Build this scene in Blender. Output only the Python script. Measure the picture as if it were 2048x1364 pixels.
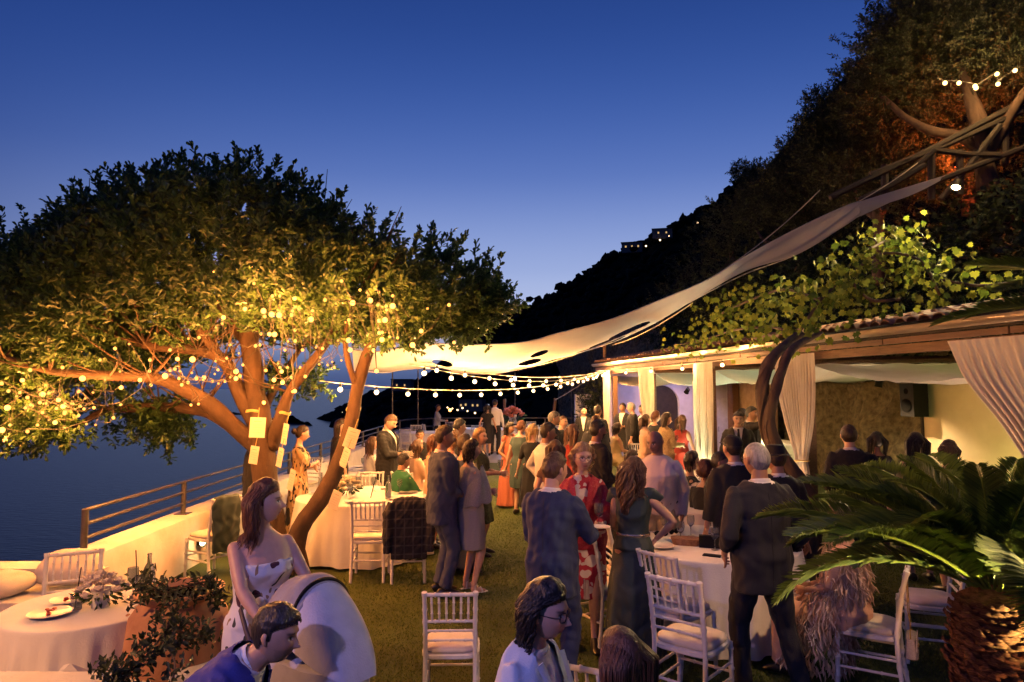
import bpy, bmesh, math, random, colorsys
import numpy as np
from mathutils import Vector, Matrix, Euler, noise as mnoise
R = math.radians
random.seed(7); RNG = np.random.default_rng(7)
for _o in list(bpy.data.objects): bpy.data.objects.remove(_o)
SC = bpy.context.scene
COL = SC.collection

# ---------------------------------------------------------------- camera
CAM_H = 2.2
F_PX = 1365.0                      # focal length in pixels of the 2048 wide photograph (24 mm on 36 mm)
PITCH = math.atan(95 / F_PX)
cam_d = bpy.data.cameras.new('camera'); cam = bpy.data.objects.new('camera', cam_d); COL.objects.link(cam)
cam_d.sensor_width = 36.0; cam_d.lens = 36.0 * F_PX / 2048
cam.location = (0, 0, CAM_H); cam.rotation_euler = (math.pi / 2 + PITCH, 0, 0)
cam_d.clip_start = 0.05; cam_d.clip_end = 90000
SC.camera = cam

# ---------------------------------------------------------------- dusk sky
W = bpy.data.worlds.new('World'); SC.world = W; W.use_nodes = True
wn = W.node_tree; wn.nodes.clear()
SKY_STRENGTH = 1.0
def wnode(t, **k):
    n = wn.nodes.new(t)
    for a, b in k.items(): setattr(n, a, b)
    return n
out = wnode('ShaderNodeOutputWorld'); bg = wnode('ShaderNodeBackground'); bg.inputs[1].default_value = SKY_STRENGTH
tc = wnode('ShaderNodeTexCoord'); sep = wnode('ShaderNodeSeparateXYZ')
wn.links.new(tc.outputs['Generated'], sep.inputs[0])
def wramp(stops):
    r = wnode('ShaderNodeValToRGB'); cr = r.color_ramp; cr.interpolation = 'B_SPLINE'
    while len(cr.elements) < len(stops): cr.elements.new(0.5)
    for e, (p, c) in zip(cr.elements, stops): e.position = p; e.color = (*c, 1)
    wn.links.new(sep.outputs['Z'], r.inputs[0]); return r
# deep dusk blue overhead, paler towards the horizon
base = wramp([(0.0, (0.022, 0.036, 0.125)), (0.08, (0.028, 0.058, 0.205)), (0.25, (0.022, 0.062, 0.270)), (0.5, (0.010, 0.036, 0.190)), (1.0, (0.007, 0.022, 0.115))])
# afterglow: the sun went down behind the ridge, a little right of straight ahead
glow = wramp([(0.0, (0.02, 0.028, 0.05)), (0.045, (0.10, 0.13, 0.19)), (0.10, (0.46, 0.50, 0.58)), (0.17, (0.330, 0.390, 0.520)), (0.30, (0.055, 0.105, 0.260)), (0.48, (0.008, 0.024, 0.090)), (0.7, (0, 0, 0))])
dot = wnode('ShaderNodeVectorMath', operation='DOT_PRODUCT'); az = R(8)
dot.inputs[1].default_value = (math.sin(az), math.cos(az), 0)
wn.links.new(tc.outputs['Generated'], dot.inputs[0])
mr = wnode('ShaderNodeMapRange'); mr.inputs[1].default_value = 0.45; mr.inputs[2].default_value = 1.0
mr.inputs[3].default_value = 0.0; mr.inputs[4].default_value = 1.0; mr.interpolation_type = 'SMOOTHSTEP'
wn.links.new(dot.outputs['Value'], mr.inputs[0])
mul = wnode('ShaderNodeMix', data_type='RGBA', blend_type='MULTIPLY'); mul.inputs[0].default_value = 1
wn.links.new(glow.outputs[0], mul.inputs[6]); wn.links.new(mr.outputs[0], mul.inputs[7])
add = wnode('ShaderNodeMix', data_type='RGBA', blend_type='ADD'); add.inputs[0].default_value = 1
wn.links.new(base.outputs[0], add.inputs[6]); wn.links.new(mul.outputs[2], add.inputs[7])
wn.links.new(add.outputs[2], bg.inputs[0]); wn.links.new(bg.outputs[0], out.inputs[0])

vs = SC.view_settings
SC.display_settings.display_device = 'sRGB'
vs.view_transform = 'Standard'; vs.look = 'None'; vs.exposure = 0.0; vs.gamma = 1.0; vs.use_curve_mapping = False
SC.cycles.use_denoising = True
SC.cycles.max_bounces = 6; SC.cycles.diffuse_bounces = 3; SC.cycles.glossy_bounces = 3; SC.cycles.transparent_max_bounces = 8
SC.cycles.transmission_bounces = 5
SC.cycles.sample_clamp_indirect = 4.0; SC.cycles.sample_clamp_direct = 0
SC.cycles.caustics_reflective = False; SC.cycles.caustics_refractive = False
SC.cycles.use_adaptive_sampling = True; SC.cycles.adaptive_threshold = 0.02

# ---------------------------------------------------------------- from photograph to place
def at(u, v, Y):
    up = F_PX * math.sin(PITCH) + (682 - v) * math.cos(PITCH)
    fw = F_PX * math.cos(PITCH) - (682 - v) * math.sin(PITCH)
    return Vector(((u - 1024) / fw * Y, Y, CAM_H + up / fw * Y))
def atz(u, v, z):
    p = at(u, v, 1.0); t = (z - CAM_H) / (p.z - CAM_H)
    return Vector((p.x * t, t, z))

# ---------------------------------------------------------------- materials
MATS = {}
def nt(name):
    m = bpy.data.materials.new(name); m.use_nodes = True
    t = m.node_tree; t.nodes.clear()
    o = t.nodes.new('ShaderNodeOutputMaterial'); return m, t, o
def N(t, typ, **k):
    n = t.nodes.new(typ)
    for a, b in k.items(): setattr(n, a, b)
    return n
def noise_col(t, c1, c2, scale, detail=4, coord='Object', lo=0.35, hi=0.65, stretch=None, rough=0.6):
    tcn = N(t, 'ShaderNodeTexCoord'); src = tcn.outputs[coord]
    if stretch:
        mp = N(t, 'ShaderNodeMapping'); mp.inputs['Scale'].default_value = stretch; t.links.new(src, mp.inputs[0]); src = mp.outputs[0]
    nz = N(t, 'ShaderNodeTexNoise'); nz.inputs['Scale'].default_value = scale; nz.inputs['Detail'].default_value = detail
    nz.inputs['Roughness'].default_value = rough
    t.links.new(src, nz.inputs['Vector'])
    rp = N(t, 'ShaderNodeValToRGB'); rp.color_ramp.elements[0].position = lo; rp.color_ramp.elements[1].position = hi
    rp.color_ramp.elements[0].color = (*c1, 1); rp.color_ramp.elements[1].color = (*c2, 1)
    t.links.new(nz.outputs['Fac'], rp.inputs[0])
    return rp.outputs[0], nz.outputs['Fac'], src
def mat(name, c, rough=0.6, c2=None, scale=8, bump=0.0, bscale=None, metal=0.0, spec=0.5, stretch=None, sheen=0, trans=0, detail=5, coord='Object', subs=0, lo=0.3, hi=0.7):
    """a plain surface: colour that varies from c to c2 by noise, fine relief"""
    if name in MATS: return MATS[name]
    m, t, o = nt(name)
    b = N(t, 'ShaderNodeBsdfPrincipled'); t.links.new(b.outputs[0], o.inputs[0])
    if c2 is None: c2 = tuple(min(1, x * 1.12 + 0.004) for x in c); c = tuple(x * 0.9 for x in c)
    col, fac, src = noise_col(t, c, c2, scale, detail, coord, lo, hi, stretch)
    t.links.new(col, b.inputs['Base Color'])
    b.inputs['Roughness'].default_value = rough; b.inputs['Metallic'].default_value = metal
    b.inputs['Specular IOR Level'].default_value = spec
    if sheen: b.inputs['Sheen Weight'].default_value = sheen
    if subs: b.inputs['Subsurface Weight'].default_value = subs; b.inputs['Subsurface Radius'].default_value = (0.02, 0.008, 0.004); b.inputs['Subsurface Scale'].default_value = 0.5
    if bump:
        bn = N(t, 'ShaderNodeBump'); bn.inputs['Strength'].default_value = bump; bn.inputs['Distance'].default_value = 0.02
        if bscale:
            n2 = N(t, 'ShaderNodeTexNoise'); n2.inputs['Scale'].default_value = bscale; n2.inputs['Detail'].default_value = 6
            t.links.new(src, n2.inputs['Vector']); t.links.new(n2.outputs['Fac'], bn.inputs['Height'])
        else: t.links.new(fac, bn.inputs['Height'])
        t.links.new(bn.outputs[0], b.inputs['Normal'])
    if trans:   # cloth that lets light through
        tr = N(t, 'ShaderNodeBsdfTranslucent'); t.links.new(col, tr.inputs[0])
        mx = N(t, 'ShaderNodeMixShader'); mx.inputs[0].default_value = trans
        t.links.new(b.outputs[0], mx.inputs[1]); t.links.new(tr.outputs[0], mx.inputs[2]); t.links.new(mx.outputs[0], o.inputs[0])
    MATS[name] = m; return m
def emit(name, c, s):
    if name in MATS: return MATS[name]
    m, t, o = nt(name); e = N(t, 'ShaderNodeEmission'); e.inputs[0].default_value = (*c, 1); e.inputs[1].default_value = s
    t.links.new(e.outputs[0], o.inputs[0]); MATS[name] = m; return m
def glass(name, c=(0.9, 0.95, 0.95), rough=0.02):
    if name in MATS: return MATS[name]
    m, t, o = nt(name); b = N(t, 'ShaderNodeBsdfPrincipled'); t.links.new(b.outputs[0], o.inputs[0])
    b.inputs['Base Color'].default_value = (*c, 1); b.inputs['Transmission Weight'].default_value = 0.92; b.inputs['Roughness'].default_value = rough; b.inputs['IOR'].default_value = 1.3
    MATS[name] = m; return m
def foliage(name, dark, light, trans=0.35, rough=0.55, spec=0.3):
    """leaves: each leaf carries its own random number, which picks its shade of green"""
    if name in MATS: return MATS[name]
    m, t, o = nt(name); a = N(t, 'ShaderNodeAttribute', attribute_name='rnd')
    rp = N(t, 'ShaderNodeValToRGB'); rp.color_ramp.elements[0].color = (*dark, 1); rp.color_ramp.elements[1].color = (*light, 1)
    t.links.new(a.outputs['Fac'], rp.inputs[0])
    b = N(t, 'ShaderNodeBsdfPrincipled'); b.inputs['Roughness'].default_value = rough; b.inputs['Specular IOR Level'].default_value = spec
    t.links.new(rp.outputs[0], b.inputs['Base Color'])
    tr = N(t, 'ShaderNodeBsdfTranslucent'); t.links.new(rp.outputs[0], tr.inputs[0])
    mx = N(t, 'ShaderNodeMixShader'); mx.inputs[0].default_value = trans
    t.links.new(b.outputs[0], mx.inputs[1]); t.links.new(tr.outputs[0], mx.inputs[2]); t.links.new(mx.outputs[0], o.inputs[0])
    MATS[name] = m; return m

# ---------------------------------------------------------------- mesh collecting
def V(*a): return Vector(a)
class MB:
    def __init__(s): s.v = []; s.f = []
    def add(s, vs_, fs_):
        o = len(s.v); s.v.extend(tuple(p) for p in vs_); s.f.extend(tuple(i + o for i in f) for f in fs_); return s
    def box(s, c, size, M=None, taper=1.0):
        x, y, z = (a / 2 for a in size); c = Vector(c)
        p = [Vector((sx * x * (taper if sz > 0 else 1), sy * y * (taper if sz > 0 else 1), sz * z)) for sz in (-1, 1) for sy in (-1, 1) for sx in (-1, 1)]
        p = [(M @ q if M else q) + c for q in p]
        return s.add(p, [(0, 2, 3, 1), (4, 5, 7, 6), (0, 1, 5, 4), (2, 6, 7, 3), (0, 4, 6, 2), (1, 3, 7, 5)])
    def tube(s, pts, rad, n=8, cap=True, up=None, power=1.0):
        pts = [Vector(p) for p in pts]; k = len(pts)
        if not isinstance(rad, (list, tuple)): rad = [rad] * k
        T = []
        for i in range(k):
            d = pts[min(i + 1, k - 1)] - pts[max(i - 1, 0)]
            T.append(d.normalized() if d.length > 1e-9 else V(0, 0, 1))
        u = Vector(up) if up is not None else (V(1, 0, 0) if abs(T[0].x) < 0.8 else V(0, 1, 0))
        vs_ = []
        for i in range(k):
            u = (u - T[i] * u.dot(T[i]))
            u = u.normalized() if u.length > 1e-6 else T[i].orthogonal().normalized()
            w = T[i].cross(u); r = rad[i]; ra, rb = (r if isinstance(r, (tuple, list)) else (r, r))
            for j in range(n):
                a = 2 * math.pi * j / n; ca, sa = math.cos(a), math.sin(a)
                if power != 1.0:
                    ca = math.copysign(abs(ca) ** power, ca); sa = math.copysign(abs(sa) ** power, sa)
                vs_.append(pts[i] + u * (ra * ca) + w * (rb * sa))
        fs_ = [(i * n + j, i * n + (j + 1) % n, (i + 1) * n + (j + 1) % n, (i + 1) * n + j) for i in range(k - 1) for j in range(n)]
        if cap: fs_ += [tuple(range(n - 1, -1, -1)), tuple((k - 1) * n + j for j in range(n))]
        return s.add(vs_, fs_)
    def lathe(s, prof, c=(0, 0, 0), n=16, M=None, cap=True):
        c = Vector(c); vs_ = []
        for r, z in prof:
            for j in range(n):
                a = 2 * math.pi * j / n; p = V(r * math.cos(a), r * math.sin(a), z); vs_.append((M @ p if M else p) + c)
        k = len(prof)
        fs_ = [(i * n + j, i * n + (j + 1) % n, (i + 1) * n + (j + 1) % n, (i + 1) * n + j) for i in range(k - 1) for j in range(n)]
        if cap: fs_ += [tuple(range(n - 1, -1, -1)), tuple((k - 1) * n + j for j in range(n))]
        return s.add(vs_, fs_)
    def ball(s, c, r, n=8, m=6, M=None):
        r = r if isinstance(r, (tuple, list)) else (r, r, r); c = Vector(c); vs_ = [V(0, 0, r[2])]
        for i in range(1, m):
            ph = math.pi * i / m
            for j in range(n):
                a = 2 * math.pi * j / n; vs_.append(V(r[0] * math.sin(ph) * math.cos(a), r[1] * math.sin(ph) * math.sin(a), r[2] * math.cos(ph)))
        vs_.append(V(0, 0, -r[2])); L = len(vs_) - 1
        fs_ = [(0, 1 + j, 1 + (j + 1) % n) for j in range(n)]
        for i in range(m - 2):
            a = 1 + i * n; b = a + n
            fs_ += [(a + j, b + j, b + (j + 1) % n, a + (j + 1) % n) for j in range(n)]
        a = 1 + (m - 2) * n; fs_ += [(a + j, L, a + (j + 1) % n) for j in range(n)]
        return s.add([(M @ p if M else p) + c for p in vs_], fs_)
    def grid(s, fn, nu, nv, close_u=False):
        vs_ = [fn(i / nu, j / nv) for j in range(nv + 1) for i in range(nu + (0 if close_u else 1))]
        w = nu if close_u else nu + 1
        fs_ = [(j * w + i, j * w + (i + 1) % w, (j + 1) * w + (i + 1) % w, (j + 1) * w + i) for j in range(nv) for i in range(nu)]
        return s.add(vs_, fs_)
    def mesh(s, name, m=None, smooth=True, angle=40):
        me = bpy.data.meshes.new(name); me.from_pydata(s.v, [], s.f); me.update()
        if m: me.materials.append(m)
        if smooth:
            me.polygons.foreach_set('use_smooth', [True] * len(me.polygons))
            if angle < 180: me.set_sharp_from_angle(angle=R(angle))
        return me
    def build(s, name, m=None, parent=None, smooth=True, angle=40, loc=None, rz=0):
        return obj(name, s.mesh(name, m, smooth, angle), parent, loc, rz)
def obj(name, me, parent=None, loc=None, rz=0):
    o = bpy.data.objects.new(name, me); COL.objects.link(o)
    if parent is not None: o.parent = parent
    if loc is not None: o.location = loc
    if rz: o.rotation_euler = (0, 0, rz)
    return o
def tag(o, label=None, cat=None, group=None, kind=None):
    if label: o['label'] = label
    if cat: o['category'] = cat
    if group: o['group'] = group
    if kind: o['kind'] = kind
    return o
def thing(name, label, cat, loc=(0, 0, 0), rz=0, group=None):
    o = bpy.data.objects.new(name, None); COL.objects.link(o); o.location = loc; o.rotation_euler = (0, 0, rz); o.empty_display_size = 0.1
    return tag(o, label, cat, group)
KIDS = {}
def copy_tree(o, parent=None):
    c = o.copy(); COL.objects.link(c); c.parent = parent
    for ch in list(o.children): copy_tree(ch, c)
    return c
def spline(pts, n):
    """smooth curve through points (tuples of any length), n samples"""
    P = np.array(pts, float); k = len(P); Q = np.vstack([2 * P[0] - P[1], P, 2 * P[-1] - P[-2]]); o = []
    for i in range(n):
        t = i / (n - 1) * (k - 1); a = min(int(t), k - 2); t -= a
        p0, p1, p2, p3 = Q[a:a + 4]
        o.append(0.5 * (2 * p1 + (p2 - p0) * t + (2 * p0 - 5 * p1 + 4 * p2 - p3) * t * t + (3 * p1 - p0 - 3 * p2 + p3) * t ** 3))
    return np.array(o)
def np_mesh(name, verts, faces, m=None, rnd=None, smooth=False):
    """quads or triangles straight from arrays; rnd is one number per face"""
    verts = np.asarray(verts, np.float32); faces = np.asarray(faces, np.int32); k = faces.shape[1]
    me = bpy.data.meshes.new(name); me.vertices.add(len(verts)); me.vertices.foreach_set('co', verts.ravel())
    me.loops.add(faces.size); me.loops.foreach_set('vertex_index', faces.ravel())
    me.polygons.add(len(faces)); me.polygons.foreach_set('loop_start', np.arange(0, faces.size, k, dtype=np.int32))
    if smooth: me.polygons.foreach_set('use_smooth', np.ones(len(faces), bool))
    me.update(calc_edges=True)
    if rnd is not None:
        a = me.attributes.new('rnd', 'FLOAT', 'FACE'); a.data.foreach_set('value', np.asarray(rnd, np.float32))
    if m: me.materials.append(m)
    return me
def leaf_mesh(name, base, direction, normal, length, width, m, rnd=None, cup=0.25, broad=False):
    """many leaves at once: each is four points (stalk, two sides, tip) folded along the midrib"""
    base = np.asarray(base, float); D = np.asarray(direction, float); D /= np.linalg.norm(D, axis=1, keepdims=True) + 1e-9
    Nn = np.asarray(normal, float); S = np.cross(D, Nn); S /= np.linalg.norm(S, axis=1, keepdims=True) + 1e-9; Nn = np.cross(S, D)
    n = len(base); L = np.broadcast_to(np.asarray(length, float), (n,))[:, None]; Wd = np.broadcast_to(np.asarray(width, float), (n,))[:, None]
    a = base; tip = base + D * L - Nn * L * 0.12
    l = base + D * L * 0.58 + S * Wd * 0.5 + Nn * Wd * cup; r = base + D * L * 0.58 - S * Wd * 0.5 + Nn * Wd * cup
    vv = np.stack([a, r, tip, l], 1).reshape(-1, 3)
    i = np.arange(n)[:, None] * 4
    fc = np.concatenate([i + [0, 1, 2], i + [0, 2, 3]], 1).reshape(-1, 3)
    if rnd is None: rnd = RNG.random(n)
    if broad:      # rounded blade: widest beyond the middle, blunt tip
        l1 = base + D * L * 0.36 + S * Wd * 0.36 + Nn * Wd * cup * .7; r1 = base + D * L * 0.36 - S * Wd * 0.36 + Nn * Wd * cup * .7
        l2 = base + D * L * 0.78 + S * Wd * 0.46 + Nn * (Wd * cup - L * .05); r2 = base + D * L * 0.78 - S * Wd * 0.46 + Nn * (Wd * cup - L * .05)
        vv = np.stack([a, r1, r2, tip, l2, l1], 1).reshape(-1, 3); i = np.arange(n)[:, None] * 6
        fc = np.concatenate([i + [0, 1, 2, 3], i + [0, 3, 4, 5]], 1).reshape(-1, 4)
    return np_mesh(name, vv, fc, m, np.repeat(rnd, 2))
def rand_dirs(n, up=0.0):
    d = RNG.normal(size=(n, 3)); d[:, 2] += up; return d / np.linalg.norm(d, axis=1, keepdims=True)
# ================================================================ MATERIALS OF THE SETTING
M_white_wall = mat('white_limewash', (0.60, 0.57, 0.52), 0.85, (0.78, 0.76, 0.72), 3, 0.25, 40)
M_turf = mat('turf', (0.040, 0.066, 0.010), 0.9, (0.092, 0.120, 0.022), 1.3, 0.9, 260, detail=9, lo=0.25, hi=0.75)
M_concrete = mat('pale_concrete', (0.30, 0.29, 0.27), 0.8, (0.42, 0.40, 0.37), 2.5, 0.2, 60)
M_rail = mat('grey_painted_steel', (0.085, 0.08, 0.075), 0.42, (0.15, 0.14, 0.13), 9, 0.1, 60, metal=0.6)
M_terracotta = mat('terracotta', (0.40, 0.19, 0.10), 0.75, (0.55, 0.29, 0.17), 6, 0.25, 30)
M_grout = mat('grout', (0.22, 0.18, 0.14), 0.9)
M_rock = mat('dark_rock', (0.055, 0.050, 0.034), 0.9, (0.22, 0.20, 0.12), 7, 1.0, 9, detail=8, spec=0.1)
M_soil = mat('dark_hill_soil', (0.012, 0.012, 0.010), 0.95, (0.030, 0.027, 0.020), 0.5, 0.5, 4, spec=0.0)
M_wood = mat('old_brown_wood', (0.10, 0.052, 0.028), 0.6, (0.20, 0.11, 0.06), 5, 0.3, 40, stretch=(1, 8, 8))
M_darkwood = mat('dark_weathered_wood', (0.014, 0.010, 0.007), 0.75, (0.034, 0.023, 0.015), 6, 0.4, 30)
M_gutter = mat('copper_gutter', (0.42, 0.32, 0.24), 0.30, (0.62, 0.50, 0.40), 3, 0.3, 10, metal=0.85, stretch=(0.5, 4, 4))
M_plaster = mat('cream_plaster', (0.60, 0.50, 0.33), 0.8, (0.70, 0.60, 0.42), 2, 0.1, 30)
M_tile_roof = mat('old_roof_tile', (0.17, 0.085, 0.055), 0.8, (0.34, 0.20, 0.14), 7, 0.4, 25)
M_bark = mat('smooth_brown_bark', (0.028, 0.015, 0.009), 0.85, (0.080, 0.043, 0.024), 5, 0.9, 16, stretch=(1, 1, 0.45), detail=7)
M_bark_dark = mat('dark_bark', (0.045, 0.028, 0.020), 0.8, (0.13, 0.085, 0.055), 8, 0.7, 18, stretch=(1, 1, 0.25), detail=7)
F_tree = foliage('glossy_green_leaves', (0.018, 0.050, 0.016), (0.078, 0.150, 0.040), 0.35, 0.40, 0.5)
F_hill = foliage('dull_olive_leaves', (0.022, 0.032, 0.016), (0.070, 0.088, 0.040), 0.3, 0.6)
F_vine = foliage('grape_vine_leaves', (0.055, 0.105, 0.014), (0.26, 0.30, 0.040), 0.45, 0.5)
F_ivy = foliage('dark_creeper_leaves', (0.010, 0.020, 0.008), (0.040, 0.068, 0.022), 0.25, 0.4)
F_far = foliage('far_wood_leaves', (0.006, 0.008, 0.006), (0.020, 0.022, 0.014), 0.1, 0.9, 0.05)

# ================================================================ SEA
def sea_material():
    m, t, o = nt('evening_sea'); b = N(t, 'ShaderNodeBsdfPrincipled'); t.links.new(b.outputs[0], o.inputs[0])
    b.inputs['Base Color'].default_value = (0.004, 0.009, 0.036, 1); b.inputs['Roughness'].default_value = 0.28; b.inputs['IOR'].default_value = 1.16
    tcn = N(t, 'ShaderNodeTexCoord'); nz = N(t, 'ShaderNodeTexNoise'); nz.inputs['Scale'].default_value = 0.35; nz.inputs['Detail'].default_value = 8
    mp = N(t, 'ShaderNodeMapping'); mp.inputs['Scale'].default_value = (0.5, 1.4, 1)
    t.links.new(tcn.outputs['Object'], mp.inputs[0]); t.links.new(mp.outputs[0], nz.inputs['Vector'])
    bn = N(t, 'ShaderNodeBump'); bn.inputs['Strength'].default_value = 0.4; bn.inputs['Distance'].default_value = 1.0
    t.links.new(nz.outputs['Fac'], bn.inputs['Height']); t.links.new(bn.outputs[0], b.inputs['Normal']); return m
SEA_Z = -55.0
sea = MB().grid(lambda a, b: (-45000 + 90000 * a, -300 + 60000 * b ** 3, SEA_Z), 24, 40).build('sea', sea_material(), smooth=True)
tag(sea, kind='structure')

# ================================================================ MOUNTAIN, HEADLAND
def ridge_terrain(name, ridge, m, base_v, rows, ncol, rough, near=0.28, seed=0):
    """a slope seen from the terrace: ridge is (u, v, distance in metres); it falls forward and down to base height"""
    cv = spline(ridge, ncol); vv = []
    for i, (u, v, d) in enumerate(cv):
        for j in range(rows + 1):
            t = j / rows; dd = d * (1 - t * (1 - near))
            top = at(u, v, d); x = top.x * dd / d
            z = top.z * (1 - t) + (SEA_Z - 3) * t
            p = Vector((x, dd, z)); s = d / 300
            h = mnoise.fractal(p / (22 * s) + Vector((seed, 0, 0)), 0.9, 2.0, 6) * rough * s * (1 if j else 0.55)
            vv.append((p.x, p.y, p.z + h))
    fs_ = [(i * (rows + 1) + j, (i + 1) * (rows + 1) + j, (i + 1) * (rows + 1) + j + 1, i * (rows + 1) + j + 1) for i in range(ncol - 1) for j in range(rows)]
    b = MB(); b.v = vv; b.f = fs_
    return b.build(name, m, smooth=True, angle=180), cv, vv
M_far = mat('wooded_slope', (0.008, 0.009, 0.008), 1.0, (0.022, 0.021, 0.016), 0.05, 1.0, 0.3, spec=0.0)
mount, mcv, mvv = ridge_terrain('mountain', [(700, 842, 900), (860, 760, 800), (960, 690, 700), (1040, 636, 620), (1150, 578, 520), (1250, 512, 440), (1345, 470, 370), (1450, 402, 310), (1540, 338, 260), (1700, 240, 220), (1900, 120, 190)], M_far, 0, 34, 260, 5.0)
tag(mount, kind='structure')
head, hcv, hvv = ridge_terrain('headland', [(440, 862, 2600), (540, 849, 2400), (600, 838, 2200), (650, 829, 2000), (700, 808, 1800), (760, 788, 1500), (830, 764, 1250), (900, 742, 1100), (1000, 724, 1000)], M_far, 0, 20, 130, 5.0, near=0.5, seed=9)
tag(head, kind='structure')
# the wood on the mountain reads as one mass: rounded tree tops along ridge and slope
def wood():
    b = []; f = []; rn = []
    ico = bmesh.new(); bmesh.ops.create_icosphere(ico, subdivisions=1, radius=1.0)
    iv = np.array([v.co[:] for v in ico.verts]); ifc = np.array([[v.index for v in q.verts] for q in ico.faces]); ico.free()
    o = 0; rows = 35
    for k in range(5200):
        i = RNG.integers(0, 260); j = 0 if k < 1300 else int(RNG.integers(0, 24))
        p = np.array(mvv[i * rows + j]); d = p[1]; s = d / 300 * (0.7 + 0.9 * RNG.random()) * (1.0 if j else 0.9) * 1.5
        sc = np.array([s * (0.9 + 0.5 * RNG.random()), s, s * (0.6 + 0.65 * RNG.random())])
        jit = 1 + 0.28 * RNG.normal(size=(len(iv), 1))
        b.append(iv * jit * sc + p + [RNG.normal() * s * 1.3, 0, s * 0.15]); f.append(ifc + o); o += len(iv); rn.append(np.full(len(ifc), RNG.random()))
    return np_mesh('hillside_wood', np.vstack(b), np.vstack(f), F_far, np.concatenate(rn))
hw = obj('hillside_wood', wood()); tag(hw, 'dark wooded mountainside falling towards the sea behind the terrace', 'woods', kind='stuff')

# ================================================================ TERRACE
PARX = -4.0; FAR_Y = 27.0
def plate(name, x0, x1, y0, y1, z, m, nx=1, ny=1):
    return tag(MB().grid(lambda a, b: (x0 + (x1 - x0) * a, y0 + (y1 - y0) * b, z), nx, ny).build(name, m), kind='structure')
ground = MB().box((6, 10, -3.05), (22.2, 40, 6)).build('ground', M_concrete); tag(ground, kind='structure')
ground.location.x = 0
plate('lawn', -3.98, 9.5, -3, 20.6, 0.0, M_turf, 30, 40)
plate('paving', -4.3, 10, 20.4, FAR_Y + 0.6, 0.006, M_concrete)
# short turf: blades where the camera stands close enough to see them
n_ = 190000; gx = RNG.uniform(-2.05, 5.2, n_); gy = 4.3 + 12 * RNG.random(n_) ** 2.0; gd = rand_dirs(n_, 1.3)
grass = obj('grass', leaf_mesh('grass', np.stack([gx, gy, np.full(n_, .002)], 1), gd, rand_dirs(n_), RNG.uniform(.016, .034, n_), RNG.uniform(.004, .007, n_), foliage('turf_blades', (.036, .066, .012), (.140, .185, .040), .3, .7, .2)))
tag(grass, 'short turf blades covering the near lawn', 'grass', kind='stuff')
# parapet wall on the sea side, low at the near end
pw = MB()
prof = [(-4.36, -2.0), (-4.36, 0.56), (-4.33, 0.615), (-4.27, 0.63), (-4.03, 0.63), (-3.97, 0.615), (-3.95, 0.57), (-3.95, -0.4)]
ys = list(np.linspace(6.45, FAR_Y, 60))
vv = []; k = len(prof)
for i, y in enumerate(ys):
    for j, (x, z) in enumerate(prof):
        w = mnoise.noise(Vector((x * 2, y * 1.2, z * 2))) * 0.012
        vv.append((x + w, y, z + (w if z > 0.3 else 0)))
fs_ = [(i * k + j, (i + 1) * k + j, (i + 1) * k + j + 1, i * k + j + 1) for i in range(len(ys) - 1) for j in range(k - 1)]
fs_ += [tuple(range(k)), tuple((len(ys) - 1) * k + j for j in reversed(range(k)))]
pw.add(vv, fs_)
tag(pw.build('parapet_wall', M_white_wall, angle=50), 'white limewashed parapet wall on the sea side carrying the grey railing', 'wall')
lw = MB().box((-5.6, 6.60, -0.76), (3.3, 0.30, 2.58)); tag(lw.build('garden_wall', M_white_wall), 'low white wall behind the cushioned bench in the near sea-side corner', 'wall')
bw = MB(); bw.box((-4.7, 6.02, 0.20), (2.0, 0.62, 0.50)).box((-4.7, 6.36, 0.42), (2.0, 0.10, 0.30))
tag(bw.build('masonry_bench', M_white_wall), 'white masonry bench built along the low corner wall', 'bench')

# railing: posts, three rails, foot plates; straight along the parapet, turning at the far corner
def railing(pts, zb, label, post_step, heights=(0.13, 0.265, 0.40), r=0.017):
    t = thing('steel_railing', label, 'railing', pts[0])
    o = Vector(pts[0]); P = [Vector(p) - o for p in pts]
    for h in heights: MB().tube([p + V(0, 0, zb + h) for p in P], r, 10).build('rail', M_rail, t)
    L = [0]
    for a, b in zip(P, P[1:]): L.append(L[-1] + (b - a).length)
    d = 0
    while d <= L[-1] + 0.01:
        i = max(j for j in range(len(P) - 1) if L[j] <= d + 1e-6) if d < L[-1] else len(P) - 2
        q = P[i].lerp(P[i + 1], (d - L[i]) / (L[i + 1] - L[i]))
        po = MB().tube([q + V(0, 0, zb - 0.01), q + V(0, 0, zb + heights[-1] + 0.01)], 0.032, 10).build('post', M_rail, t)
        MB().box(q + V(0, 0, zb + 0.004), (0.16, 0.16, 0.014)).build('foot_plate', M_rail, po)
        d += post_step
    return t
railing([(-4.14, 6.72, 0), (-4.14, 9.0, 0), (-4.10, 14, 0), (-4.02, 24.2, 0)], 0.625, 'grey steel railing with three rails along the white parapet above the sea', 2.0)
railing([(-4.02, 24.6, 0), (-3.7, 25.8, 0), (-2.9, 26.6, 0), (-1.4, 26.9, 0), (2.6, 26.9, 0), (7, 26.9, 0)], 0.0, 'grey steel railing curving across the far end of the terrace', 2.2, (0.45, 0.75, 1.05), 0.026)

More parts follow.
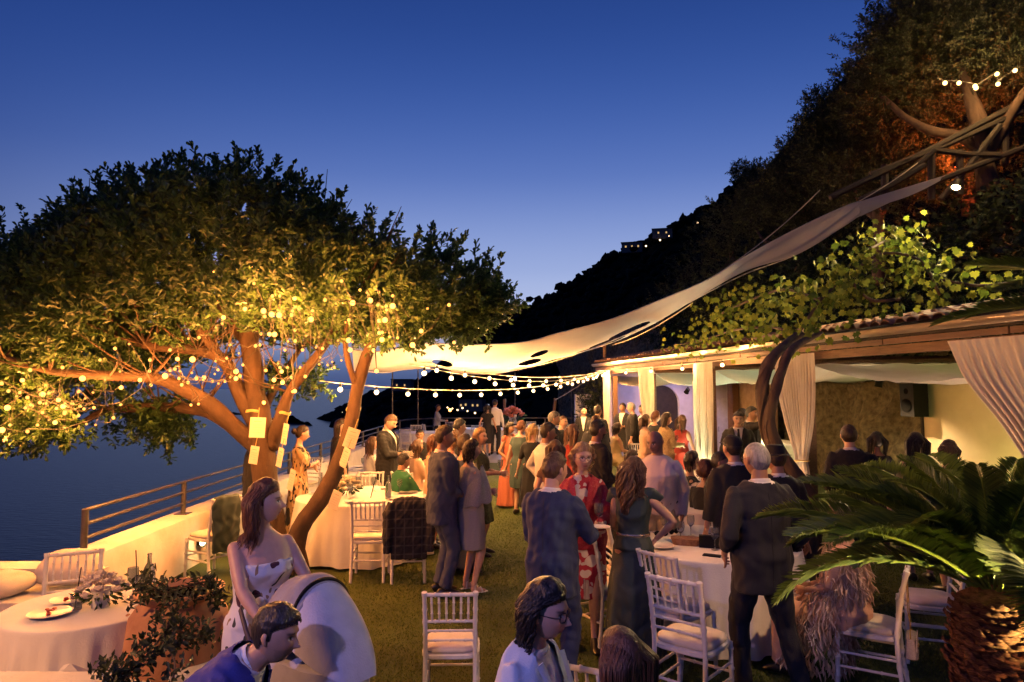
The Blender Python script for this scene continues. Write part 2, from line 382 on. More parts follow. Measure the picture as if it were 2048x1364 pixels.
# ================================================================ SUNKEN TILED CORNER (near, sea side)
pf = plate('patio_floor', -6.9, -2.05, 2.2, 6.42, 0.008, M_grout)
tile_me = MB().box((0, 0, 0), (0.292, 0.292, 0.016)).mesh('tile', M_terracotta)
for i in range(9):
    for j in range(10):
        x = -4.85 + i * 0.3; y = 3.3 + j * 0.3
        if x > -2.15: continue
        o = obj('tile', tile_me, pf, (x + random.uniform(-.002, .002), y, 0.016 + random.uniform(-.002, .002)), random.uniform(-.01, .01))
fw = MB().box((-2.95, 3.62, 0.14), (1.85, 0.14, 1.16)); tag(fw.build('planter_wall', M_white_wall), 'white planter wall with flat top across the near corner', 'wall')
sb = MB().box((-2.75, 4.15, 0.235), (1.2, 0.42, 0.45)); tag(sb.build('stone_seat', M_white_wall), 'low white seat block holding the folded white napkin', 'seat')
pl = MB().box((-1.93, 4.55, 0.26), (0.14, 0.9, 0.52)); tag(pl.build('kerb_wall', M_white_wall), 'short white kerb wall between terracotta pot and stroller', 'wall')

# ================================================================ UPPER TERRACE AND NEAR HILLSIDE (right)
PV_O = Vector((2.67, 20.5, 0)); PV_A = math.atan2(-0.9859, 0.1676)
def pv(x, y, z=0):      # pavilion coordinates: x along the front towards the camera, y inwards
    return PV_O + Vector((0.1676 * x + 0.9859 * y, -0.9859 * x + 0.1676 * y, z))
def pv_hit(u, v, y):    # where the line of sight through (u, v) meets the upright plane y inside the pavilion
    a = at(u, v, 1.0); d = Vector((a.x, 1.0, a.z - CAM_H)); n = Vector((0.9859, 0.1676, 0))
    t = (n.dot(PV_O) + y) / n.dot(d); p = Vector((0, 0, CAM_H)) + d * t; q = p - PV_O
    return 0.1676 * q.x - 0.9859 * q.y, q.z, p
def hill_h(x, y):
    s = y - 4.7
    h = 5.0 + max(0, s) * 0.16 + max(0, s - 1.0) * 1.0 - max(0, -x - 1) * 0.16 * min(1, .3 + s / 6)
    return h + mnoise.fractal(Vector((x, y, 0)) / 5, 1, 2, 4) * 0.35 * min(1, max(0, s))
hb = MB().grid(lambda a, b: pv(-24 + 44 * a, 4.7 + 22 * b ** 1.6, hill_h(-24 + 44 * a, 4.7 + 22 * b ** 1.6)), 70, 40)
tag(hb.build('hillside', M_soil, angle=180), kind='structure')
def rockface(a, b):
    x = -24 + 44 * a; z = -1 + 6.2 * b
    n1 = mnoise.fractal(Vector((x / 1.3, z / 1.3, 2)), 0.8, 2.1, 6); n2 = mnoise.noise(Vector((x / 2.8, z / 2.8, 7)))
    return pv(x, 4.62 - 0.30 * n1 - 0.28 * n2 - 0.05 * (1 - b) , z if b < 1 else hill_h(x, 4.7))
tag(MB().grid(rockface, 420, 44).build('rock_face', M_rock, angle=180), 'rough dark rock face rising behind the draped pavilion', 'cliff')
# ================================================================ PAVILION
M_curtain = mat('ivory_voile', (0.66, 0.60, 0.50), 0.8, (0.76, 0.71, 0.62), 2, 0.1, 60, trans=0.35, sheen=0.2)
M_drape = mat('ceiling_voile', (0.62, 0.59, 0.52), 0.8, (0.72, 0.69, 0.63), 2, trans=0.4)
EAVE = 2.66
PAV = thing('draped_pavilion', 'long pavilion with timber posts, copper gutter, tiled eave and white draped ceiling', 'pavilion', PV_O, PV_A)
LEN = 15.6
POSTS = [0.9, 3.85, 7.0, 10.25, 14.35]
for x in POSTS:
    p = MB().box((x, 0.13, EAVE / 2 - 0.05), (0.13, 0.13, EAVE - 0.1)).build('post', M_wood, PAV)
b = MB().box((LEN / 2 - 0.1, 0.13, EAVE + .03), (LEN + 0.4, 0.12, 0.11)); b.build('front_beam', M_wood, PAV)
for i in range(9):
    MB().box((i * 1.8 + 0.4, -0.02, EAVE + 0.125), (1.78, 0.035, 0.07)).build('fascia_plank', M_wood, PAV)
g = MB()
gp = [(-0.10 + 0.075 * math.cos(a), EAVE + 0.27 + 0.075 * math.sin(a)) for a in np.linspace(math.pi * 0.98, math.pi * 2.02, 11)]
gp = [(gp[0][0] - 0.012, gp[0][1] + 0.006)] + gp + [(gp[-1][0] - 0.01, gp[-1][1])] + [(q[0] * 0.94 - 0.006, q[1] + 0.006) for q in reversed(gp)]
g.add([(x, y, z) for x in np.linspace(-0.4, LEN + 0.3, 30) for (y, z) in gp], [(i * len(gp) + j, i * len(gp) + (j + 1) % len(gp), (i + 1) * len(gp) + (j + 1) % len(gp), (i + 1) * len(gp) + j) for i in range(29) for j in range(len(gp))])
g.build('gutter', M_gutter, PAV, angle=60)
MB().box((LEN / 2, -0.03, EAVE + 0.205), (LEN + 0.6, 0.05, 0.07)).build('eave_board', M_darkwood, PAV)
MB().add([(-0.4, -0.06, EAVE + 0.30), (LEN + 0.3, -0.06, EAVE + 0.30), (LEN + 0.3, 4.6, EAVE + 1.15), (-0.4, 4.6, EAVE + 1.15),
          (-0.4, -0.06, EAVE + 0.24), (LEN + 0.3, -0.06, EAVE + 0.24), (LEN + 0.3, 4.6, EAVE + 1.09), (-0.4, 4.6, EAVE + 1.09)],
         [(0, 1, 2, 3), (7, 6, 5, 4), (0, 4, 5, 1), (1, 5, 6, 2), (2, 6, 7, 3), (3, 7, 4, 0)]).build('roof', M_darkwood, PAV, smooth=False)
roof = PAV.children[-1]
half = MB()
a0 = np.linspace(0.08 * math.pi, 0.92 * math.pi, 7)
for (r0, r1) in [(0.095, 0.075)]:
    vs_ = [(r * math.cos(a) , y, r * math.sin(a) * 0.8 + t) for t in (0, 0.014) for (y, r) in ((0, r0), (0.42, r1)) for a in a0]
    n_ = 7
    fs_ = [(i, i + 1, n_ + i + 1, n_ + i) for i in range(n_ - 1)] + [(14 + i, 21 + i, 21 + i + 1, 14 + i + 1) for i in range(n_ - 1)] + [(i, 14 + i, 14 + i + 1, i + 1) for i in range(n_ - 1)] + [(n_ + i, n_ + i + 1, 21 + i + 1, 21 + i) for i in range(n_ - 1)]
    half.add(vs_, fs_)
tile_r = half.mesh('roof_tile', M_tile_roof)
slope = math.atan2(0.85, 4.66)
for i in range(74):
    for row in range(3):
        if random.random() < 0.04: continue
        o = obj('roof_tile', tile_r, roof, (i * 0.212 - 0.25 + random.uniform(-.02, .02), -0.10 + row * 0.33 + random.uniform(-.015, .015), EAVE + 0.305 + row * 0.33 * 0.182 + 0.012 * row))
        o.rotation_euler = (slope + random.uniform(-.03, .03), random.uniform(-.06, .06), random.uniform(-.05, .05))
# ceiling cloth hung in swags between rafters
bays = [0.0] + POSTS[1:] + [LEN]
for a, c in zip(bays, bays[1:]):
    def cloth(s, t, a=a, c=c):
        x = a + (c - a) * s; y = 0.22 + 4.1 * t
        sag = 0.30 * (1 - (2 * s - 1) ** 2) * (0.85 + 0.15 * math.cos(t * 5))
        return (x, y, EAVE - 0.10 + 0.05 * t - sag + 0.012 * math.sin(s * 70 + 3 * math.sin(t * 4)) * (1 - abs(2 * s - 1)) + 0.02 * math.sin(t * 22 + s * 3))
    MB().grid(cloth, 90, 30).build('ceiling_drape', M_drape, PAV, angle=180)
    MB().tube([(c - 0.02, 0.2, EAVE - 0.03), (c - 0.02, 4.4, EAVE + 0.03)], 0.05, 8).build('rafter', M_wood, PAV)

def curtain(name, label, x0, ztop, prof, pleats, depth=0.045, y=0.0, group=None, floor=0.02):
    """prof: rows of (z, centre offset, width); pleated cloth hanging from the front beam"""
    t = MB(); P = spline(sorted(prof, reverse=True), 40); nU = pleats * 10
    def fn(s, q):
        i = q * 39; k = min(int(i), 38); z, c, w = P[k] * (1 - (i - k)) + P[k + 1] * (i - k)
        full = min(1, w / max(p[2] for p in prof))
        ph = s * pleats * 2 * math.pi + 0.7 * math.sin(s * 5.1 + x0)
        am = depth * (0.55 + 0.45 * (1 - full)) * (0.35 + 0.65 * min(1, q * 6)) * (0.75 + 0.25 * math.sin(s * 17 + 1.3 * x0))
        return (x0 + c + (s - 0.5) * w + 0.3 * am * math.sin(2 * ph), y + am * math.cos(ph + 0.25 * math.sin(q * 6 + s * 9)), max(floor, z))
    c = t.grid(fn, nU, 70).build(name, M_curtain, None, angle=180)
    c.location = PV_O; c.rotation_euler = (0, 0, PV_A)
    return tag(c, label, 'curtain', group)
ZT = EAVE + 0.06
curtain('curtain', 'narrow white curtain hanging at the far corner post of the pavilion', 0.72, ZT, [(ZT, 0, .62), (2.0, 0, .55), (1.2, .02, .40), (.7, .04, .34), (.02, .04, .40)], 9, y=-0.06, group='pavilion curtains')
curtain('curtain', 'white curtain drawn to a point at the second pavilion post from the far corner', 3.85, ZT, [(ZT, 0, 1.05), (2.1, .06, .92), (1.5, .16, .62), (1.0, .20, .36), (.6, .20, .36), (.02, .20, .5)], 12, y=-0.06, group='pavilion curtains')
curtain('curtain', 'straight wide ivory curtain glowing at the foot from an uplight', 7.0, ZT, [(ZT, 0, .86), (1.8, 0, .84), (1.0, 0, .80), (.02, 0, .84)], 11, y=-0.06, group='pavilion curtains')
curtain('curtain', 'pleated ivory curtain gathered by a golden tie behind the twisted vine trunk', 10.20, ZT, [(ZT, -0.05, 1.10), (2.2, .0, .98), (1.7, .06, .72), (1.35, .10, .42), (1.12, .12, .24), (.95, .13, .30), (.5, .13, .42), (.02, .13, .55)], 14, y=-0.06, group='pavilion curtains')
curtain('curtain', 'broad pink-lit curtain swept back to the near post above the cycad', 14.0, ZT, [(ZT, 0.25, 2.2), (2.3, .34, 1.95), (1.8, .55, 1.45), (1.3, .66, .95), (1.0, .70, .62), (.8, .70, .50), (.4, .70, .6), (.02, .70, .72)], 20, 0.05, y=-0.07, group='pavilion curtains')
tie = MB().tube([(10.32 + 0.145 * math.cos(a), -0.06 + 0.075 * math.sin(a), 1.12 + 0.012 * math.cos(a)) for a in np.linspace(0, 2 * math.pi, 25)], 0.013, 6).build('curtain_tie', mat('gold_cord', (0.55, 0.36, 0.10), 0.45))
tie.location = PV_O; tie.rotation_euler = (0, 0, PV_A); tag(tie, 'golden cord tied round the pleated ivory curtain', 'curtain tie')

# inside: plank panel, cream screen wall, far end wall with arch and cupboard
def upright(name, m, u0, v0, u1, v1, y, thick=0.06, parent=PAV, smooth=False):
    xa, za, _ = pv_hit(u0, v0, y); xb, zb, _ = pv_hit(u1, v1, y)
    x0, x1 = sorted((xa, xb)); z0, z1 = sorted((za, zb)); z0 = max(0, z0)
    return MB().box(((x0 + x1) / 2, y, (z0 + z1) / 2), (x1 - x0, thick, z1 - z0)).build(name, m, parent, smooth=smooth)
M_lilac = mat('lilac_white_plaster', (0.52, 0.50, 0.52), 0.85, (0.66, 0.64, 0.66), 3, 0.1, 30)
xs, zs, _ = pv_hit(1846, 735, 3.6)
xe, ze, _ = pv_hit(2300, 735, 3.6)
scr = MB().box((xs + 1.3, 3.6, 1.32), (2.6, 0.05, 2.55)).build('cream_panel', M_plaster, PAV)
MB().box((xs - 0.03, 3.575, 1.32), (0.05, 0.06, 2.6)).build('panel_frame', M_darkwood, PAV)
# far end wall
def endwall():
    t = MB(); arch = []
    for i in range(13):
        a = math.pi * i / 12; arch.append((2.05 - 0.55 * math.cos(a), 1.75 + 0.55 * math.sin(a)))
    W0, W1, H1 = 0.25, 4.5, 2.75
    pts = [(W0, 0), (1.5, 0)] + arch + [(2.6, 0), (W1, 0), (W1, H1), (W0, H1)]
    n_ = len(pts)
    t.add([(-0.30, y, z) for (y, z) in pts] + [(-0.50, y, z) for (y, z) in pts], [tuple(range(n_)), tuple(range(2 * n_ - 1, n_ - 1, -1))] + [(i, (i + 1) % n_, n_ + (i + 1) % n_, n_ + i) for i in range(n_)])
    return t
endwall().build('end_wall', M_lilac, PAV, smooth=False)
MB().box((-0.45, 2.05, 1.15), (0.05, 1.15, 2.3)).build('arched_door', M_darkwood, PAV)
def cupboard(x, y):
    c = thing('cupboard', 'tall white two-door cupboard against the far end wall inside the pavilion', 'cupboard', pv(x, y), PV_A)
    m = mat('white_paint', (0.62, 0.61, 0.60), 0.5)
    MB().box((0, 0, 0.95), (0.45, 1.1, 1.9)).build('carcass', m, c)
    for s in (-1, 1):
        d = MB().box((0.235, s * 0.27, 0.95), (0.03, 0.52, 1.8)).build('door', m, c)
        MB().tube([(0.26, s * 0.04, 0.9), (0.26, s * 0.04, 1.05)], 0.008, 6).build('handle', M_rail, d)
cupboard(0.05, 3.55)
stonew = upright('stone_pier', mat('honey_stone', (0.36, 0.25, 0.15), 0.85, (0.55, 0.41, 0.27), 5, 0.8, 7), 1488, 735, 1540, 900, 3.9, 0.5)
upright('timber_jamb', M_wood, 1460, 735, 1474, 900, 3.5, 0.2)
# loudspeaker hung beside the cream panel
sx, sz, spos = pv_hit(1828, 800, 3.3)
sp = thing('loudspeaker', 'black loudspeaker cabinet hung beside the cream panel', 'loudspeaker', spos, PV_A)
M_black = mat('black_plastic', (0.004, 0.004, 0.005), 0.6, spec=0.2)
MB().box((0, 0, 0), (0.34, 0.30, 0.60)).build('cabinet', M_black, sp)
MB().lathe([(0.0, 0), (0.10, 0.0), (0.115, -0.02), (0.12, -0.01), (0.125, -0.02)], (0, -0.152, -0.1), 20, Matrix.Rotation(R(-90), 3, 'X')).build('woofer', mat('speaker_cone', (0.003, 0.003, 0.003), 1.0, spec=0.0), sp)
MB().lathe([(0.0, 0), (0.04, 0.0), (0.05, -0.012), (0.055, -0.01)], (0, -0.152, 0.16), 16, Matrix.Rotation(R(-90), 3, 'X')).build('tweeter', mat('speaker_cone2', (0.004, 0.004, 0.004), 1.0, spec=0.0), sp)
MB().box((0, 0.2, 0), (0.06, 0.25, 0.06)).build('bracket', M_rail, sp)
# bar counter with bottles, deep inside
bx, bz, bpos = pv_hit(1545, 900, 2.2)
bar = thing('bar_counter', 'pale bar counter with green glow standing inside the pavilion', 'bar counter', (bpos.x, bpos.y, 0), PV_A)
MB().box((0, 0, 0.5), (1.9, 0.5, 1.0)).build('front', mat('bar_front', (0.5, 0.52, 0.42), 0.6), bar)
MB().box((0, 0, 1.03), (2.0, 0.6, 0.05)).build('top', M_white_wall, bar)
# small white pillar and shrub at far corner
tag(MB().box(at(1166, 815, 23.5).to_tuple()[:2] + (1.0,), (0.55, 0.4, 2.0)).build('gate_pillar', M_lilac), 'white masonry pillar beside the shrub at the far end', 'pillar')
# ================================================================ FOLIAGE TOOLS
def twig_leaves(C, D, per, tl, leaf_l, leaf_w, spread=0.9, seed_up=0.25):
    """C cluster points, D twig directions; returns leaf base, direction, normal arrays"""
    n = len(C); t = RNG.random((n, per)) ; t.sort(axis=1)
    B = C[:, None, :] + D[:, None, :] * (t[..., None] * tl)
    rad = RNG.normal(size=(n, per, 3)); rad /= np.linalg.norm(rad, axis=2, keepdims=True)
    LD = D[:, None, :] * (0.35 + 0.5 * t[..., None]) + rad * spread; LD[..., 2] += seed_up
    LN = rad * 0.6 + np.array([0, 0, 1.0]) + RNG.normal(size=rad.shape) * 0.35
    return B.reshape(-1, 3), LD.reshape(-1, 3), LN.reshape(-1, 3)
def limb(mb, pts, n=10, k=None, seg=26):
    """pts: (x, y, z, radius) along a limb, with small natural wobble"""
    P = spline(pts, seg); out_ = []; r = []
    for i, q in enumerate(P):
        w = mnoise.noise_vector(Vector(q[:3]) * 1.7) * 0.02
        out_.append(Vector(q[:3]) + w); r.append(max(0.006, q[3] * (1 + 0.14 * mnoise.noise(Vector(q[:3]) * 5))))
    mb.tube(out_, r, n); return out_, r
def pxl(u, v, d, r): p = at(u, v, d); return (p.x, p.y, p.z, r)

# ================================================================ THE BIG LIT TREE
TREE_D = 8.9
tr_base = atz(570, 1118, 0)
TREE = thing('fairy_light_tree', 'spreading evergreen tree wound with fairy lights beside the parapet', 'tree', (tr_base.x, tr_base.y, 0))
TB = Vector((tr_base.x, tr_base.y, 0))
def tree_part(name, limbs):
    mb = MB()
    for L in limbs:
        limb(mb, [(x - TB.x, y - TB.y, z, r) for (x, y, z, r) in L], 12)
    return mb.build(name, M_bark, TREE, angle=180)
tree_part('trunk', [[pxl(556, 1124, 9.0, .20), pxl(545, 1060, 9.0, .175), pxl(532, 960, 9.0, .165), pxl(522, 860, 9.0, .158), pxl(510, 780, 9.0, .135), pxl(500, 700, 9.0, .115), pxl(492, 640, 9.0, .09), pxl(500, 570, 9.0, .06), pxl(510, 500, 9.0, .03)]])
LIMBS = [
    [pxl(520, 900, 9.0, .11), pxl(470, 855, 8.9, .105), pxl(415, 805, 8.7, .10), pxl(365, 775, 8.5, .085), pxl(300, 755, 8.3, .07), pxl(220, 752, 8.0, .055), pxl(100, 742, 7.8, .04), pxl(10, 715, 7.6, .025)],
    [pxl(505, 880, 9.0, .10), pxl(440, 836, 9.0, .085), pxl(390, 818, 9.1, .08), pxl(320, 815, 9.2, .07), pxl(215, 820, 9.2, .055), pxl(150, 850, 9.2, .035), pxl(90, 862, 9.2, .02)],
    [pxl(512, 850, 9.0, .11), pxl(476, 780, 8.9, .095), pxl(446, 722, 8.8, .08), pxl(396, 700, 8.7, .075), pxl(290, 690, 8.5, .05), pxl(180, 640, 8.4, .03)],
    [pxl(543, 895, 9.0, .10), pxl(560, 840, 8.9, .085), pxl(580, 785, 8.9, .07), pxl(640, 705, 8.8, .055), pxl(690, 630, 8.7, .035), pxl(730, 570, 8.6, .02)],
    [pxl(500, 720, 9.0, .08), pxl(520, 640, 9.3, .06), pxl(590, 560, 9.6, .04), pxl(640, 500, 9.9, .02)],
    [pxl(498, 690, 9.0, .08), pxl(440, 620, 9.2, .06), pxl(360, 560, 9.4, .04), pxl(300, 480, 9.5, .02)],
    [pxl(515, 840, 9.0, .07), pxl(560, 760, 9.5, .05), pxl(600, 700, 9.9, .035), pxl(660, 620, 10.2, .02)],
    [pxl(446, 722, 8.8, .06), pxl(380, 640, 8.5, .045), pxl(300, 600, 8.3, .03), pxl(180, 560, 8.2, .02)],
]
for L in LIMBS: tree_part('limb', [L])
tree_part('second_trunk', [[pxl(594, 1145, 8.18, .155), pxl(590, 1095, 8.18, .125), pxl(604, 1048, 8.2, .108), pxl(640, 1000, 8.26, .10), pxl(668, 950, 8.34, .095), pxl(690, 890, 8.45, .09), pxl(706, 830, 8.56, .082), pxl(716, 770, 8.7, .082), pxl(736, 705, 8.7, .075), pxl(775, 645, 8.7, .055), pxl(830, 600, 8.7, .03), pxl(900, 560, 8.7, .018)],
                           [pxl(716, 775, 8.7, .05), pxl(700, 735, 8.6, .04), pxl(690, 690, 8.6, .034), pxl(694, 630, 8.5, .02)]])
def crown_tree():
    top = np.array([(-160, 550), (-80, 525), (0, 508), (60, 488), (150, 462), (200, 420), (310, 392), (380, 382), (450, 372), (540, 392), (620, 420), (700, 468), (760, 498), (850, 520), (930, 545), (985, 590), (1016, 612)], float)
    bot = np.array([(-160, 880), (-80, 880), (0, 872), (100, 850), (200, 806), (300, 756), (420, 712), (520, 690), (640, 704), (720, 700), (850, 684), (950, 664), (990, 642), (1016, 616)], float)
    n = 7600
    u = RNG.uniform(-150, 1014, n * 2); vt = np.interp(u, top[:, 0], top[:, 1]); vb = np.interp(u, bot[:, 0], bot[:, 1])
    keep = RNG.random(len(u)) < (vb - vt) / 400; u, vt, vb = u[keep][:n], vt[keep][:n], vb[keep][:n]
    edge = np.clip(np.minimum(u + 160, 1016 - u) / 560, 0.02, 1) ** 0.5
    yy = RNG.uniform(-1, 1, len(u)); y = TREE_D + 0.1 + yy * 2.05 * edge
    t = RNG.beta(1.05, 1.0, len(u))                       # 0 underside, 1 top
    x = (u - 1024) / F_PX * TREE_D
    zt = CAM_H + (777 - vt) / F_PX * TREE_D; zb = CAM_H + (777 - vb) / F_PX * TREE_D
    k = np.sqrt(np.clip(1 - yy ** 2, 0.03, 1)); lump = np.array([mnoise.noise(Vector((a * 1.3, b * 1.3, 3.0))) for a, b in zip(x, y)]) * 0.22
    hi = zb + (zt - zb) * (0.35 + 0.65 * k) + lump; lo = zb + (1 - k) * 0.55 * (zt - zb) * 0.55
    z = lo + (hi - lo) * t
    C = np.stack([x, y, z], 1)
    # sparse pockets: branches open towards the lights
    pk = np.array([mnoise.noise(Vector((a, b, c)) * 1.5) for a, b, c in C]); C = C[(pk > -0.20) | (t > 0.86)]
    ctr = np.array([-3.4, TREE_D, 2.6]); D = C - ctr; D /= np.linalg.norm(D, axis=1, keepdims=True); D[:, 2] += 0.35; D += RNG.normal(size=D.shape) * 0.35
    ex = []
    for (cu, cv, d, ru, rv, m) in [(335, 850, 9.6, 60, 42, 90), (590, 765, 9.4, 60, 28, 46), (65, 850, 8.3, 110, 36, 150), (280, 835, 9.3, 90, 30, 60), (790, 672, 8.6, 70, 22, 50), (930, 655, 8.8, 60, 20, 40)]:
        for _ in range(m):
            q = rand_dirs(1)[0] * RNG.random() ** 0.4; p = at(cu + q[0] * ru, cv + q[1] * rv, d + q[2] * 0.5); ex.append(tuple(p))
    E = np.array(ex); DE = rand_dirs(len(E)); C = np.vstack([C, E]); D = np.vstack([D, DE]); D /= np.linalg.norm(D, axis=1, keepdims=True)
    # upright shoots that break the outline
    su = RNG.uniform(-60, 1000, 150); sv = np.interp(su, top[:, 0], top[:, 1]); S = np.array([tuple(at(a, b + RNG.uniform(-25, 25), TREE_D + RNG.uniform(-.6, .6))) for a, b in zip(su, sv)])
    SD = RNG.normal(size=S.shape) * 0.25; SD[:, 2] += 1; SD[:, 0] += (su - 480) / 900; SD /= np.linalg.norm(SD, axis=1, keepdims=True)
    B, LD, LN = twig_leaves(C, D, 23, 0.28, 0.1, 0.04)
    B2, LD2, LN2 = twig_leaves(S, SD, 30, 0.42, 0.1, 0.04, 0.75)
    B = np.vstack([B, B2]) - np.array(TB); LD = np.vstack([LD, LD2]); LN = np.vstack([LN, LN2]); m = len(B)
    return leaf_mesh('crown', B, LD, LN, RNG.uniform(0.062, 0.105, m), RNG.uniform(0.030, 0.046, m), F_tree, broad=True)
obj('crown', crown_tree(), TREE)
tw = MB()
for _ in range(170):      # bare twigs inside the crown
    L = LIMBS[random.randrange(len(LIMBS))]; q = L[random.randrange(2, len(L))]
    a = Vector(q[:3]) - TB; d = Vector((random.uniform(-1, 1), random.uniform(-1, 1), random.uniform(0.0, 1.1))).normalized()
    ln = random.uniform(0.5, 1.1); tw.tube([a, a + d * ln * 0.5 + V(0, 0, .05), a + d * ln + V(0, 0, .16)], [.014, .010, .004], 5)
tw.build('twigs', M_bark, TREE, angle=180)

def hill_tree(label, blobs, leaves, leaf_l, trunk=None, m=F_hill, bark=M_bark_dark, group='trees above the pavilion', name='hillside_tree'):
    """blobs: (u, v, d, rx, ry, rz in metres)"""
    c0 = at(blobs[0][0], blobs[0][1], blobs[0][2]); base = Vector((c0.x, c0.y, c0.z - blobs[0][5] * 1.5))
    t = thing(name, label, 'tree', base, 0, group)
    tot = sum(b[3] * b[5] for b in blobs); Cs = []; Ds = []
    for (u, v, d, rx, ry, rz) in blobs:
        c = np.array(at(u, v, d)); n = max(70, int(leaves / 16 * rx * rz / tot)); q = rand_dirs(n); rr = RNG.random(n) ** 0.33
        lump = 1 + 0.30 * np.array([mnoise.noise(Vector(a * 2.3 + c)) for a in q])
        Cs.append(c + q * (rr * lump)[:, None] * np.array([rx, ry, rz])); dd = q + np.array([0, 0, 0.4]) + RNG.normal(size=q.shape) * 0.4; Ds.append(dd)
    C = np.vstack(Cs); D = np.vstack(Ds); D /= np.linalg.norm(D, axis=1, keepdims=True)
    B, LD, LN = twig_leaves(C, D, 16, leaf_l * 3.6, leaf_l, leaf_l * .4); k = len(B)
    obj('crown', leaf_mesh('crown', B - np.array(base), LD, LN, RNG.uniform(.75, 1.3, k) * leaf_l, RNG.uniform(.30, .5, k) * leaf_l, m), t)
    mb = MB()
    if trunk:
        for L in trunk: limb(mb, [(x - base.x, y - base.y, z - base.z, r) for (x, y, z, r) in L], 9)
    else:
        limb(mb, [(0, 0, -0.8, .13), (.05, 0, blobs[0][5] * .7, .10), (-.04, .05, blobs[0][5] * 1.5, .05)], 8, seg=10)
        for (u, v, d, rx, ry, rz) in blobs[1:]:
            e = at(u, v, d) - base; limb(mb, [(.05, 0, blobs[0][5] * .7, .07), (e.x * .6, e.y * .6, e.z * .55, .05), (e.x, e.y, e.z, .02)], 7, seg=10)
    mb.build('trunk', bark, t, angle=180)
    return t
UP = hill_tree('big dark evergreen with lit crooked trunk and lanterns above the pavilion',
    [(1900, 90, 12, 1.7, 1.5, 1.15), (1990, 40, 12, 1.4, 1.3, 1.3), (1820, 110, 12.3, .95, 1.2, .8), (1800, 50, 12.5, .6, .8, .6), (1800, 205, 12.5, 1.0, 1.1, .65), (1860, 30, 12.5, .85, 1, .8), (2080, 120, 11.5, 1.1, 1.2, .9), (1755, 170, 13, .55, .9, .5), (1930, 190, 12.6, 1.0, .9, .35)], 84000, 0.068,
    [[pxl(1975, 385, 11.4, .17), pxl(1968, 320, 11.4, .15), pxl(1958, 262, 11.4, .15), pxl(1950, 225, 11.4, .13), pxl(1935, 180, 11.5, .09), pxl(1915, 120, 11.8, .05)],
     [pxl(1966, 300, 11.4, .11), pxl(1920, 275, 11.5, .10), pxl(1860, 262, 11.6, .085), pxl(1815, 238, 11.8, .06), pxl(1760, 190, 12.2, .035)],
     [pxl(1972, 310, 11.4, .11), pxl(2005, 255, 11.2, .09), pxl(2045, 190, 11.0, .07), pxl(2090, 120, 10.9, .04)]], bark=M_bark)
hill_tree('dark tree reaching over the sky left of the big lit evergreen', [(1690, 255, 15, .75, 1.2, .7), (1640, 205, 15.2, .28, .5, .2), (1730, 270, 14.6, 1.0, 1.2, .8), (1670, 320, 15, .9, 1.1, .6), (1620, 250, 15, .22, .3, .18)], 34000, 0.07)
hill_tree('dark rounded tree in the middle of the hillside skyline', [(1605, 345, 18, .8, 1.2, .65), (1560, 365, 18, .55, .9, .5), (1620, 390, 17.4, 1.4, 1.2, .9)], 26000, 0.075)
hill_tree('spiky small tree jutting over the sky at the lower end of the skyline', [(1500, 350, 24, .45, .6, .28), (1480, 345, 24, .22, .3, .2), (1530, 372, 23, .8, .9, .7), (1540, 420, 22, 1.2, 1.2, .8)], 18000, 0.085)
hill_tree('dark scrub tree at the foot of the mountain slope left of the sail', [(1460, 470, 23, 1.3, 1.2, 1.0), (1420, 540, 24, 1.3, 1.2, 1.0), (1500, 530, 20, 1.3, 1.1, .9), (1380, 600, 25, 1.3, 1.2, 1.0), (1440, 600, 20, 1.1, 1.1, .8), (1330, 650, 27, 1.3, 1.2, 1.0)], 24000, 0.085, name='scrub_tree')
hill_tree('low dark scrub tree under the hillside skyline', [(1590, 450, 17, 1.5, 1.2, .8), (1660, 420, 15.5, 1.4, 1.2, .8), (1500, 440, 20, 1.3, 1.2, .9)], 16000, 0.07, name='scrub_tree')
hill_tree('dark shrub behind the rustic railing under the big evergreen', [(1750, 380, 13.0, 1.1, .9, .7), (1800, 320, 13.4, 1.2, .9, .6), (1700, 350, 14, .9, .9, .7)], 15000, 0.06, name='scrub_tree')
hill_tree('ragged low shrub breaking the hillside skyline', [(1590, 300, 19, .55, .6, .3), (1632, 255, 18.6, .55, .6, .35), (1672, 205, 18.2, .5, .6, .35), (1705, 160, 17.8, .5, .6, .35)], 9000, 0.075, name='scrub_tree')
redbush = hill_tree('shrub glowing red from a lamp behind the big evergreen', [(1930, 250, 12.9, 1.5, .6, .65), (1850, 300, 13.0, 1.2, .6, .5), (2030, 230, 12.9, 1.1, .6, .7), (1960, 345, 12.8, 1.3, .5, .5), (1860, 365, 12.9, 1.0, .5, .4)], 24000, 0.06, name='scrub_tree')
hill_tree('leafy shrub at the far end beside the white gate pillar', [(1195, 800, 22.6, .55, .5, .7), (1188, 835, 22.6, .5, .5, .5)], 5000, 0.07, name='garden_shrub', group='shrubs')

# ================================================================ CREEPER ON THE ROCK, GRAPE VINE OVER THE ROOF
def creeper():
    n = 7000; x = RNG.uniform(-4, 17, n); z = RNG.uniform(2.9, 5.4, n) + RNG.normal(size=n) * 0.15; y = 4.1 - RNG.random(n) * 0.55 - 0.35 * np.array([mnoise.noise(Vector((a * .8, b * .9, 0))) for a, b in zip(x, z)])
    P = np.array([tuple(pv(a, b, c)) for a, b, c in zip(x, y, z)]); D = rand_dirs(n, -0.4); D[:, 0] -= .5
    B, LD, LN = twig_leaves(P, D, 6, 0.3, .1, .08); LN += np.array([-1.2, -.9, 0]); k = len(B)
    return leaf_mesh('foliage', B, LD, LN, RNG.uniform(.07, .14, k), RNG.uniform(.06, .11, k), F_ivy)
cr_ = obj('wall_creeper', creeper()); tag(cr_, 'dark creeper covering the rock above the pavilion roof', 'creeper', kind='stuff')
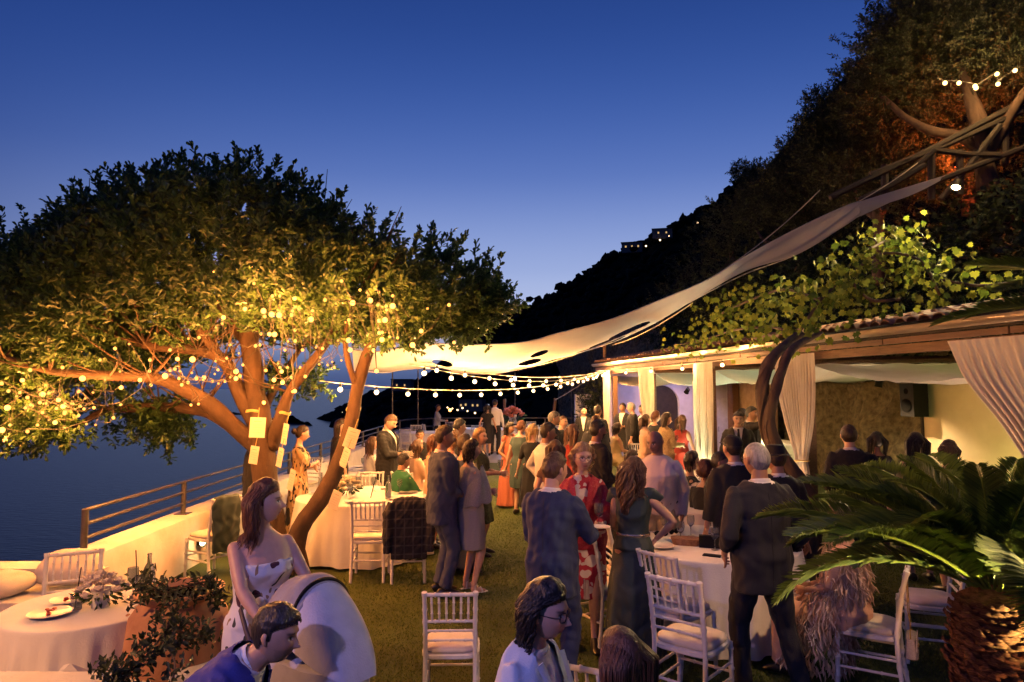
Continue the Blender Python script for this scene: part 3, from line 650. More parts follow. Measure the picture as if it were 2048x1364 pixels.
def vine_leaf_mesh():
    """grape leaf: five lobes around the stalk point"""
    pts = []
    for i, (a, r) in enumerate([(-90, .12), (-60, .42), (-30, .36), (0, .62), (22, .50), (50, .78), (70, .60), (90, 1.0), (110, .60), (130, .78), (158, .50), (180, .62), (210, .36), (240, .42)]):
        pts.append((r * math.cos(R(a)), r * math.sin(R(a)), -0.18 * (r ** 2) + 0.06 * math.sin(R(a * 5))))
    vs_ = [(0, 0, 0.04)] + pts
    me = bpy.data.meshes.new('leaf'); me.from_pydata(vs_, [], [(0, i + 1, (i + 1) % len(pts) + 1) for i in range(len(pts))]); me.update()
    return np.array(vs_), np.array([(0, i + 1, (i + 1) % len(pts) + 1) for i in range(len(pts))])
VLV, VLF = vine_leaf_mesh()
vine_root = Vector((3.42, 8.5, 0))
VINE = thing('grape_vine', 'old grape vine with twisted trunk climbing onto the pavilion eave, leaves lit yellow-green', 'vine', vine_root)
vt = MB()
W1_ = [(1612, 1010, 8.3, .10), (1580, 950, 8.3, .095), (1545, 890, 8.3, .085), (1528, 830, 8.35, .075), (1524, 770, 8.4, .07), (1540, 720, 8.5, .065), (1570, 690, 8.7, .06), (1600, 668, 9.0, .05)]
W2_ = [(1625, 1010, 8.25, .07), (1600, 960, 8.2, .07), (1560, 900, 8.2, .065), (1538, 850, 8.2, .06), (1545, 800, 8.2, .058), (1560, 750, 8.3, .055), (1582, 700, 8.5, .05), (1640, 665, 9.0, .035)]
for Wk in (W1_, W2_):
    Wk.insert(0, (Wk[0][0] + 6, 1150, Wk[0][2], Wk[0][3] * 1.25))
    limb(vt, [(x - vine_root.x, y - vine_root.y, z - vine_root.z, r) for (x, y, z, r) in [pxl(*q) for q in Wk]], 10, seg=40)
for Wk in (W1_, W2_):      # ropy strands of old bark twisting round both stems
    Q = spline([pxl(*q) for q in Wk], 60)
    for k in range(5):
        pts = []; rs = []
        for i, q in enumerate(Q):
            a = k * 1.2566 + i * .13 + .5 * math.sin(i * .21 + k); r = q[3] * (.86 + .10 * math.sin(i * .5 + k * 2)); pts.append(Vector(q[:3]) - vine_root + V(r * math.cos(a), r * math.sin(a), 0)); rs.append(q[3] * .36 * (.8 + .3 * math.sin(i * .37 + k)))
        vt.tube(pts, rs, 7)
vt.build('trunk', M_bark_dark, VINE, angle=180)
vine_paths = [[(1600, 668, 9.0), (1540, 655, 10.3), (1470, 660, 11.8), (1400, 682, 13.5), (1350, 690, 15)], [(1600, 660, 9.0), (1640, 600, 9.2), (1690, 560, 9.3), (1760, 510, 9.2), (1840, 520, 9), (1880, 590, 8.8)],
              [(1640, 600, 9.4), (1560, 580, 10.5), (1480, 610, 11.8), (1420, 640, 13)], [(1700, 560, 9.2), (1740, 600, 9.0), (1800, 600, 8.9)], [(1740, 500, 9.4), (1780, 480, 9.6), (1850, 490, 9.4)], [(1880, 560, 8.8), (1960, 570, 8.6), (2050, 560, 8.4)]]
sm = MB()
for P_ in vine_paths:
    limb(sm, [(p.x - vine_root.x, p.y - vine_root.y, p.z - vine_root.z, .02) for p in [at(*q) for q in P_]], 6, seg=20)
sm.build('stems', M_bark_dark, VINE, angle=180)
leaf_var = []
for s in range(4):
    rv = [0.1, 0.45, 0.75, 1.0][s]; leaf_var.append(np_mesh('leaf', VLV, VLF, F_vine, np.full(len(VLF), rv)))
rest_v = []; rest_f = []; rest_r = []; big = 0
spots = []
for P_, wgt in zip(vine_paths, (300, 420, 300, 130, 120, 80)):
    sp_ = spline([tuple(at(*q)) for q in P_], 60)
    for _ in range(wgt):
        p = sp_[random.randrange(60)]; spots.append((p + RNG.normal(size=3) * np.array([.22, .25, .17]), random.uniform(.055, .10)))
spots.sort(key=lambda q: -q[1] / q[0][1])
for p, s in spots:
    e = Euler((R(90) + random.gauss(0, .6), random.gauss(math.pi, .8), random.gauss(0, .7)))
    if big < 280:
        o = obj('leaf', leaf_var[random.randrange(4)], VINE, Vector(p) - vine_root); o.rotation_euler = e; o.scale = (s, s, s); big += 1
    else:
        Mx = np.array(e.to_matrix()); rest_f.append(VLF + len(rest_v) * len(VLV)); rest_v.append(VLV @ Mx.T * s + p - np.array(vine_root)); rest_r.append(np.full(len(VLF), random.random()))
fo = obj('foliage', np_mesh('foliage', np.vstack(rest_v), np.vstack(rest_f), F_vine, np.concatenate(rest_r)), VINE); fo['kind'] = 'stuff'

# ================================================================ CYCAD
F_frond = foliage('cycad_leaflets', (0.030, 0.065, 0.012), (0.15, 0.20, 0.035), 0.3, 0.45, 0.4)
def frond_mesh(L, droop, n, seed, m):
    rn = np.random.default_rng(seed); t = np.linspace(0, 1, 24)
    ang = R(62) - droop * t ** 1.3           # starts steep, arches over
    x = np.concatenate([[0], np.cumsum(np.cos(ang[:-1]))]) * L / 23; z = np.concatenate([[0], np.cumsum(np.sin(ang[:-1]))]) * L / 23
    B = []; D = []; Nn = []; ln = []; wd = []
    for s in (-1, 1):
        for i in range(n):
            q = 0.10 + 0.90 * i / n; xi = np.interp(q, t, x); zi = np.interp(q, t, z); a = np.interp(q, t, ang)
            fwd = np.array([math.cos(a), 0, math.sin(a)]); upn = np.array([-math.sin(a), 0, math.cos(a)])
            side = np.array([0, s, 0]); B.append([xi, 0, zi]); k = 0.55 + 0.5 * q
            D.append(side * 1.0 + fwd * k + upn * (0.42 + 0.1 * rn.normal())); Nn.append(upn * 1.0 - side * .35)
            prof = math.sin(math.pi * min(1, max(0.03, (q * 0.93 + 0.06)))) ** 0.55; ln.append(L * 0.17 * prof * rn.uniform(.9, 1.1) + .01); wd.append(0.0085)
    me1 = leaf_mesh('fl', B, D, Nn, ln, wd, m, rnd=np.clip(rn.normal(.5, .2, 2 * n), 0, 1), cup=0.1)
    mb = MB().tube([(a, 0, b) for a, b in zip(x, z)], list(np.linspace(.011, .003, 24)), 5)
    v0 = np.array([v.co[:] for v in me1.vertices]); f0 = np.array([p.vertices[:] for p in me1.polygons]); off = len(v0)
    fs_ = [tuple(f) for f in f0] ; me = bpy.data.meshes.new('frond')
    me.from_pydata([tuple(a) for a in v0] + mb.v, [], fs_ + [tuple(i + off for i in f) for f in mb.f]); me.update()
    at_ = me.attributes.new('rnd', 'FLOAT', 'FACE'); rr = np.concatenate([np.repeat(np.clip(rn.normal(.5, .22, 2 * n), 0, 1), 2), np.full(len(mb.f), .95)]).astype(np.float32)
    at_.data.foreach_set('value', rr); me.materials.append(m); return me
CY = Vector((2.54, 3.66, 0)); cy_top = 1.14
CYC = thing('cycad', 'large cycad with arching feather fronds and shaggy ringed trunk', 'palm', CY)
M_cytrunk = mat('cycad_trunk', (0.07, 0.032, 0.020), 0.95, (0.26, 0.12, 0.075), 22, 1.0, 70, spec=.1, stretch=(1, 1, 4))
tb = MB().lathe([(0.33, -.02), (0.31, .12), (0.24, .32), (0.215, .55), (0.205, .80), (0.21, 1.0), (0.18, 1.10), (0.08, 1.16)], n=28); tb.build('trunk', M_cytrunk, CYC)
trk = CYC.children[-1]
scale_me = MB().tube([(0, 0, -.03), (0, .030, 0), (0, .052, .028), (0, .050, .055)], [(.040, .02), (.042, .02), (.028, .012), (.010, .005)], 6, up=(1, 0, 0)).mesh('leaf_base', M_cytrunk)
k = 0
for row in range(26):
    z = 1.10 - row * 0.034; r = np.interp(z, [.12, .32, .55, .8, 1.0, 1.1], [.30, .24, .215, .205, .205, .18]); n_ = 30
    for j in range(n_):
        a = 2 * math.pi * (j + .5 * (row % 2)) / n_
        if k >= 298: break
        if math.sin(a) > 0.35: continue      # rear of the trunk is out of sight
        o = obj('leaf_base', scale_me, trk, (r * math.cos(a), r * math.sin(a), z), a - math.pi / 2); o.rotation_euler.x = random.uniform(-.25, .25); s = random.uniform(.5, .85); o.scale = (s * random.uniform(1.1, 1.6), s * random.uniform(.7, 1.3), s * random.uniform(.45, .9)); o.rotation_euler.y = random.uniform(-.3, .3); k += 1
fr = [frond_mesh(1.12, R(48 + 11 * i), 150, 40 + i, F_frond) for i in range(5)]
fi = 0
for ring, (cnt, tilt, sc) in enumerate([(8, 20, .76), (11, 0, .90), (12, -16, 1.02), (11, -32, 1.05)]):
    for j in range(cnt):
        a = 2 * math.pi * (j + .37 * ring) / cnt + random.uniform(-.12, .12)
        if ring == 3 and math.sin(a) < -.35: continue
        o = obj('frond', fr[(fi * 2 + ring) % 5], CYC, (0.05 * math.cos(a), 0.05 * math.sin(a), cy_top)); fi += 1
        s = sc * random.uniform(.88, 1.12); o.scale = (s, s * random.uniform(.85, 1.15), s)
        o.rotation_euler = Euler((random.uniform(-.25, .25), -R(tilt + random.uniform(-7, 7)), a))
# frond of another palm reaching in at the right edge, under the roof line
PF = thing('date_palm', 'palm fronds reaching in over the gutter at the right edge', 'palm', (4.75, 4.9, 0))
MB().lathe([(0.16, 0), (0.13, .6), (0.12, 1.6), (0.13, 2.82)], n=14).build('trunk', M_cytrunk, PF)
fr_flat = frond_mesh(1.3, R(30), 150, 77, F_frond)
for a, ti, s in [(166, -52, 1.15), (186, -46, 1.1), (150, -30, 1.0), (100, -30, 1.2), (40, -40, 1.2), (-40, -40, 1.2), (-100, -30, 1.1), (0, -20, 1.2)]:
    o = obj('frond', fr_flat, PF, (0, 0, 2.78)); o.scale = (s, s, s); o.rotation_euler = Euler((random.uniform(-.2, .2), -R(ti), R(a)))
# ================================================================ SHADE SAIL
M_sail = mat('white_sailcloth', (0.47, 0.46, 0.47), 0.7, (0.56, 0.55, 0.56), 1.2, 0.08, 50, trans=0.30)
def sail():
    near = [(704, 700, 9.6), (760, 703, 9.9), (845, 687, 10.4), (948, 690, 11.2), (1050, 684, 11.8), (1118, 666, 12.0), (1221, 639, 12.0), (1340, 592, 11.8), (1420, 557, 11.6), (1508, 503, 11.3), (1615, 447, 11.0), (1690, 413, 10.8), (1716, 404, 10.8)]
    far = [(712, 740, 12.2), (770, 745, 13.0), (845, 733, 14.0), (913, 741, 15.2), (1000, 743, 16.0), (1090, 727, 16.0), (1185, 697, 15.2), (1290, 652, 13.8), (1395, 596, 12.9), (1490, 548, 12.2), (1590, 510, 11.7), (1680, 452, 11.2), (1722, 430, 11.0)]
    A = spline([tuple(at(*q)) for q in near], 261); Bf = spline([tuple(at(*q)) for q in far], 261); nV = 90
    g_ = np.zeros((261, nV + 1, 3)); holes = [(.385, .30, .020), (.372, .47, .024), (.358, .64, .022), (.346, .79, .017), (.205, .36, .020), (.205, .54, .022), (.208, .72, .018), (.218, .85, .013), (.545, .55, .030), (.515, .68, .028), (.488, .80, .022)]
    for i in range(261):
        s = i / 260; wid = np.linalg.norm(A[i] - Bf[i])
        for j in range(nV + 1):
            t = j / nV; p = A[i] * (1 - t) + Bf[i] * t
            p = p.copy(); p[2] += -0.07 * wid * 4 * t * (1 - t) * 0.6 + 0.05 * math.sin(s * 19) * t + 0.03 * math.sin(t * 9 + s * 30) * (4 * t * (1 - t)); g_[i, j] = p
    verts = g_.reshape(-1, 3).tolist(); dead = set(); keepf = []
    def param(i, j): return i / 260, j / nV
    asp = 0.32
    for i in range(260):
        for j in range(nV):
            s, t = (i + .5) / 260, (j + .5) / nV; d = False
            for (hs, ht, r) in holes:
                if ((s - hs) / r) ** 2 + ((t - ht) / (r * 3.0)) ** 2 < 1: d = True
            if not d: keepf.append((i * (nV + 1) + j, (i + 1) * (nV + 1) + j, (i + 1) * (nV + 1) + j + 1, i * (nV + 1) + j + 1))
    # pull the cut edges onto smooth ovals
    used = {}
    for f in keepf:
        for a in f: used[a] = used.get(a, 0) + 1
    for idx in list(used):
        i, j = divmod(idx, nV + 1)
        if 0 < i < 260 and 0 < j < nV and used[idx] < 4:
            s, t = param(i, j)
            for (hs, ht, r) in holes:
                q = math.hypot((s - hs) / r, (t - ht) / (r * 3.0))
                if q < 1.6:
                    ns, ntt = hs + (s - hs) / q, ht + (t - ht) / q; fi, fj = ns * 260, ntt * nV; a, b = int(fi), int(fj); x, y = fi - a, fj - b
                    verts[idx] = (g_[a, b] * (1 - x) * (1 - y) + g_[a + 1, b] * x * (1 - y) + g_[a, b + 1] * (1 - x) * y + g_[a + 1, b + 1] * x * y).tolist()
    m = MB(); m.v = [tuple(v) for v in verts]; m.f = keepf; return m, A, Bf
sm_, SA, SB = sail()
SAIL = sm_.build('shade_sail', M_sail, angle=180); tag(SAIL, 'long white shade sail with round vent holes stretched from tree to hillside', 'shade sail')
MB().tube([tuple(p) for p in SA[::4]], 0.012, 6).build('edge_rope', M_sail, SAIL); MB().tube([tuple(p) for p in SB[::4]], 0.012, 6).build('edge_rope', M_sail, SAIL)
# pulled-out corner flap and its rope
fl = MB().grid(lambda a, b: at(1716, 404, 10.8).lerp(at(1722, 432, 11.0), b).lerp(at(1908, 345, 11.2), a * (1 - .0)) + V(0, 0, -.10 * math.sin(math.pi * a) * (1 - 2 * abs(b - .5)) - .0), 24, 4); fl.build('corner_flap', M_sail, SAIL)
M_rope = mat('pale_rope', (0.34, 0.30, 0.26), 0.9)
def rope(label, a, b_, sag=0.05, r=0.009, m=M_rope):
    pts = [Vector(a).lerp(Vector(b_), i / 16) - V(0, 0, 4 * sag * (i / 16) * (1 - i / 16)) for i in range(17)]
    return tag(MB().tube(pts, r, 6).build('guy_rope', m), label, 'rope')
rope('rope from sail tip to the rustic railing on the hillside', at(1716, 404, 10.8), at(1880, 290, 11.3))
rope('long rope running from the sail over the dark hillside', at(1415, 560, 11.6), at(1640, 380, 12.5), 0.1)
rope('rope from the sail underside down to the pavilion corner', at(1385, 606, 13), at(1225, 690, 19.3), 0.1, .014)
rope('rope from pole foot up to the string lights at the far end', at(1110, 800, 24), at(1200, 740, 20.2), 0.05, .014)
rope('taut rope at the top edge of the sail wing by the tree', at(704, 700, 9.6), at(640, 640, 9.2), 0.02)
def pole(label, u, v0, v1, d, r=0.022, lean=0, m=M_rail, name='light_pole', cat='pole'):
    a, b_ = at(u, v0, d), at(u + lean, v1, d); a.z = max(a.z, 0.0)
    p = thing(name, label, cat, a)
    MB().tube([(0, 0, 0), b_ - a], r, 8).build('shaft', m, p); MB().lathe([(r * 3, 0), (r * 3, .015), (r * 1.3, .03)], n=10).build('base', m, p); return p
G = 'thin steel poles along the terrace edge'
for u, v1, d, nm in [(785, 735, 24.5, 'leftmost of the thin steel poles, in front of the headland'), (836, 735, 25.2, 'thin steel pole just right of the standing man with phone'), (1030, 745, 26.6, 'thin steel pole with white spotlight behind the couple'), (1143, 745, 26.4, 'thin steel pole beside the slanting rope at the far end')]:
    pole(nm, u, 870, v1, d)
pole('short orange timber post left of the centre pole', 1009, 862, 798, 26.0, .055, 0, M_wood, 'timber_post', 'post')
pole('leaning orange timber post beside the slanting rope', 1104, 862, 796, 25.0, .055, 7, M_wood, 'timber_post', 'post')
pole('tall timber post at the far pavilion corner', 1209, 840, 690, 20.6, .05, 0, M_wood, 'timber_post', 'post')

# ================================================================ RUSTIC RAILING AND LAMPS ON THE UPPER TERRACE
rr_ = thing('rustic_railing', 'dark rustic timber railing with crossed poles on the upper terrace', 'railing', at(1800, 400, 11.3))
o_ = rr_.location.copy()
for a, b_ in [((1660, 395), (2060, 195)), ((1690, 425), (2060, 290)), ((1740, 350), (2060, 215)), ((1720, 400), (1850, 330)), ((1790, 360), (1870, 300)), ((1870, 300), (2000, 310)), ((1880, 400), (2000, 250))]:
    MB().tube([at(*a, 11.2) - o_, at((a[0] + b_[0]) / 2, (a[1] + b_[1]) / 2 + 4, 11.2) - o_, at(*b_, 11.1) - o_], .05, 7).build('rail', M_darkwood, rr_)
for u, v0, v1 in [(1770, 420, 330), (1863, 400, 295), (2010, 330, 235), (1920, 390, 300)]:
    MB().tube([at(u, v0, 11.25) - o_, at(u, v1, 11.25) - o_], .06, 7).build('post', M_darkwood, rr_)

# ================================================================ LAMPS SEEN, INFERRED AND ADDED
WARM = (1.0, 0.50, 0.17)
E_fairy = [emit('fairy_bulb_glow_%d' % i, (1.0, 0.37, 0.07), e) for i, e in enumerate((2.4, 3.4, 5.5))]
E_fest = emit('festoon_bulb_glow', (1.0, 0.66, 0.32), 6)
def bulb_light(parent, loc, color, power, r):
    """the light a bulb gives off, in the bulb's own builder"""
    key = ('L', color, power)
    if key not in MATS:
        L = bpy.data.lights.new('bulb_light', 'POINT'); L.energy = power; L.color = color; L.shadow_soft_size = r; MATS[key] = L
    o = bpy.data.objects.new('bulb_light', MATS[key]); COL.objects.link(o); o.parent = parent; o.location = loc
M_cable = mat('string_cable', (0.55, 0.50, 0.40), 0.6)
M_cable_d = mat('dark_cable', (0.02, 0.018, 0.015), 0.6)
fairy_px = [(505,533),(508,567),(545,592),(560,610),(583,630),(527,622),(490,618),(683,562),(700,598),(672,607),(720,580),(585,622),(550,680),(637,674),(632,695),(612,672),(645,697),(398,675),(377,677),(447,635),(432,655),
 (147,620),(160,725),(230,697),(258,688),(355,718),(350,738),(302,770),(125,735),(165,757),(240,743),(242,775),(186,785),(96,787),(117,800),(130,808),(147,808),(92,807),(64,812),(85,825),(113,817),(127,819),(40,785),(17,782),(3,767),(55,795),
 (4,860),(10,880),(55,863),(33,870),(173,848),(382,810),(397,808),(330,752),(358,757),(376,765),(393,757),(408,755),(425,762),(437,767),(450,763),(480,752),(472,757),
 (548,760),(565,765),(556,727),(575,735),(640,715),(655,730),(668,735),(600,735),(545,775),(583,755),(773,620),(785,612),(770,640),(765,665),(898,610),(735,670),(700,700),(660,560),(825,690),(908,685),(730,690),(690,645),(855,617),
 (620,640),(650,600),(605,700),(520,690),(570,700),(590,660),(460,690),(340,700),(300,720),(200,720),(60,740),(20,730),(280,760),(210,760),(20,850),(75,850),(110,845)]
bulb_sizes = [MB().ball((0, 0, 0), r, 8, 6).mesh('bulb', E_fairy[q]) for r, q in ((.013, 0), (.016, 1), (.019, 1), (.024, 2), (.031, 2))]
fairy_px += [(random.gauss(90, 70), random.gauss(810, 28)) for _ in range(30)] + [(random.gauss(560, 70), random.gauss(670, 55)) for _ in range(44)] + [(random.gauss(430, 60), random.gauss(745, 22)) for _ in range(14)] + [(random.gauss(740, 60), random.gauss(640, 35)) for _ in range(22)]
chunks = [(0, 21, 'fairy light string wound through the upper middle of the tree'), (21, 46, 'fairy light string along the low left limbs of the tree'), (46, 63, 'fairy light string drooping at the far left and along the lowest limb'), (63, 85, 'fairy light string on the right side of the tree'), (85, 110, 'fairy light string deep inside the middle of the tree'), (110, 400, 'fairy light string of small bulbs scattered through the whole tree')]
for a, b_, lab in chunks:
    t = thing('fairy_light_string', lab, 'string lights', (TB.x, TB.y, 1.5), 0, 'fairy light strings in the tree'); o_ = t.location.copy(); pts = []
    for i, (u, v) in enumerate(fairy_px[a:b_]):
        d = random.uniform(7.15, 8.1) if u < 420 else random.uniform(7.35, 8.5)
        if v < 640: d = random.uniform(7.2, 7.7)
        p = at(u, v, d) - o_; pts.append(p); bi = random.choice((0, 0, 1, 1, 2, 2, 3, 4)); o = obj('bulb', bulb_sizes[bi], t, p); bulb_light(t, p, (1.0, .33, .06), (4.8, 7.5, 10, 16, 24)[bi], .037)
    pts.sort(key=lambda q: q.x); cp = []
    for p, q in zip(pts, pts[1:]): cp += [p + V(0, 0, .03), p.lerp(q, .5) + V(0, .1, -.02)]
    MB().tube(cp, .004, 4).build('cable', M_cable_d, t)
fest_me = MB().ball((0, 0, 0), .036, 10, 7).mesh('bulb', E_fest)
sock_me = MB().lathe([(.012, 0), (.017, .01), (.017, .045), (.008, .06)], n=8).mesh('socket', M_cable_d)
def festoon(label, a, b_, sag, n, first=.5):
    a, b_ = Vector(a), Vector(b_); t = thing('festoon_string', label, 'string lights', a, 0, 'festoon strings over the lawn')
    f = lambda s: (b_ - a) * s - V(0, 0, 4 * sag * s * (1 - s))
    MB().tube([f(i / 40) for i in range(41)], .007, 5).build('cable', M_cable, t)
    for i in range(n):
        p = f((i + first) / n) - V(0, 0, .085); bo = obj('bulb', fest_me, t, p); bulb_light(t, p, (1.0, .46, .14), 150, .045); obj('socket', sock_me, bo, (0, 0, .028))
festoon('festoon bulb string crossing low from tree trunk to the pavilion corner', at(640, 762, 8.9), at(1214, 742, 19.7), .30, 15)
festoon('festoon bulb string hanging from the tree branch tip to the pavilion corner', at(818, 728, 9.4), at(1216, 740, 19.5), .28, 13)
festoon('upper festoon bulb string running to the centre pole', at(842, 724, 11), at(1205, 742, 20), .22, 10)
festoon('festoon bulb string along the pavilion eave', pv(0.5, -.3, 2.72), pv(9.2, -.3, 2.72), .04, 5)
def lamp(name, label, loc, color, power, kind='POINT', target=None, angle=60, radius=.04, cat='lamp', body=True, lens_e=None, blend=.5):
    """a fitting (housing and lens) that carries its own light"""
    loc = Vector(loc); t = thing(name, label, cat, loc)
    d = (Vector(target) - loc).normalized() if target is not None else V(0, 0, -1)
    q = d.to_track_quat('-Z', 'Y'); Mx = q.to_matrix()
    MB().lathe([(.045, .13), (.06, .11), (.065, .0), (.075, -.02), (.068, -.02), (.058, .0)], (0, 0, 0), 14, Mx, cap=False).build('housing', M_black, t)
    MB().lathe([(.0, .004), (.056, .0), (.057, -.006), (0, -.004)], (0, 0, 0), 14, Mx).build('lens', emit(name + '_lens', color, lens_e or 20), t)
    MB().box(Mx @ V(0, 0, .14), (.03, .12, .03), Mx).build('bracket', M_rail, t)
    L = bpy.data.lights.new(name + '_light', kind); L.energy = power; L.color = color; L.shadow_soft_size = radius
    if kind == 'SPOT': L.spot_size = R(angle); L.spot_blend = blend
    lo = bpy.data.objects.new(name + '_light', L); COL.objects.link(lo); lo.parent = t; lo.location = d * .04; lo.rotation_euler = q.to_euler()
    return t
# wall light in the parapet
wl = at(436, 1082, 8.75); wl.x = -3.9
lamp('wall_light', 'bright white wall light low on the parapet beside the draped chair', wl, (1.0, .80, .38), 5, 'POINT', wl + V(1, -.3, 0), cat='wall light')
# flood lamp on the upper terrace
lamp('flood_lamp', 'bright white flood lamp under the rustic railing above the roof', at(1912, 374, 9.9), (1.0, .72, .34), 900, 'SPOT', at(1912, 374, 9.9) + V(-.55, -.35, -1), 118, .06, lens_e=30, cat='flood lamp')
# lanterns in the upper tree
t = thing('festoon_string', 'short row of lanterns hanging in the upper hillside tree', 'string lights', at(1950, 160, 10.9)); o_ = t.location.copy()
lp = [(1890, 166), (1918, 166), (1950, 172), (1952, 176), (1994, 148), (1996, 168), (2030, 141)]
lan_me = MB().ball((0, 0, 0), .034, 10, 7).mesh('bulb', emit('lantern_glow', (1.0, .62, .25), 5))
for u, v in lp: obj('bulb', lan_me, t, at(u, v, 10.6) - o_); bulb_light(t, at(u, v, 10.6) - o_, (1.0, .58, .20), 48, .045)
MB().tube([at(u, v - 5, 10.6) - o_ for u, v in [(1870, 160)] + lp + [(2060, 130)]], .005, 4).build('cable', M_cable_d, t)
lamp('red_uplight', 'red spotlight hidden behind the big evergreen trunk', at(1915, 330, 12.0), (1.0, .12, .02), 260, 'POINT', at(1930, 240, 13), cat='uplight')
# uplights at the curtain feet
a = pv(7.15, -.42, .08); lamp('curtain_uplight', 'uplight at the foot of the straight wide curtain', a, (1.0, .95, .5), 240, 'SPOT', a + V(.12, .03, 1.2), 70, cat='uplight')
a = pv(14.3, -.40, .08); lamp('curtain_uplight', 'warm uplight behind the cycad at the near curtain', a, (1.0, .55, .32), 260, 'SPOT', a + V(.25, .05, 1.2), 80, cat='uplight')
a = pv(10.9, 3.1, .1); lamp('curtain_uplight', 'yellow-green uplight at the rock wall inside the pavilion', a, (.80, 1.0, .20), 60, 'SPOT', a + V(.2, .3, 1.4), 110, cat='uplight')
a = pv(5.6, 1.2, .1); lamp('curtain_uplight', 'green uplight on the floor under the draped ceiling', a, (.85, 1.0, .6), 330, 'SPOT', a + V(0, 0, 2), 130, cat='uplight')
a = pv(1.6, 2.0, 2.1); lamp('ceiling_spot', 'violet spotlight under the far end of the pavilion ceiling', a, (.65, .5, 1.0), 120, 'SPOT', a + V(-.4, 1.2, -1.2), 140, cat='spotlight')
a = pv(8.6, 2.6, 2.25); lamp('ceiling_spot', 'warm spotlight over the bar counter inside the pavilion', a, (1.0, .66, .32), 260, 'SPOT', a + V(-.3, .3, -2), 150, cat='spotlight')
a = pv(13.9, 1.4, 2.3); lamp('ceiling_spot', 'warm spotlight on the cream panel inside the pavilion', a, (1.0, .74, .34), 300, 'SPOT', pv(13.4, 3.6, 1.2), 120, cat='spotlight')
a = Vector((3.6, 3.0, 5.2)); PL = lamp('assumed_pole_lamp', 'assumed peach spotlight on an added tall pole, out of view at right', a, (1.0, .54, .26), 800, 'SPOT', (1.2, 5.2, .4), 40, .08, cat='spotlight', blend=.7); MB().tube([(.05, 0, .1), (.05, 0, -5.2)], .03, 8).build('pole', M_rail, PL)  # unseen lamp and pole, assumed from the peach light on the chairs
a = pv(10.0, -.5, .08); lamp('curtain_uplight', 'added warm uplight at the foot of the gathered pleated curtain', a, (1.0, .72, .42), 200, 'SPOT', a + V(.12, .06, 1.2), 80, cat='uplight')  # uplight added only to brighten the gathered curtain
a = pv(12.2, .9, .1); lamp('added_uplight', 'added peach uplight on the floor under the near bay of draped ceiling', a, (1.0, .62, .36), 210, 'SPOT', a + V(0, 0, 2), 130, cat='uplight')  # extra lamp put in to lift the dark ceiling swags above it
a = at(1022, 868, 25.2); lamp('added_uplight', 'added orange lamp tinting the dried arrangement at the far end', a, (1.0, .33, .08), 60, 'POINT', a + V(0, 0, 1), cat='uplight')  # extra lamp put in to turn the arrangement more orange
# white spot on the centre pole and blue wash at the far tables
a = at(1030, 757, 26.4); lamp('pole_spot', 'white spotlight at the head of the centre pole', a, (.72, .76, 1.0), 320, 'SPOT', (-.5, 22, 0), 95, lens_e=60, cat='spotlight')
a = Vector((-3.75, 2.75, 2.45)); lamp('assumed_lantern', 'assumed orange lantern, out of view, lighting the small corner table', a, (1.0, .42, .14), 260, 'POINT', a + V(.5, .3, -1), cat='lantern')  # lamp assumed from the orange light on the corner table; nothing holds it up
# uplight at the cycad
a = Vector((2.80, 3.16, .88)); lamp('garden_uplight', 'garden uplight among the cycad fronds', a, (1.0, .76, .24), 240, 'SPOT', (2.52, 3.55, 1.45), 120, radius=.02, cat='uplight')
a = Vector((2.85, 3.05, .25)); lamp('garden_uplight', 'orange uplight at the foot of the cycad trunk', a, (1.0, .42, .14), 70, 'SPOT', (2.55, 3.62, .75), 100, cat='uplight')
# unseen stage light left of the camera, assumed from violet light and shadow
a = Vector((-1.65, .5, 2.9)); lamp('assumed_stage_light', 'assumed violet stage light on an added stand, out of view at left', a, (.52, .40, 1.0), 170, 'SPOT', (-.05, 3.6, .6), 58, .05, cat='stage light')
MB().tube([(0, 0, -.1), (0, 0, -2.9)], .02, 8).build('stand', M_rail, bpy.data.objects[[o.name for o in bpy.data.objects if o.name.startswith('assumed_stage_light') and o.type == 'EMPTY'][-1]])
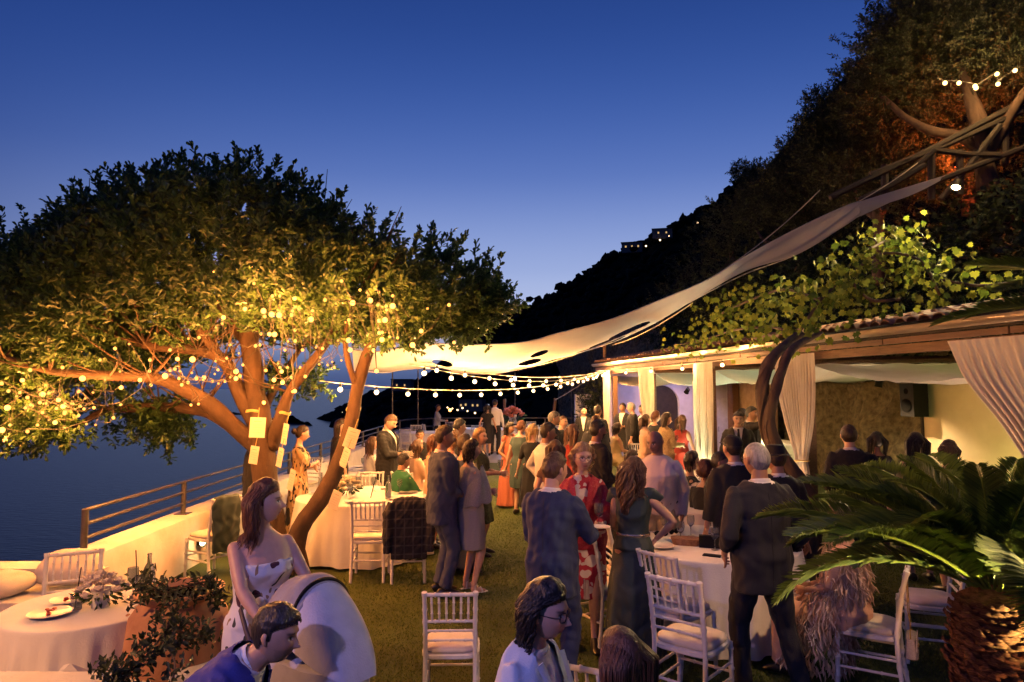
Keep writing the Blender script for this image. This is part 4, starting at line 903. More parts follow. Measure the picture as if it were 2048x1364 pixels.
# ================================================================ CHAIRS
M_chair = mat('white_chair_paint', (0.66, 0.63, 0.58), 0.42, (0.78, 0.76, 0.72), 14, 0.05, 60)
M_cushion = mat('cream_cushion', (0.62, 0.54, 0.42), 0.8, (0.72, 0.64, 0.53), 10, 0.2, 120, sheen=0.2)
def bamboo(mb, a, b, r, knots=(0.5,), n=8):
    a, b = Vector(a), Vector(b); ts = [0.0]; rs = [r]
    for k in sorted(knots):
        ts += [k - .025, k - .008, k + .008, k + .025]; rs += [r, r * 1.32, r * 1.32, r]
    ts.append(1.0); rs.append(r); mb.tube([a.lerp(b, t) for t in ts], rs, n)
def build_chair():
    t = thing('chiavari_chair', '', 'chair'); K = lambda n, f: obj(n, f, t)
    def part(name, segs, parent=t):
        mb = MB()
        for (a, b, r, kn) in segs: bamboo(mb, a, b, r, kn)
        return mb.build(name, M_chair, parent, angle=50)
    for s in (-1, 1):
        mb = MB(); pts = [(s * .185, -.235, 0), (s * .182, -.205, .22), (s * .180, -.190, .45), (s * .180, -.205, .60), (s * .182, -.235, .78), (s * .184, -.268, .925)]
        P = spline(pts, 40); rr = [.0165 * (1.25 if any(abs(p[2] - z) < .012 for z in (.12, .25, .55, .62, .70, .80, .915)) else 1.0) for p in P]
        mb.tube([tuple(p) for p in P], rr, 9).build('back_post', M_chair, t, angle=60)
        part('leg', [((s * .195, .195, 0), (s * .19, .185, .44), .0165, (.3, .6, .9))])
        part('stretcher', [((s * .19, .19, .20), (s * .183, -.21, .20), .010, (.3, .7))])
        part('stretcher', [((s * .19, .19, .30), (s * .183, -.20, .30), .010, (.5,))])
    part('stretcher', [((-.19, .19, .24), (.19, .19, .24), .010, (.3, .7))]); part('stretcher', [((-.182, -.205, .24), (.182, -.205, .24), .010, (.3, .7))])
    MB().tube([(0, -.0, .425), (0, 0, .432), (0, 0, .455), (0, 0, .462)], [(.205, .20), (.212, .207), (.212, .207), (.20, .195)], 28, up=(1, 0, 0), power=.45).build('seat', M_chair, t)
    MB().tube([(0, .0, .462), (0, 0, .468), (0, 0, .495), (0, 0, .508), (0, 0, .512)], [(.18, .175), (.2, .195), (.2, .195), (.17, .165), (.08, .08)], 28, up=(1, 0, 0), power=.5).build('cushion', M_cushion, t, angle=80)
    yb = lambda z: float(np.interp(z, [.45, .60, .78, .925], [-.19, -.205, -.235, -.268]))
    for z, r in [(.905, .0145), (.705, .0115), (.635, .0095), (.565, .0095)]: part('back_rail', [((-.18, yb(z), z), (.18, yb(z), z), r, (.2, .5, .8))])
    for i in range(6):
        x = -.13 + i * .052; part('spindle', [((x, yb(.705), .705), (x * 1.03, yb(.905), .905), .0085, (.3, .7))])
    return t
CH0 = build_chair(); CH_used = [False]
def chair(label, u=None, v=None, face=0, scale=1.0, xy=None, group='white chiavari chairs', ztop=.92):
    a = R(face)
    if xy is None:
        p = atz(u, v, ztop * scale); x, y = p.x + (-.27 * math.sin(a)) * 1.0 * scale, p.y + .27 * math.cos(a) * scale
        x = p.x - math.sin(a) * .27 * scale; y = p.y + math.cos(a) * .27 * scale
    else: x, y = xy
    o = CH0 if not CH_used[0] else copy_tree(CH0); CH_used[0] = True
    o.location = (x, y, 0.004); o.rotation_euler = (0, 0, a); o.scale = (scale,) * 3; o['label'] = label; o['category'] = 'chair'; o['group'] = group
    return o
chair('empty white chiavari chair standing alone on the lawn in front', 900, 1187, 2, .92)
chair('white chair with cream cushion tucked at the round table, left of the draped jacket', 735, 1003, 3, 1)
JCH = chair('white chair under the dark plaid jacket', 818, 1004, 10, 1)
CHA = chair('white chair pushed in at the table behind the nearest cushioned chair', 1312, 1108, -52, 1.0)
CHB = chair('nearest white chair with thick cream cushion at the right-hand table', 1345, 1158, -40, 1.02)
PCH = chair('white chair with a mauve handbag slung on its back', 1164, 1076, -62, 1.0)
FCH = chair('white chair of the seated woman in the floral skirt', xy=(1.12, 6.62), face=-80)
chair('white chair of the woman in the feathered dress', xy=(2.62, 5.15), face=58)
chair('white chair with bare seat behind the cycad trunk', xy=(3.42, 5.75), face=70)
GCH = chair('white chair of the woman with round glasses', xy=(.18, 2.72), face=-140)
chair('white chair top catching violet light between the two seated women', 1205, 1342, -25, 1.0)
chair('white chair of the child in green', 803, 946, -25, 1.0)
chair('white chair seen across the flower table, half hidden by the slanting trunk', 690, 950, 175)
chair('white chair facing the sea beside the woman in the feather-print dress', 602, 935, -75)
chair('white chair behind the slanting trunk near the railing', 628, 915, 160)
chair('white chair right of the slanting trunk, beyond the flower table', 742, 944, 185)
chair('orange-lit white chair behind the corner table with the bouquet', xy=(-3.32, 5.22), face=205)
GRN = chair('white chair by the parapet draped with a green shawl', 455, 996, 60)
chair('white chair at the second flower table beside the woman in white', xy=(-2.55, 13.4), face=170)
chair('white chair near the standing man with the phone', xy=(-1.45, 12.9), face=120)
chair('small white chair between the seated girl and the man in the white shirt', 1276, 887, 200)
chair('white chair in front of the bald man in pink shirt', xy=(1.65, 8.6), face=-60)
k = 0
FTN = ['the far table nearest the parapet', 'the far table in the railing corner', 'the far table behind the orange arrangement', 'the far table nearest the pavilion', 'the far table behind the couple']
FT = [(-2.9, 22.8), (-1.9, 25.0), (1.2, 25.3), (2.0, 22.6), (-.6, 24.8)]
for i, (tx, ty) in enumerate(FT):
    for j, a in enumerate([200, 250, 300, 20, 110]):
        r = 1.08; chair('white chair at the ' + ['sea-side', 'near sea-side', 'near', 'pavilion-side', 'railing-side'][j] + ' edge of ' + FTN[i], xy=(tx + r * math.cos(R(a)), ty + r * math.sin(R(a))), face=a + 90, group='chairs at the far tables')

# ================================================================ TABLES
M_cloth = mat('white_tablecloth', (0.70, 0.67, 0.63), 0.8, (0.80, 0.78, 0.75), 3, 0.15, 90, sheen=0.15)
M_tabletop = mat('table_plywood', (0.3, 0.2, 0.12), 0.6)
def table(label, x, y, r, h=.76, hem=.03, folds=17, cloth_label=None, group=None):
    t = thing('banquet_table', label, 'table', (x, y, 0), 0, group)
    MB().lathe([(r - .02, h - .03), (r - .01, h - .022), (r - .01, h - .008), (r - .02, h - .006)], n=36).build('tabletop', M_tabletop, t)
    MB().lathe([(.05, .05), (.05, h - .03)], n=10).build('column', M_rail, t); MB().lathe([(.35, 0), (.35, .02), (.06, .06)], n=20).build('base', M_rail, t)
    ph = random.uniform(0, 6); ph2 = random.uniform(0, 6)
    def fn(a, b):
        th = 2 * math.pi * a
        if b < .34: q = b / .34; rr = r * q; z = h + .002 - .004 * q ** 6 + .0012 * math.sin(th * 3 + q * 9)
        elif b < .42: q = (b - .34) / .08; rr = r + .012 * math.sin(q * math.pi / 2); z = h - .002 - .018 * (1 - math.cos(q * math.pi / 2))
        else:
            q = (b - .42) / .58; w = .5 * math.sin(folds * th + ph) + .3 * math.sin((folds * 2 - 3) * th + ph2) + .35 * math.sin(5 * th + ph2)
            rr = r + .012 + q * .09 + w * .052 * q ** .8; z = h - .02 - q * (h - .02 - hem - .012 * math.sin(5 * th + ph))
        return (rr * math.cos(th), rr * math.sin(th), z)
    c = MB().grid(fn, 220, 44, True).build('tablecloth', M_cloth, None, angle=180, loc=(x, y, 0))
    tag(c, cloth_label or label.replace('table', 'tablecloth'), 'tablecloth', 'white tablecloths'); return t, h
TL = table('small round table in the near corner set with bouquet and plates', -2.82, 4.66, .50, cloth_label='orange-lit white cloth on the small corner table')
T1 = table('round table with flowers beside the slanting tree trunk', -2.02, 9.36, .86, cloth_label='warm-lit white cloth of the flower table at the slanting trunk')
T2 = table('second round table by the railing, behind the flower table', -2.35, 12.2, .80, cloth_label='white cloth of the second table by the railing')
T3 = table('round table in front of the seated person in black', -1.65, 15.2, .80, cloth_label='white cloth of the table in front of the person in black')
TR = table('round table beside the old man in the dark suit', 1.86, 6.55, .80, cloth_label='blue-shaded white cloth of the table beside the old man')
TR2 = table('round table behind the bald man and the woman in dark green', 2.45, 8.7, .75, cloth_label='pale cloth of the table behind the bald man')
TR3 = table('round table close to the straight wide curtain', 2.75, 11.6, .75, cloth_label='pale cloth of the table close to the straight curtain')
for i, (tx, ty) in enumerate(FT): table('blue-lit round table: ' + FTN[i], tx, ty, .75, group='far tables', cloth_label='blue-lit white cloth on ' + FTN[i])

# ---------------------------------------------------------------- tableware
G_clear = glass('clear_glass'); M_china = mat('white_china', (0.72, 0.70, 0.67), 0.25)
M_rose = mat('cream_roses', (0.66, 0.52, 0.40), 0.7, (0.80, 0.72, 0.62), 30); M_leafdk = mat('florist_leaves', (0.02, 0.045, 0.015), 0.5, (0.05, 0.09, 0.03), 20)
plate_me = MB().lathe([(0, .004), (.07, .004), (.10, .014), (.125, .020), (.127, .023), (.10, .018), (.07, .009), (0, .008)], n=24, cap=False).mesh('plate', M_china)
gl = MB().lathe([(.032, 0), (.032, .003), (.006, .008), (.004, .012), (.004, .085), (.012, .095), (.032, .12), (.038, .15), (.034, .20), (.032, .20), (.036, .15), (.030, .122), (.010, .099), (0, .097)], n=16, cap=False).mesh('wine_glass', G_clear)
tum = MB().lathe([(0, 0), (.03, 0), (.037, .10), (.035, .10), (.028, .006), (0, .006)], n=14, cap=False).mesh('tumbler', G_clear)
bot = MB().lathe([(0, 0), (.038, 0), (.04, .01), (.04, .17), (.03, .21), (.014, .24), (.013, .29), (.015, .29), (.015, .30), (0, .30)], n=16, cap=False).mesh('water_bottle', G_clear)
plate_n = 0
def put(name, me, x, y, z, label, cat, rz=0, group=None):
    return tag(obj(name, me, None, (x, y, z), rz), label, cat, group)
def rose(mb, c, r):
    """a bud wrapped in two rings of overlapping petals"""
    mb.ball(c, (r * .45, r * .45, r * .5), 7, 5)
    for ring, (n, rr, tl) in enumerate(((5, .42, .35), (6, .68, .85))):
        for k in range(n):
            a = 6.283 * (k + .5 * ring) / n + random.uniform(-.15, .15); M_ = Matrix.Rotation(a, 3, 'Z') @ Matrix.Rotation(tl, 3, 'Y')
            mb.ball(Vector(c) + Vector((rr * r * math.cos(a), rr * r * math.sin(a), -.08 * r * ring)), (r * .12, r * .42, r * .5), 6, 4, M_)
def bouquet(x, y, z, label, s=1.0, vase=True, cols=M_rose):
    t = thing('bouquet', label, 'flowers', (x, y, z))
    if vase: MB().lathe([(.05 * s, 0), (.055 * s, .02 * s), (.045 * s, .07 * s), (.06 * s, .11 * s), (.055 * s, .11 * s), (.04 * s, .07 * s)], n=16).build('vase', M_china, t)
    for i in range(17):
        a = i * 2.399; q = math.sqrt(i / 17); r = .135 * s * q; mb = MB(); rose(mb, (0, 0, 0), .040 * s * random.uniform(.8, 1.15))
        o = mb.build('rose', cols, t, loc=(r * math.cos(a), r * math.sin(a), (.20 - .11 * q * q) * s)); o.rotation_euler = (random.uniform(-.4, .4), random.uniform(-.4, .4), 0)
    n = 80; d = rand_dirs(n); d[:, 2] = -np.abs(d[:, 2]) * .6; B = d * .13 * s * RNG.uniform(.6, 1.05, (n, 1)) + [0, 0, .11 * s]
    obj('leaves', leaf_mesh('leaves', B, d + [0, 0, .2], rand_dirs(n, 1), .055 * s, .022 * s, F_tree), t); return t
H = .764
bouquet(-2.72, 4.62, H, 'cream rose bouquet in a white vase on the small corner table', 1.05)
put('plate', plate_me, -2.98, 4.72, H, 'white plate with red garnish at the rear of the corner table', 'plate', 0); put('plate', plate_me, -2.93, 4.44, H, 'white plate with red garnish at the front of the corner table', 'plate', 0)
for i, (x, y) in enumerate([(-2.98, 4.72), (-2.93, 4.44)]):
    mb = MB()
    for k in range(7): mb.ball((random.uniform(-.03, .03), random.uniform(-.03, .03), .016 + .004 * k), (.018, .012, .007), 6, 4, Matrix.Rotation(random.random() * 3, 3, 'Z'))
    tag(mb.build('garnish', mat('red_garnish', (.35, .03, .02), .5), loc=(x, y, H)), ['red garnish on the rear plate of the corner table', 'red garnish on the front plate of the corner table'][i], 'food')
put('tumbler', tum, -2.84, 4.56, H, 'glass tumbler with a dark straw between plates and bouquet', 'glass'); put('wine_glass', gl, -2.62, 4.82, H, 'stemmed glass behind the bouquet on the corner table', 'glass')
put('water_bottle', bot, -2.50, 4.80, H, 'clear water bottle right of the bouquet on the corner table', 'bottle'); put('wine_glass', gl, -2.46, 4.62, H, 'stemmed glass near the pot on the corner table', 'glass')
M_straw = mat('dark_straw', (.02, .015, .03), .4)
def straw(x, y, z, label, dx=.03, dy=.0, l=.2): tag(MB().tube([(0, 0, 0), (dx, dy, l)], .004, 6).build('straw', M_straw, loc=(x, y, z)), label, 'straw')
straw(-2.85, 4.56, H + .01, 'dark straw leaning in the tumbler on the corner table', .03, 0, .26); straw(-2.63, 4.9, H + .02, 'dark straw standing behind the bouquet', -.02, 0, .28)
def napkin(x, y, z, label, s=1, rz=0):
    mb = MB().add([(-.14, -.09, 0), (.14, -.09, 0), (.15, .09, 0), (-.15, .08, 0), (.0, -.02, .13), (-.05, .05, .10)], [(0, 1, 4), (1, 2, 4), (2, 5, 4), (2, 3, 5), (3, 0, 5), (0, 4, 5), (3, 2, 1, 0)])
    o = mb.build('napkin', M_cloth, smooth=False, loc=(x, y, z), rz=rz); o.scale = (s, s, s); tag(o, label, 'napkin')
napkin(-2.58, 4.12, .465, 'white napkin folded to a peak on the low seat', 1.05, .3); napkin(-2.72, 4.08, .463, 'smaller crumpled napkin beside the peaked one', .55, 1.2)
# cushions on the masonry bench
for i, (x, y, rz, lab) in enumerate([(-4.85, 6.12, .2, 'cream cushion leaning in the corner of the masonry bench'), (-4.35, 5.95, -.3, 'flat cream cushion lying at the front of the masonry bench'), (-3.95, 6.2, .1, 'cream cushion at the parapet end of the masonry bench')]):
    mb = MB().ball((0, 0, 0), (.27, .22, .085), 20, 10); mb.v = [(math.copysign(abs(x_ / .27) ** .6, x_) * .25, math.copysign(abs(y_ / .22) ** .6, y_) * .2, z_) for x_, y_, z_ in mb.v]
    o = mb.build('cushion', M_cushion, loc=(x, y, .54), rz=rz); o.rotation_euler.x = [.7, .1, .5][i]; o.location.z += [.13, 0, .08][i]; tag(o, lab, 'cushion')
# tableware on the lawn tables
CLK = ['right', 'rear right', 'rear', 'rear left', 'left', 'front left', 'front', 'front right']
def setting(cx, cy, r, n, tagw, seed, gl_n=5):
    rn = random.Random(seed)
    for i in range(n):
        a = 2 * math.pi * (i + .3) / n; put('plate', plate_me, cx + .72 * r * math.cos(a), cy + .72 * r * math.sin(a), H, 'white dinner plate at the ' + CLK[int(((a + .2) % 6.283) / .7854) % 8] + ' of ' + tagw, 'plate', 0, 'plates on ' + tagw)
    for i in range(gl_n):
        a = 6.283 * (i + .5) / 8 + rn.uniform(-.25, .25); q = rn.uniform(.3, .62) * r; put('wine_glass', gl, cx + q * math.cos(a), cy + q * math.sin(a), H, 'stemmed glass towards the ' + CLK[i % 8] + ' of ' + tagw, 'glass', 0, 'glasses on ' + tagw)
setting(-2.02, 9.36, .86, 7, 'the flower table at the slanting trunk', 1, 6); setting(-2.35, 12.2, .8, 6, 'the second table by the railing', 2, 4); setting(1.86, 6.55, .8, 4, 'the table beside the old man', 3, 7); setting(2.45, 8.7, .75, 4, 'the table behind the bald man', 4, 4)
bouquet(-2.18, 9.2, H, 'white and yellow flower arrangement on the table at the slanting trunk', 1.25, False, mat('ivory_flowers', (.66, .56, .34), .7, (.78, .72, .58), 30))
bouquet(-1.8, 15.2, H, 'flower arrangement on the table in front of the person in black', 1.2, False); bouquet(2.35, 8.65, H, 'flower arrangement beside the sleeve of the bald man', 1.2, False); bouquet(-2.4, 12.3, H, 'low flower arrangement on the second table by the railing', 1.0, False)
put('water_bottle', bot, -2.58, 9.35, H, 'clear water bottle at the sea-side of the flower table', 'bottle'); put('water_bottle', bot, -1.62, 9.05, H, 'clear bottle near the draped jacket on the flower table', 'bottle'); put('water_bottle', bot, -2.0, 12.0, H, 'clear water bottle on the second table by the railing', 'bottle')
put('water_bottle', bot, 1.98, 6.9, H, 'clear water bottle on the table beside the old man', 'bottle')
straw(-1.86, 9.1, H, 'dark straw standing on the flower table', .05, 0, .22); straw(2.02, 6.2, H, 'dark straw in a glass near the old man', .01, 0, .24)
ph_ = MB().box((0, 0, .005), (.075, .15, .009)).build('phone', M_black, loc=(1.72, 5.98, H), rz=1.1); tag(ph_, 'black phone lying at the near edge of the table beside the old man', 'phone')
bk = MB().tube([(0, 0, 0), (0, 0, .06)], [(.13, .07), (.15, .085)], 24, up=(1, 0, 0), power=.6).build('bread_basket', mat('woven_basket', (.22, .09, .05), .7, (.4, .2, .11), 40, .6, 80), loc=(1.62, 6.42, H), rz=-.3); tag(bk, 'brown woven basket on the table beside the old man', 'basket')
cl = MB().box((0, 0, .05), (.2, .06, .11)).build('clutch_bag', M_black, loc=(1.80, 6.30, H), rz=-.3); tag(cl, 'small black clutch bag beside the woven basket', 'clutch')
for i, (x, y) in enumerate([(1.45, 6.75), (1.60, 6.85)]):
    sg = MB()
    for s in (-1, 1): sg.tube([(s * .034 + .03 * math.cos(a), .0, .03 + .022 * math.sin(a)) for a in np.linspace(0, 6.283, 16)], .004, 5).lathe([(0, 0), (.027, .001)], (s * .034, 0, .03), 12, Matrix.Rotation(R(90), 3, 'X'))
    sg.tube([(-.065, 0, .035), (-.06, .13, .02)], .003, 5).tube([(.065, 0, .035), (.06, .13, .02)], .003, 5)
    tag(sg.build('sunglasses', M_black, loc=(x, y, H), rz=.6 * i), ['dark sunglasses at the rim of the table beside the old man', 'second pair of dark sunglasses on the table beside the old man'][i], 'sunglasses')

# ================================================================ TERRACOTTA POT WITH TRAILING VINE
POT = thing('terracotta_pot', 'big terracotta oil jar pot beside the small corner table', 'pot', (-2.14, 4.50, .02))
MB().lathe([(.20, 0), (.22, .02), (.29, .30), (.315, .55), (.29, .74), (.235, .82), (.225, .84), (.265, .87), (.27, .895), (.235, .90), (.205, .86)], n=40, cap=False).build('jar', M_terracotta, POT)
MB().lathe([(.0, .845), (.21, .845)], n=24).build('soil', M_soil, POT)
for s in (-1, 1): MB().tube([(s * .27 + s * .07 * math.sin(a), -.05, .62 + .12 * math.cos(a)) for a in np.linspace(.3, 2.8, 10)], .022, 8).build('handle', M_terracotta, POT)
TRV = thing('trailing_ivy', 'dark leafy vine trailing over the terracotta pot down to the planter wall', 'climbing plant', (-2.14, 4.1, .2)); o_ = TRV.location.copy()
vp = [[(400, 1165, 4.35), (330, 1190, 4.15), (345, 1235, 4.02), (310, 1290, 3.85), (270, 1335, 3.7), (200, 1364, 3.6)], [(330, 1190, 4.2), (300, 1175, 4.2), (285, 1180, 4.25)], [(360, 1200, 4.1), (330, 1270, 3.9), (350, 1330, 3.7), (330, 1400, 3.6)], [(345, 1260, 3.95), (390, 1270, 4.0), (420, 1275, 4.1)], [(310, 1300, 3.8), (240, 1350, 3.6), (215, 1364, 3.55)], [(400, 1165, 4.35), (425, 1185, 4.35), (435, 1200, 4.4)]]
sm = MB(); B = []
for P_ in vp:
    Q = spline([tuple(at(*q)) for q in P_], 40); sm.tube([Vector(q) - o_ for q in Q], .006, 5)
    for _ in range(58): q = Q[random.randrange(40)]; B.append(q + RNG.normal(size=3) * [.032, .032, .032])
sm.build('stems', M_bark_dark, TRV); MB().tube([at(300, 1330, 3.85) - o_, at(350, 1200, 4.15) - o_], .022, 8).build('cane', mat('bamboo_cane', (.42, .24, .10), .5), TRV)
B = np.array(B); D = rand_dirs(len(B), .1); LB, LD, LN = twig_leaves(B, D, 4, .07, .06, .03); LN += [0, -.8, .3]
obj('leaves', leaf_mesh('leaves', LB - np.array(o_), LD, LN, RNG.uniform(.032, .06, len(LB)), RNG.uniform(.014, .025, len(LB)), foliage('ivy_leaves', (.012, .022, .010), (.06, .085, .035), .25, .4, .5)), TRV)
# ================================================================ PEOPLE: TOOLS
def remesh(mb, vox, name, m, folds=0.0, seed=0, vert=1.0):
    """weld overlapping solids into one continuous skin, then give cloth its folds"""
    tmp = bpy.data.meshes.new('tmp'); tmp.from_pydata(mb.v, [], mb.f); o = bpy.data.objects.new('tmp', tmp); COL.objects.link(o)
    md = o.modifiers.new('r', 'REMESH'); md.mode = 'VOXEL'; md.voxel_size = vox; md.adaptivity = 0
    s_ = o.modifiers.new('s', 'SMOOTH'); s_.factor = 0.5; s_.iterations = 2
    dg = bpy.context.evaluated_depsgraph_get(); me = bpy.data.meshes.new_from_object(o.evaluated_get(dg), depsgraph=dg)
    bpy.data.objects.remove(o); bpy.data.meshes.remove(tmp); me.name = name; me.materials.clear()
    if m: me.materials.append(m)
    n = len(me.vertices)
    if folds and n:
        co = np.empty(n * 3, np.float32); me.vertices.foreach_get('co', co); co = co.reshape(-1, 3).astype(float)
        no = np.empty(n * 3, np.float32); me.vertices.foreach_get('normal', no); no = no.reshape(-1, 3)
        rn = np.random.default_rng(seed + 5); d = np.zeros(n); w = co + 0.03 * np.sin(co[:, [1, 2, 0]] * 21 + seed)
        for _ in range(7):
            kdir = rn.normal(size=3) * np.array([1, 1, .45 * vert]); kdir /= np.linalg.norm(kdir); d += np.sin(w @ kdir * (2 * math.pi / rn.uniform(.045, .16)) + rn.uniform(0, 6.3)) * rn.uniform(.4, 1)
        d = np.sign(d) * np.abs(d / 2.2) ** 1.2; co += no * (d * folds)[:, None]; me.vertices.foreach_set('co', co.astype(np.float32).ravel())
    me.polygons.foreach_set('use_smooth', np.ones(len(me.polygons), bool)); me.update(); return me
def ik(a, b, l1, l2, pole):
    """elbow or knee between a and b"""
    a, b, pole = Vector(a), Vector(b), Vector(pole); d = b - a; L = d.length
    if L > (l1 + l2) * .999: b = a + d * ((l1 + l2) * .999 / L); d = b - a; L = d.length
    n = d / L; x = (l1 * l1 - l2 * l2 + L * L) / (2 * L); h = math.sqrt(max(0, l1 * l1 - x * x)); p = pole - n * pole.dot(n); p = p.normalized() if p.length > 1e-5 else n.orthogonal()
    return a + n * x + p * h, b
def skin_mat():
    if 'skin' in MATS: return MATS['skin']
    m, t, o = nt('skin'); b = N(t, 'ShaderNodeBsdfPrincipled'); t.links.new(b.outputs[0], o.inputs[0])
    a = N(t, 'ShaderNodeAttribute', attribute_name='tone'); nz = N(t, 'ShaderNodeTexNoise'); nz.inputs['Scale'].default_value = 30; nz.inputs['Detail'].default_value = 5
    tcn = N(t, 'ShaderNodeTexCoord'); t.links.new(tcn.outputs['Object'], nz.inputs['Vector'])
    rp = N(t, 'ShaderNodeValToRGB'); rp.color_ramp.elements[0].color = (.86, .82, .80, 1); rp.color_ramp.elements[1].color = (1.08, 1.04, 1.0, 1); t.links.new(nz.outputs['Fac'], rp.inputs[0])
    mx = N(t, 'ShaderNodeMix', data_type='RGBA', blend_type='MULTIPLY'); mx.inputs[0].default_value = 1; t.links.new(a.outputs['Color'], mx.inputs[6]); t.links.new(rp.outputs[0], mx.inputs[7]); t.links.new(mx.outputs[2], b.inputs['Base Color'])
    b.inputs['Roughness'].default_value = .48; b.inputs['Subsurface Weight'].default_value = .12; b.inputs['Subsurface Radius'].default_value = (.012, .005, .003); b.inputs['Subsurface Scale'].default_value = .4
    MATS['skin'] = m; return m
SK = {'fair': (.56, .35, .26), 'mid': (.46, .27, .18), 'tan': (.36, .20, .125), 'deep': (.22, .115, .07)}
def hair_mat(name, c, c2, rough=.42):
    return mat('hair_' + name, c, rough, c2, 60, .5, 120, stretch=(1, 1, .12), spec=.5, detail=3)
HAIR = {'black': hair_mat('black', (.008, .006, .006), (.022, .016, .014)), 'dark': hair_mat('dark', (.015, .009, .006), (.05, .028, .018)), 'brown': hair_mat('brown', (.04, .020, .011), (.12, .06, .032)), 'auburn': hair_mat('auburn', (.07, .026, .012), (.16, .06, .028)),
        'blond': hair_mat('blond', (.22, .12, .05), (.46, .29, .13)), 'grey': hair_mat('grey', (.20, .19, .18), (.42, .40, .38)), 'salt': hair_mat('salt', (.06, .055, .05), (.20, .185, .17))}
HC = {'black': (.012, .009, .008), 'dark': (.03, .018, .012), 'brown': (.07, .035, .02), 'auburn': (.1, .04, .02), 'blond': (.26, .16, .08), 'grey': (.28, .26, .25), 'salt': (.10, .09, .085)}
GA = lambda x, s: np.exp(-(x / s) ** 2)
def head_points(nt_, nr, female):
    """unit head in metres about its middle; y forward. Returns verts, quads, and plain (x, z) for colouring"""
    th = np.linspace(0, 2 * math.pi, nt_, endpoint=False); ph = np.linspace(0.0, math.pi, nr + 1)
    # more rows and columns across the face
    th = th - .42 * np.sin(2 * (th - math.pi / 2)) * .5 - .0; TH, PH = np.meshgrid(th, ph)
    x = .0765 * np.sin(PH) * np.cos(TH); y = .097 * np.sin(PH) * np.sin(TH); z = .118 * np.cos(PH)
    low = np.clip(-z / .118, 0, 1); front = np.clip(y / .09, 0, 1)
    x *= 1 - (.30 if female else .22) * low ** 1.6 * (1 - .1 * front); x *= 1 + .05 * GA(z - .03, .05)
    y = np.where(y < 0, y * (1 - .45 * low ** 1.2) * 1.04, y * (1 - .10 * low ** 2)); y = np.where(y > 0, np.minimum(y, .0895 + .10 * (y - .0895) * (y > .0895)), y)
    x0, z0 = x.copy(), z.copy(); f = (y > .02) * np.clip((y - .02) / .04, 0, 1)
    d = .027 * GA(x, .0125) * np.where(z > -.028, GA(z + .028, .030), GA(z + .028, .010)) + .006 * GA(x, .02) * GA(z + .030, .010)
    d += -.0095 * (GA(x - .031, .015) + GA(x + .031, .015)) * GA(z - .010, .012) + .004 * GA(np.abs(x) - .03, .02) * GA(z - .030, .010)
    d += .0065 * GA(x, .020) * GA(z + .062, .012) - .004 * GA(x, .022) * GA(z + .0625, .0028) + (.006 if female else .010) * GA(x, .022) * GA(z + .100, .016) - .004 * GA(x, .02) * GA(z + .081, .008)
    d += .004 * (GA(x - .042, .02) + GA(x + .042, .02)) * GA(z + .022, .02); y = y + d * f
    P = np.stack([x, y, z], -1).reshape(-1, 3); fr = [(i * nt_ + j, (i + 1) * nt_ + j, (i + 1) * nt_ + (j + 1) % nt_, i * nt_ + (j + 1) % nt_) for i in range(nr) for j in range(nt_)]
    return P, fr, x0.ravel(), z0.ravel(), f.ravel()
def face_colors(P, x, z, f, tone, brow, beard=None, lips=None, fem=False, stubble=0):
    c = np.tile(np.array(tone), (len(P), 1)); tone = np.array(tone)
    def paint(w, col): nonlocal c; w = np.clip(w * (f > .3), 0, 1)[:, None]; c = c * (1 - w) + np.array(col) * w
    paint(.35 * (GA(x - .045, .018) + GA(x + .045, .018)) * GA(z + .025, .018), tone * [1.1, .75, .7])
    ax = np.abs(x)
    if beard: paint(((z < -.035 - .0 * ax) & ~((ax < .02) & (z > -.066) & (z < -.054))) * np.clip((ax + .012 - .028 - (z + .035) * .9) / .01 + (z < -.05) * 1.0, 0, 1) * .95, beard)
    if stubble: paint((z < -.04) * stubble, tone * .45)
    paint(.95 * np.clip(1.2 - np.abs((ax - .034) / .021) ** 3, 0, 1) * GA(z - .0295, .0052), brow)
    paint(.75 * GA(ax - .031, .020) * GA(z - .013, .012), tone * [.48, .40, .38])  # eye-socket shade painted into the skin tone
    eye = 1.25 - ((ax - .031) / .0135) ** 2 - ((z - .0075) / .0058) ** 2; paint(np.clip(eye * 3, 0, 1), (.55, .52, .5))
    paint(np.clip((1.2 - ((ax - .030) / .0062) ** 2 - ((z - .0080) / .0060) ** 2) * 3, 0, 1) * (eye > 0), (.02, .012, .01)); paint(np.clip(1.1 - ((ax - .031) / .0155) ** 2, 0, 1) * GA(z - .0140, .0036), (.015, .010, .009))
    paint(np.clip(1.3 - (x / .023) ** 2 - ((z + .062) / .0085) ** 2, 0, 1), lips or (tone * [1.0, .58, .55])); paint(np.clip(1.2 - (x / .022) ** 2, 0, 1) * GA(z + .0625, .0022), tone * .3)  # lip colour, then the shade between the lips painted as a line
    paint(.8 * GA(ax - .0075, .004) * GA(z + .041, .003), tone * .3)  # dark of the nostrils painted on as spots
    return c
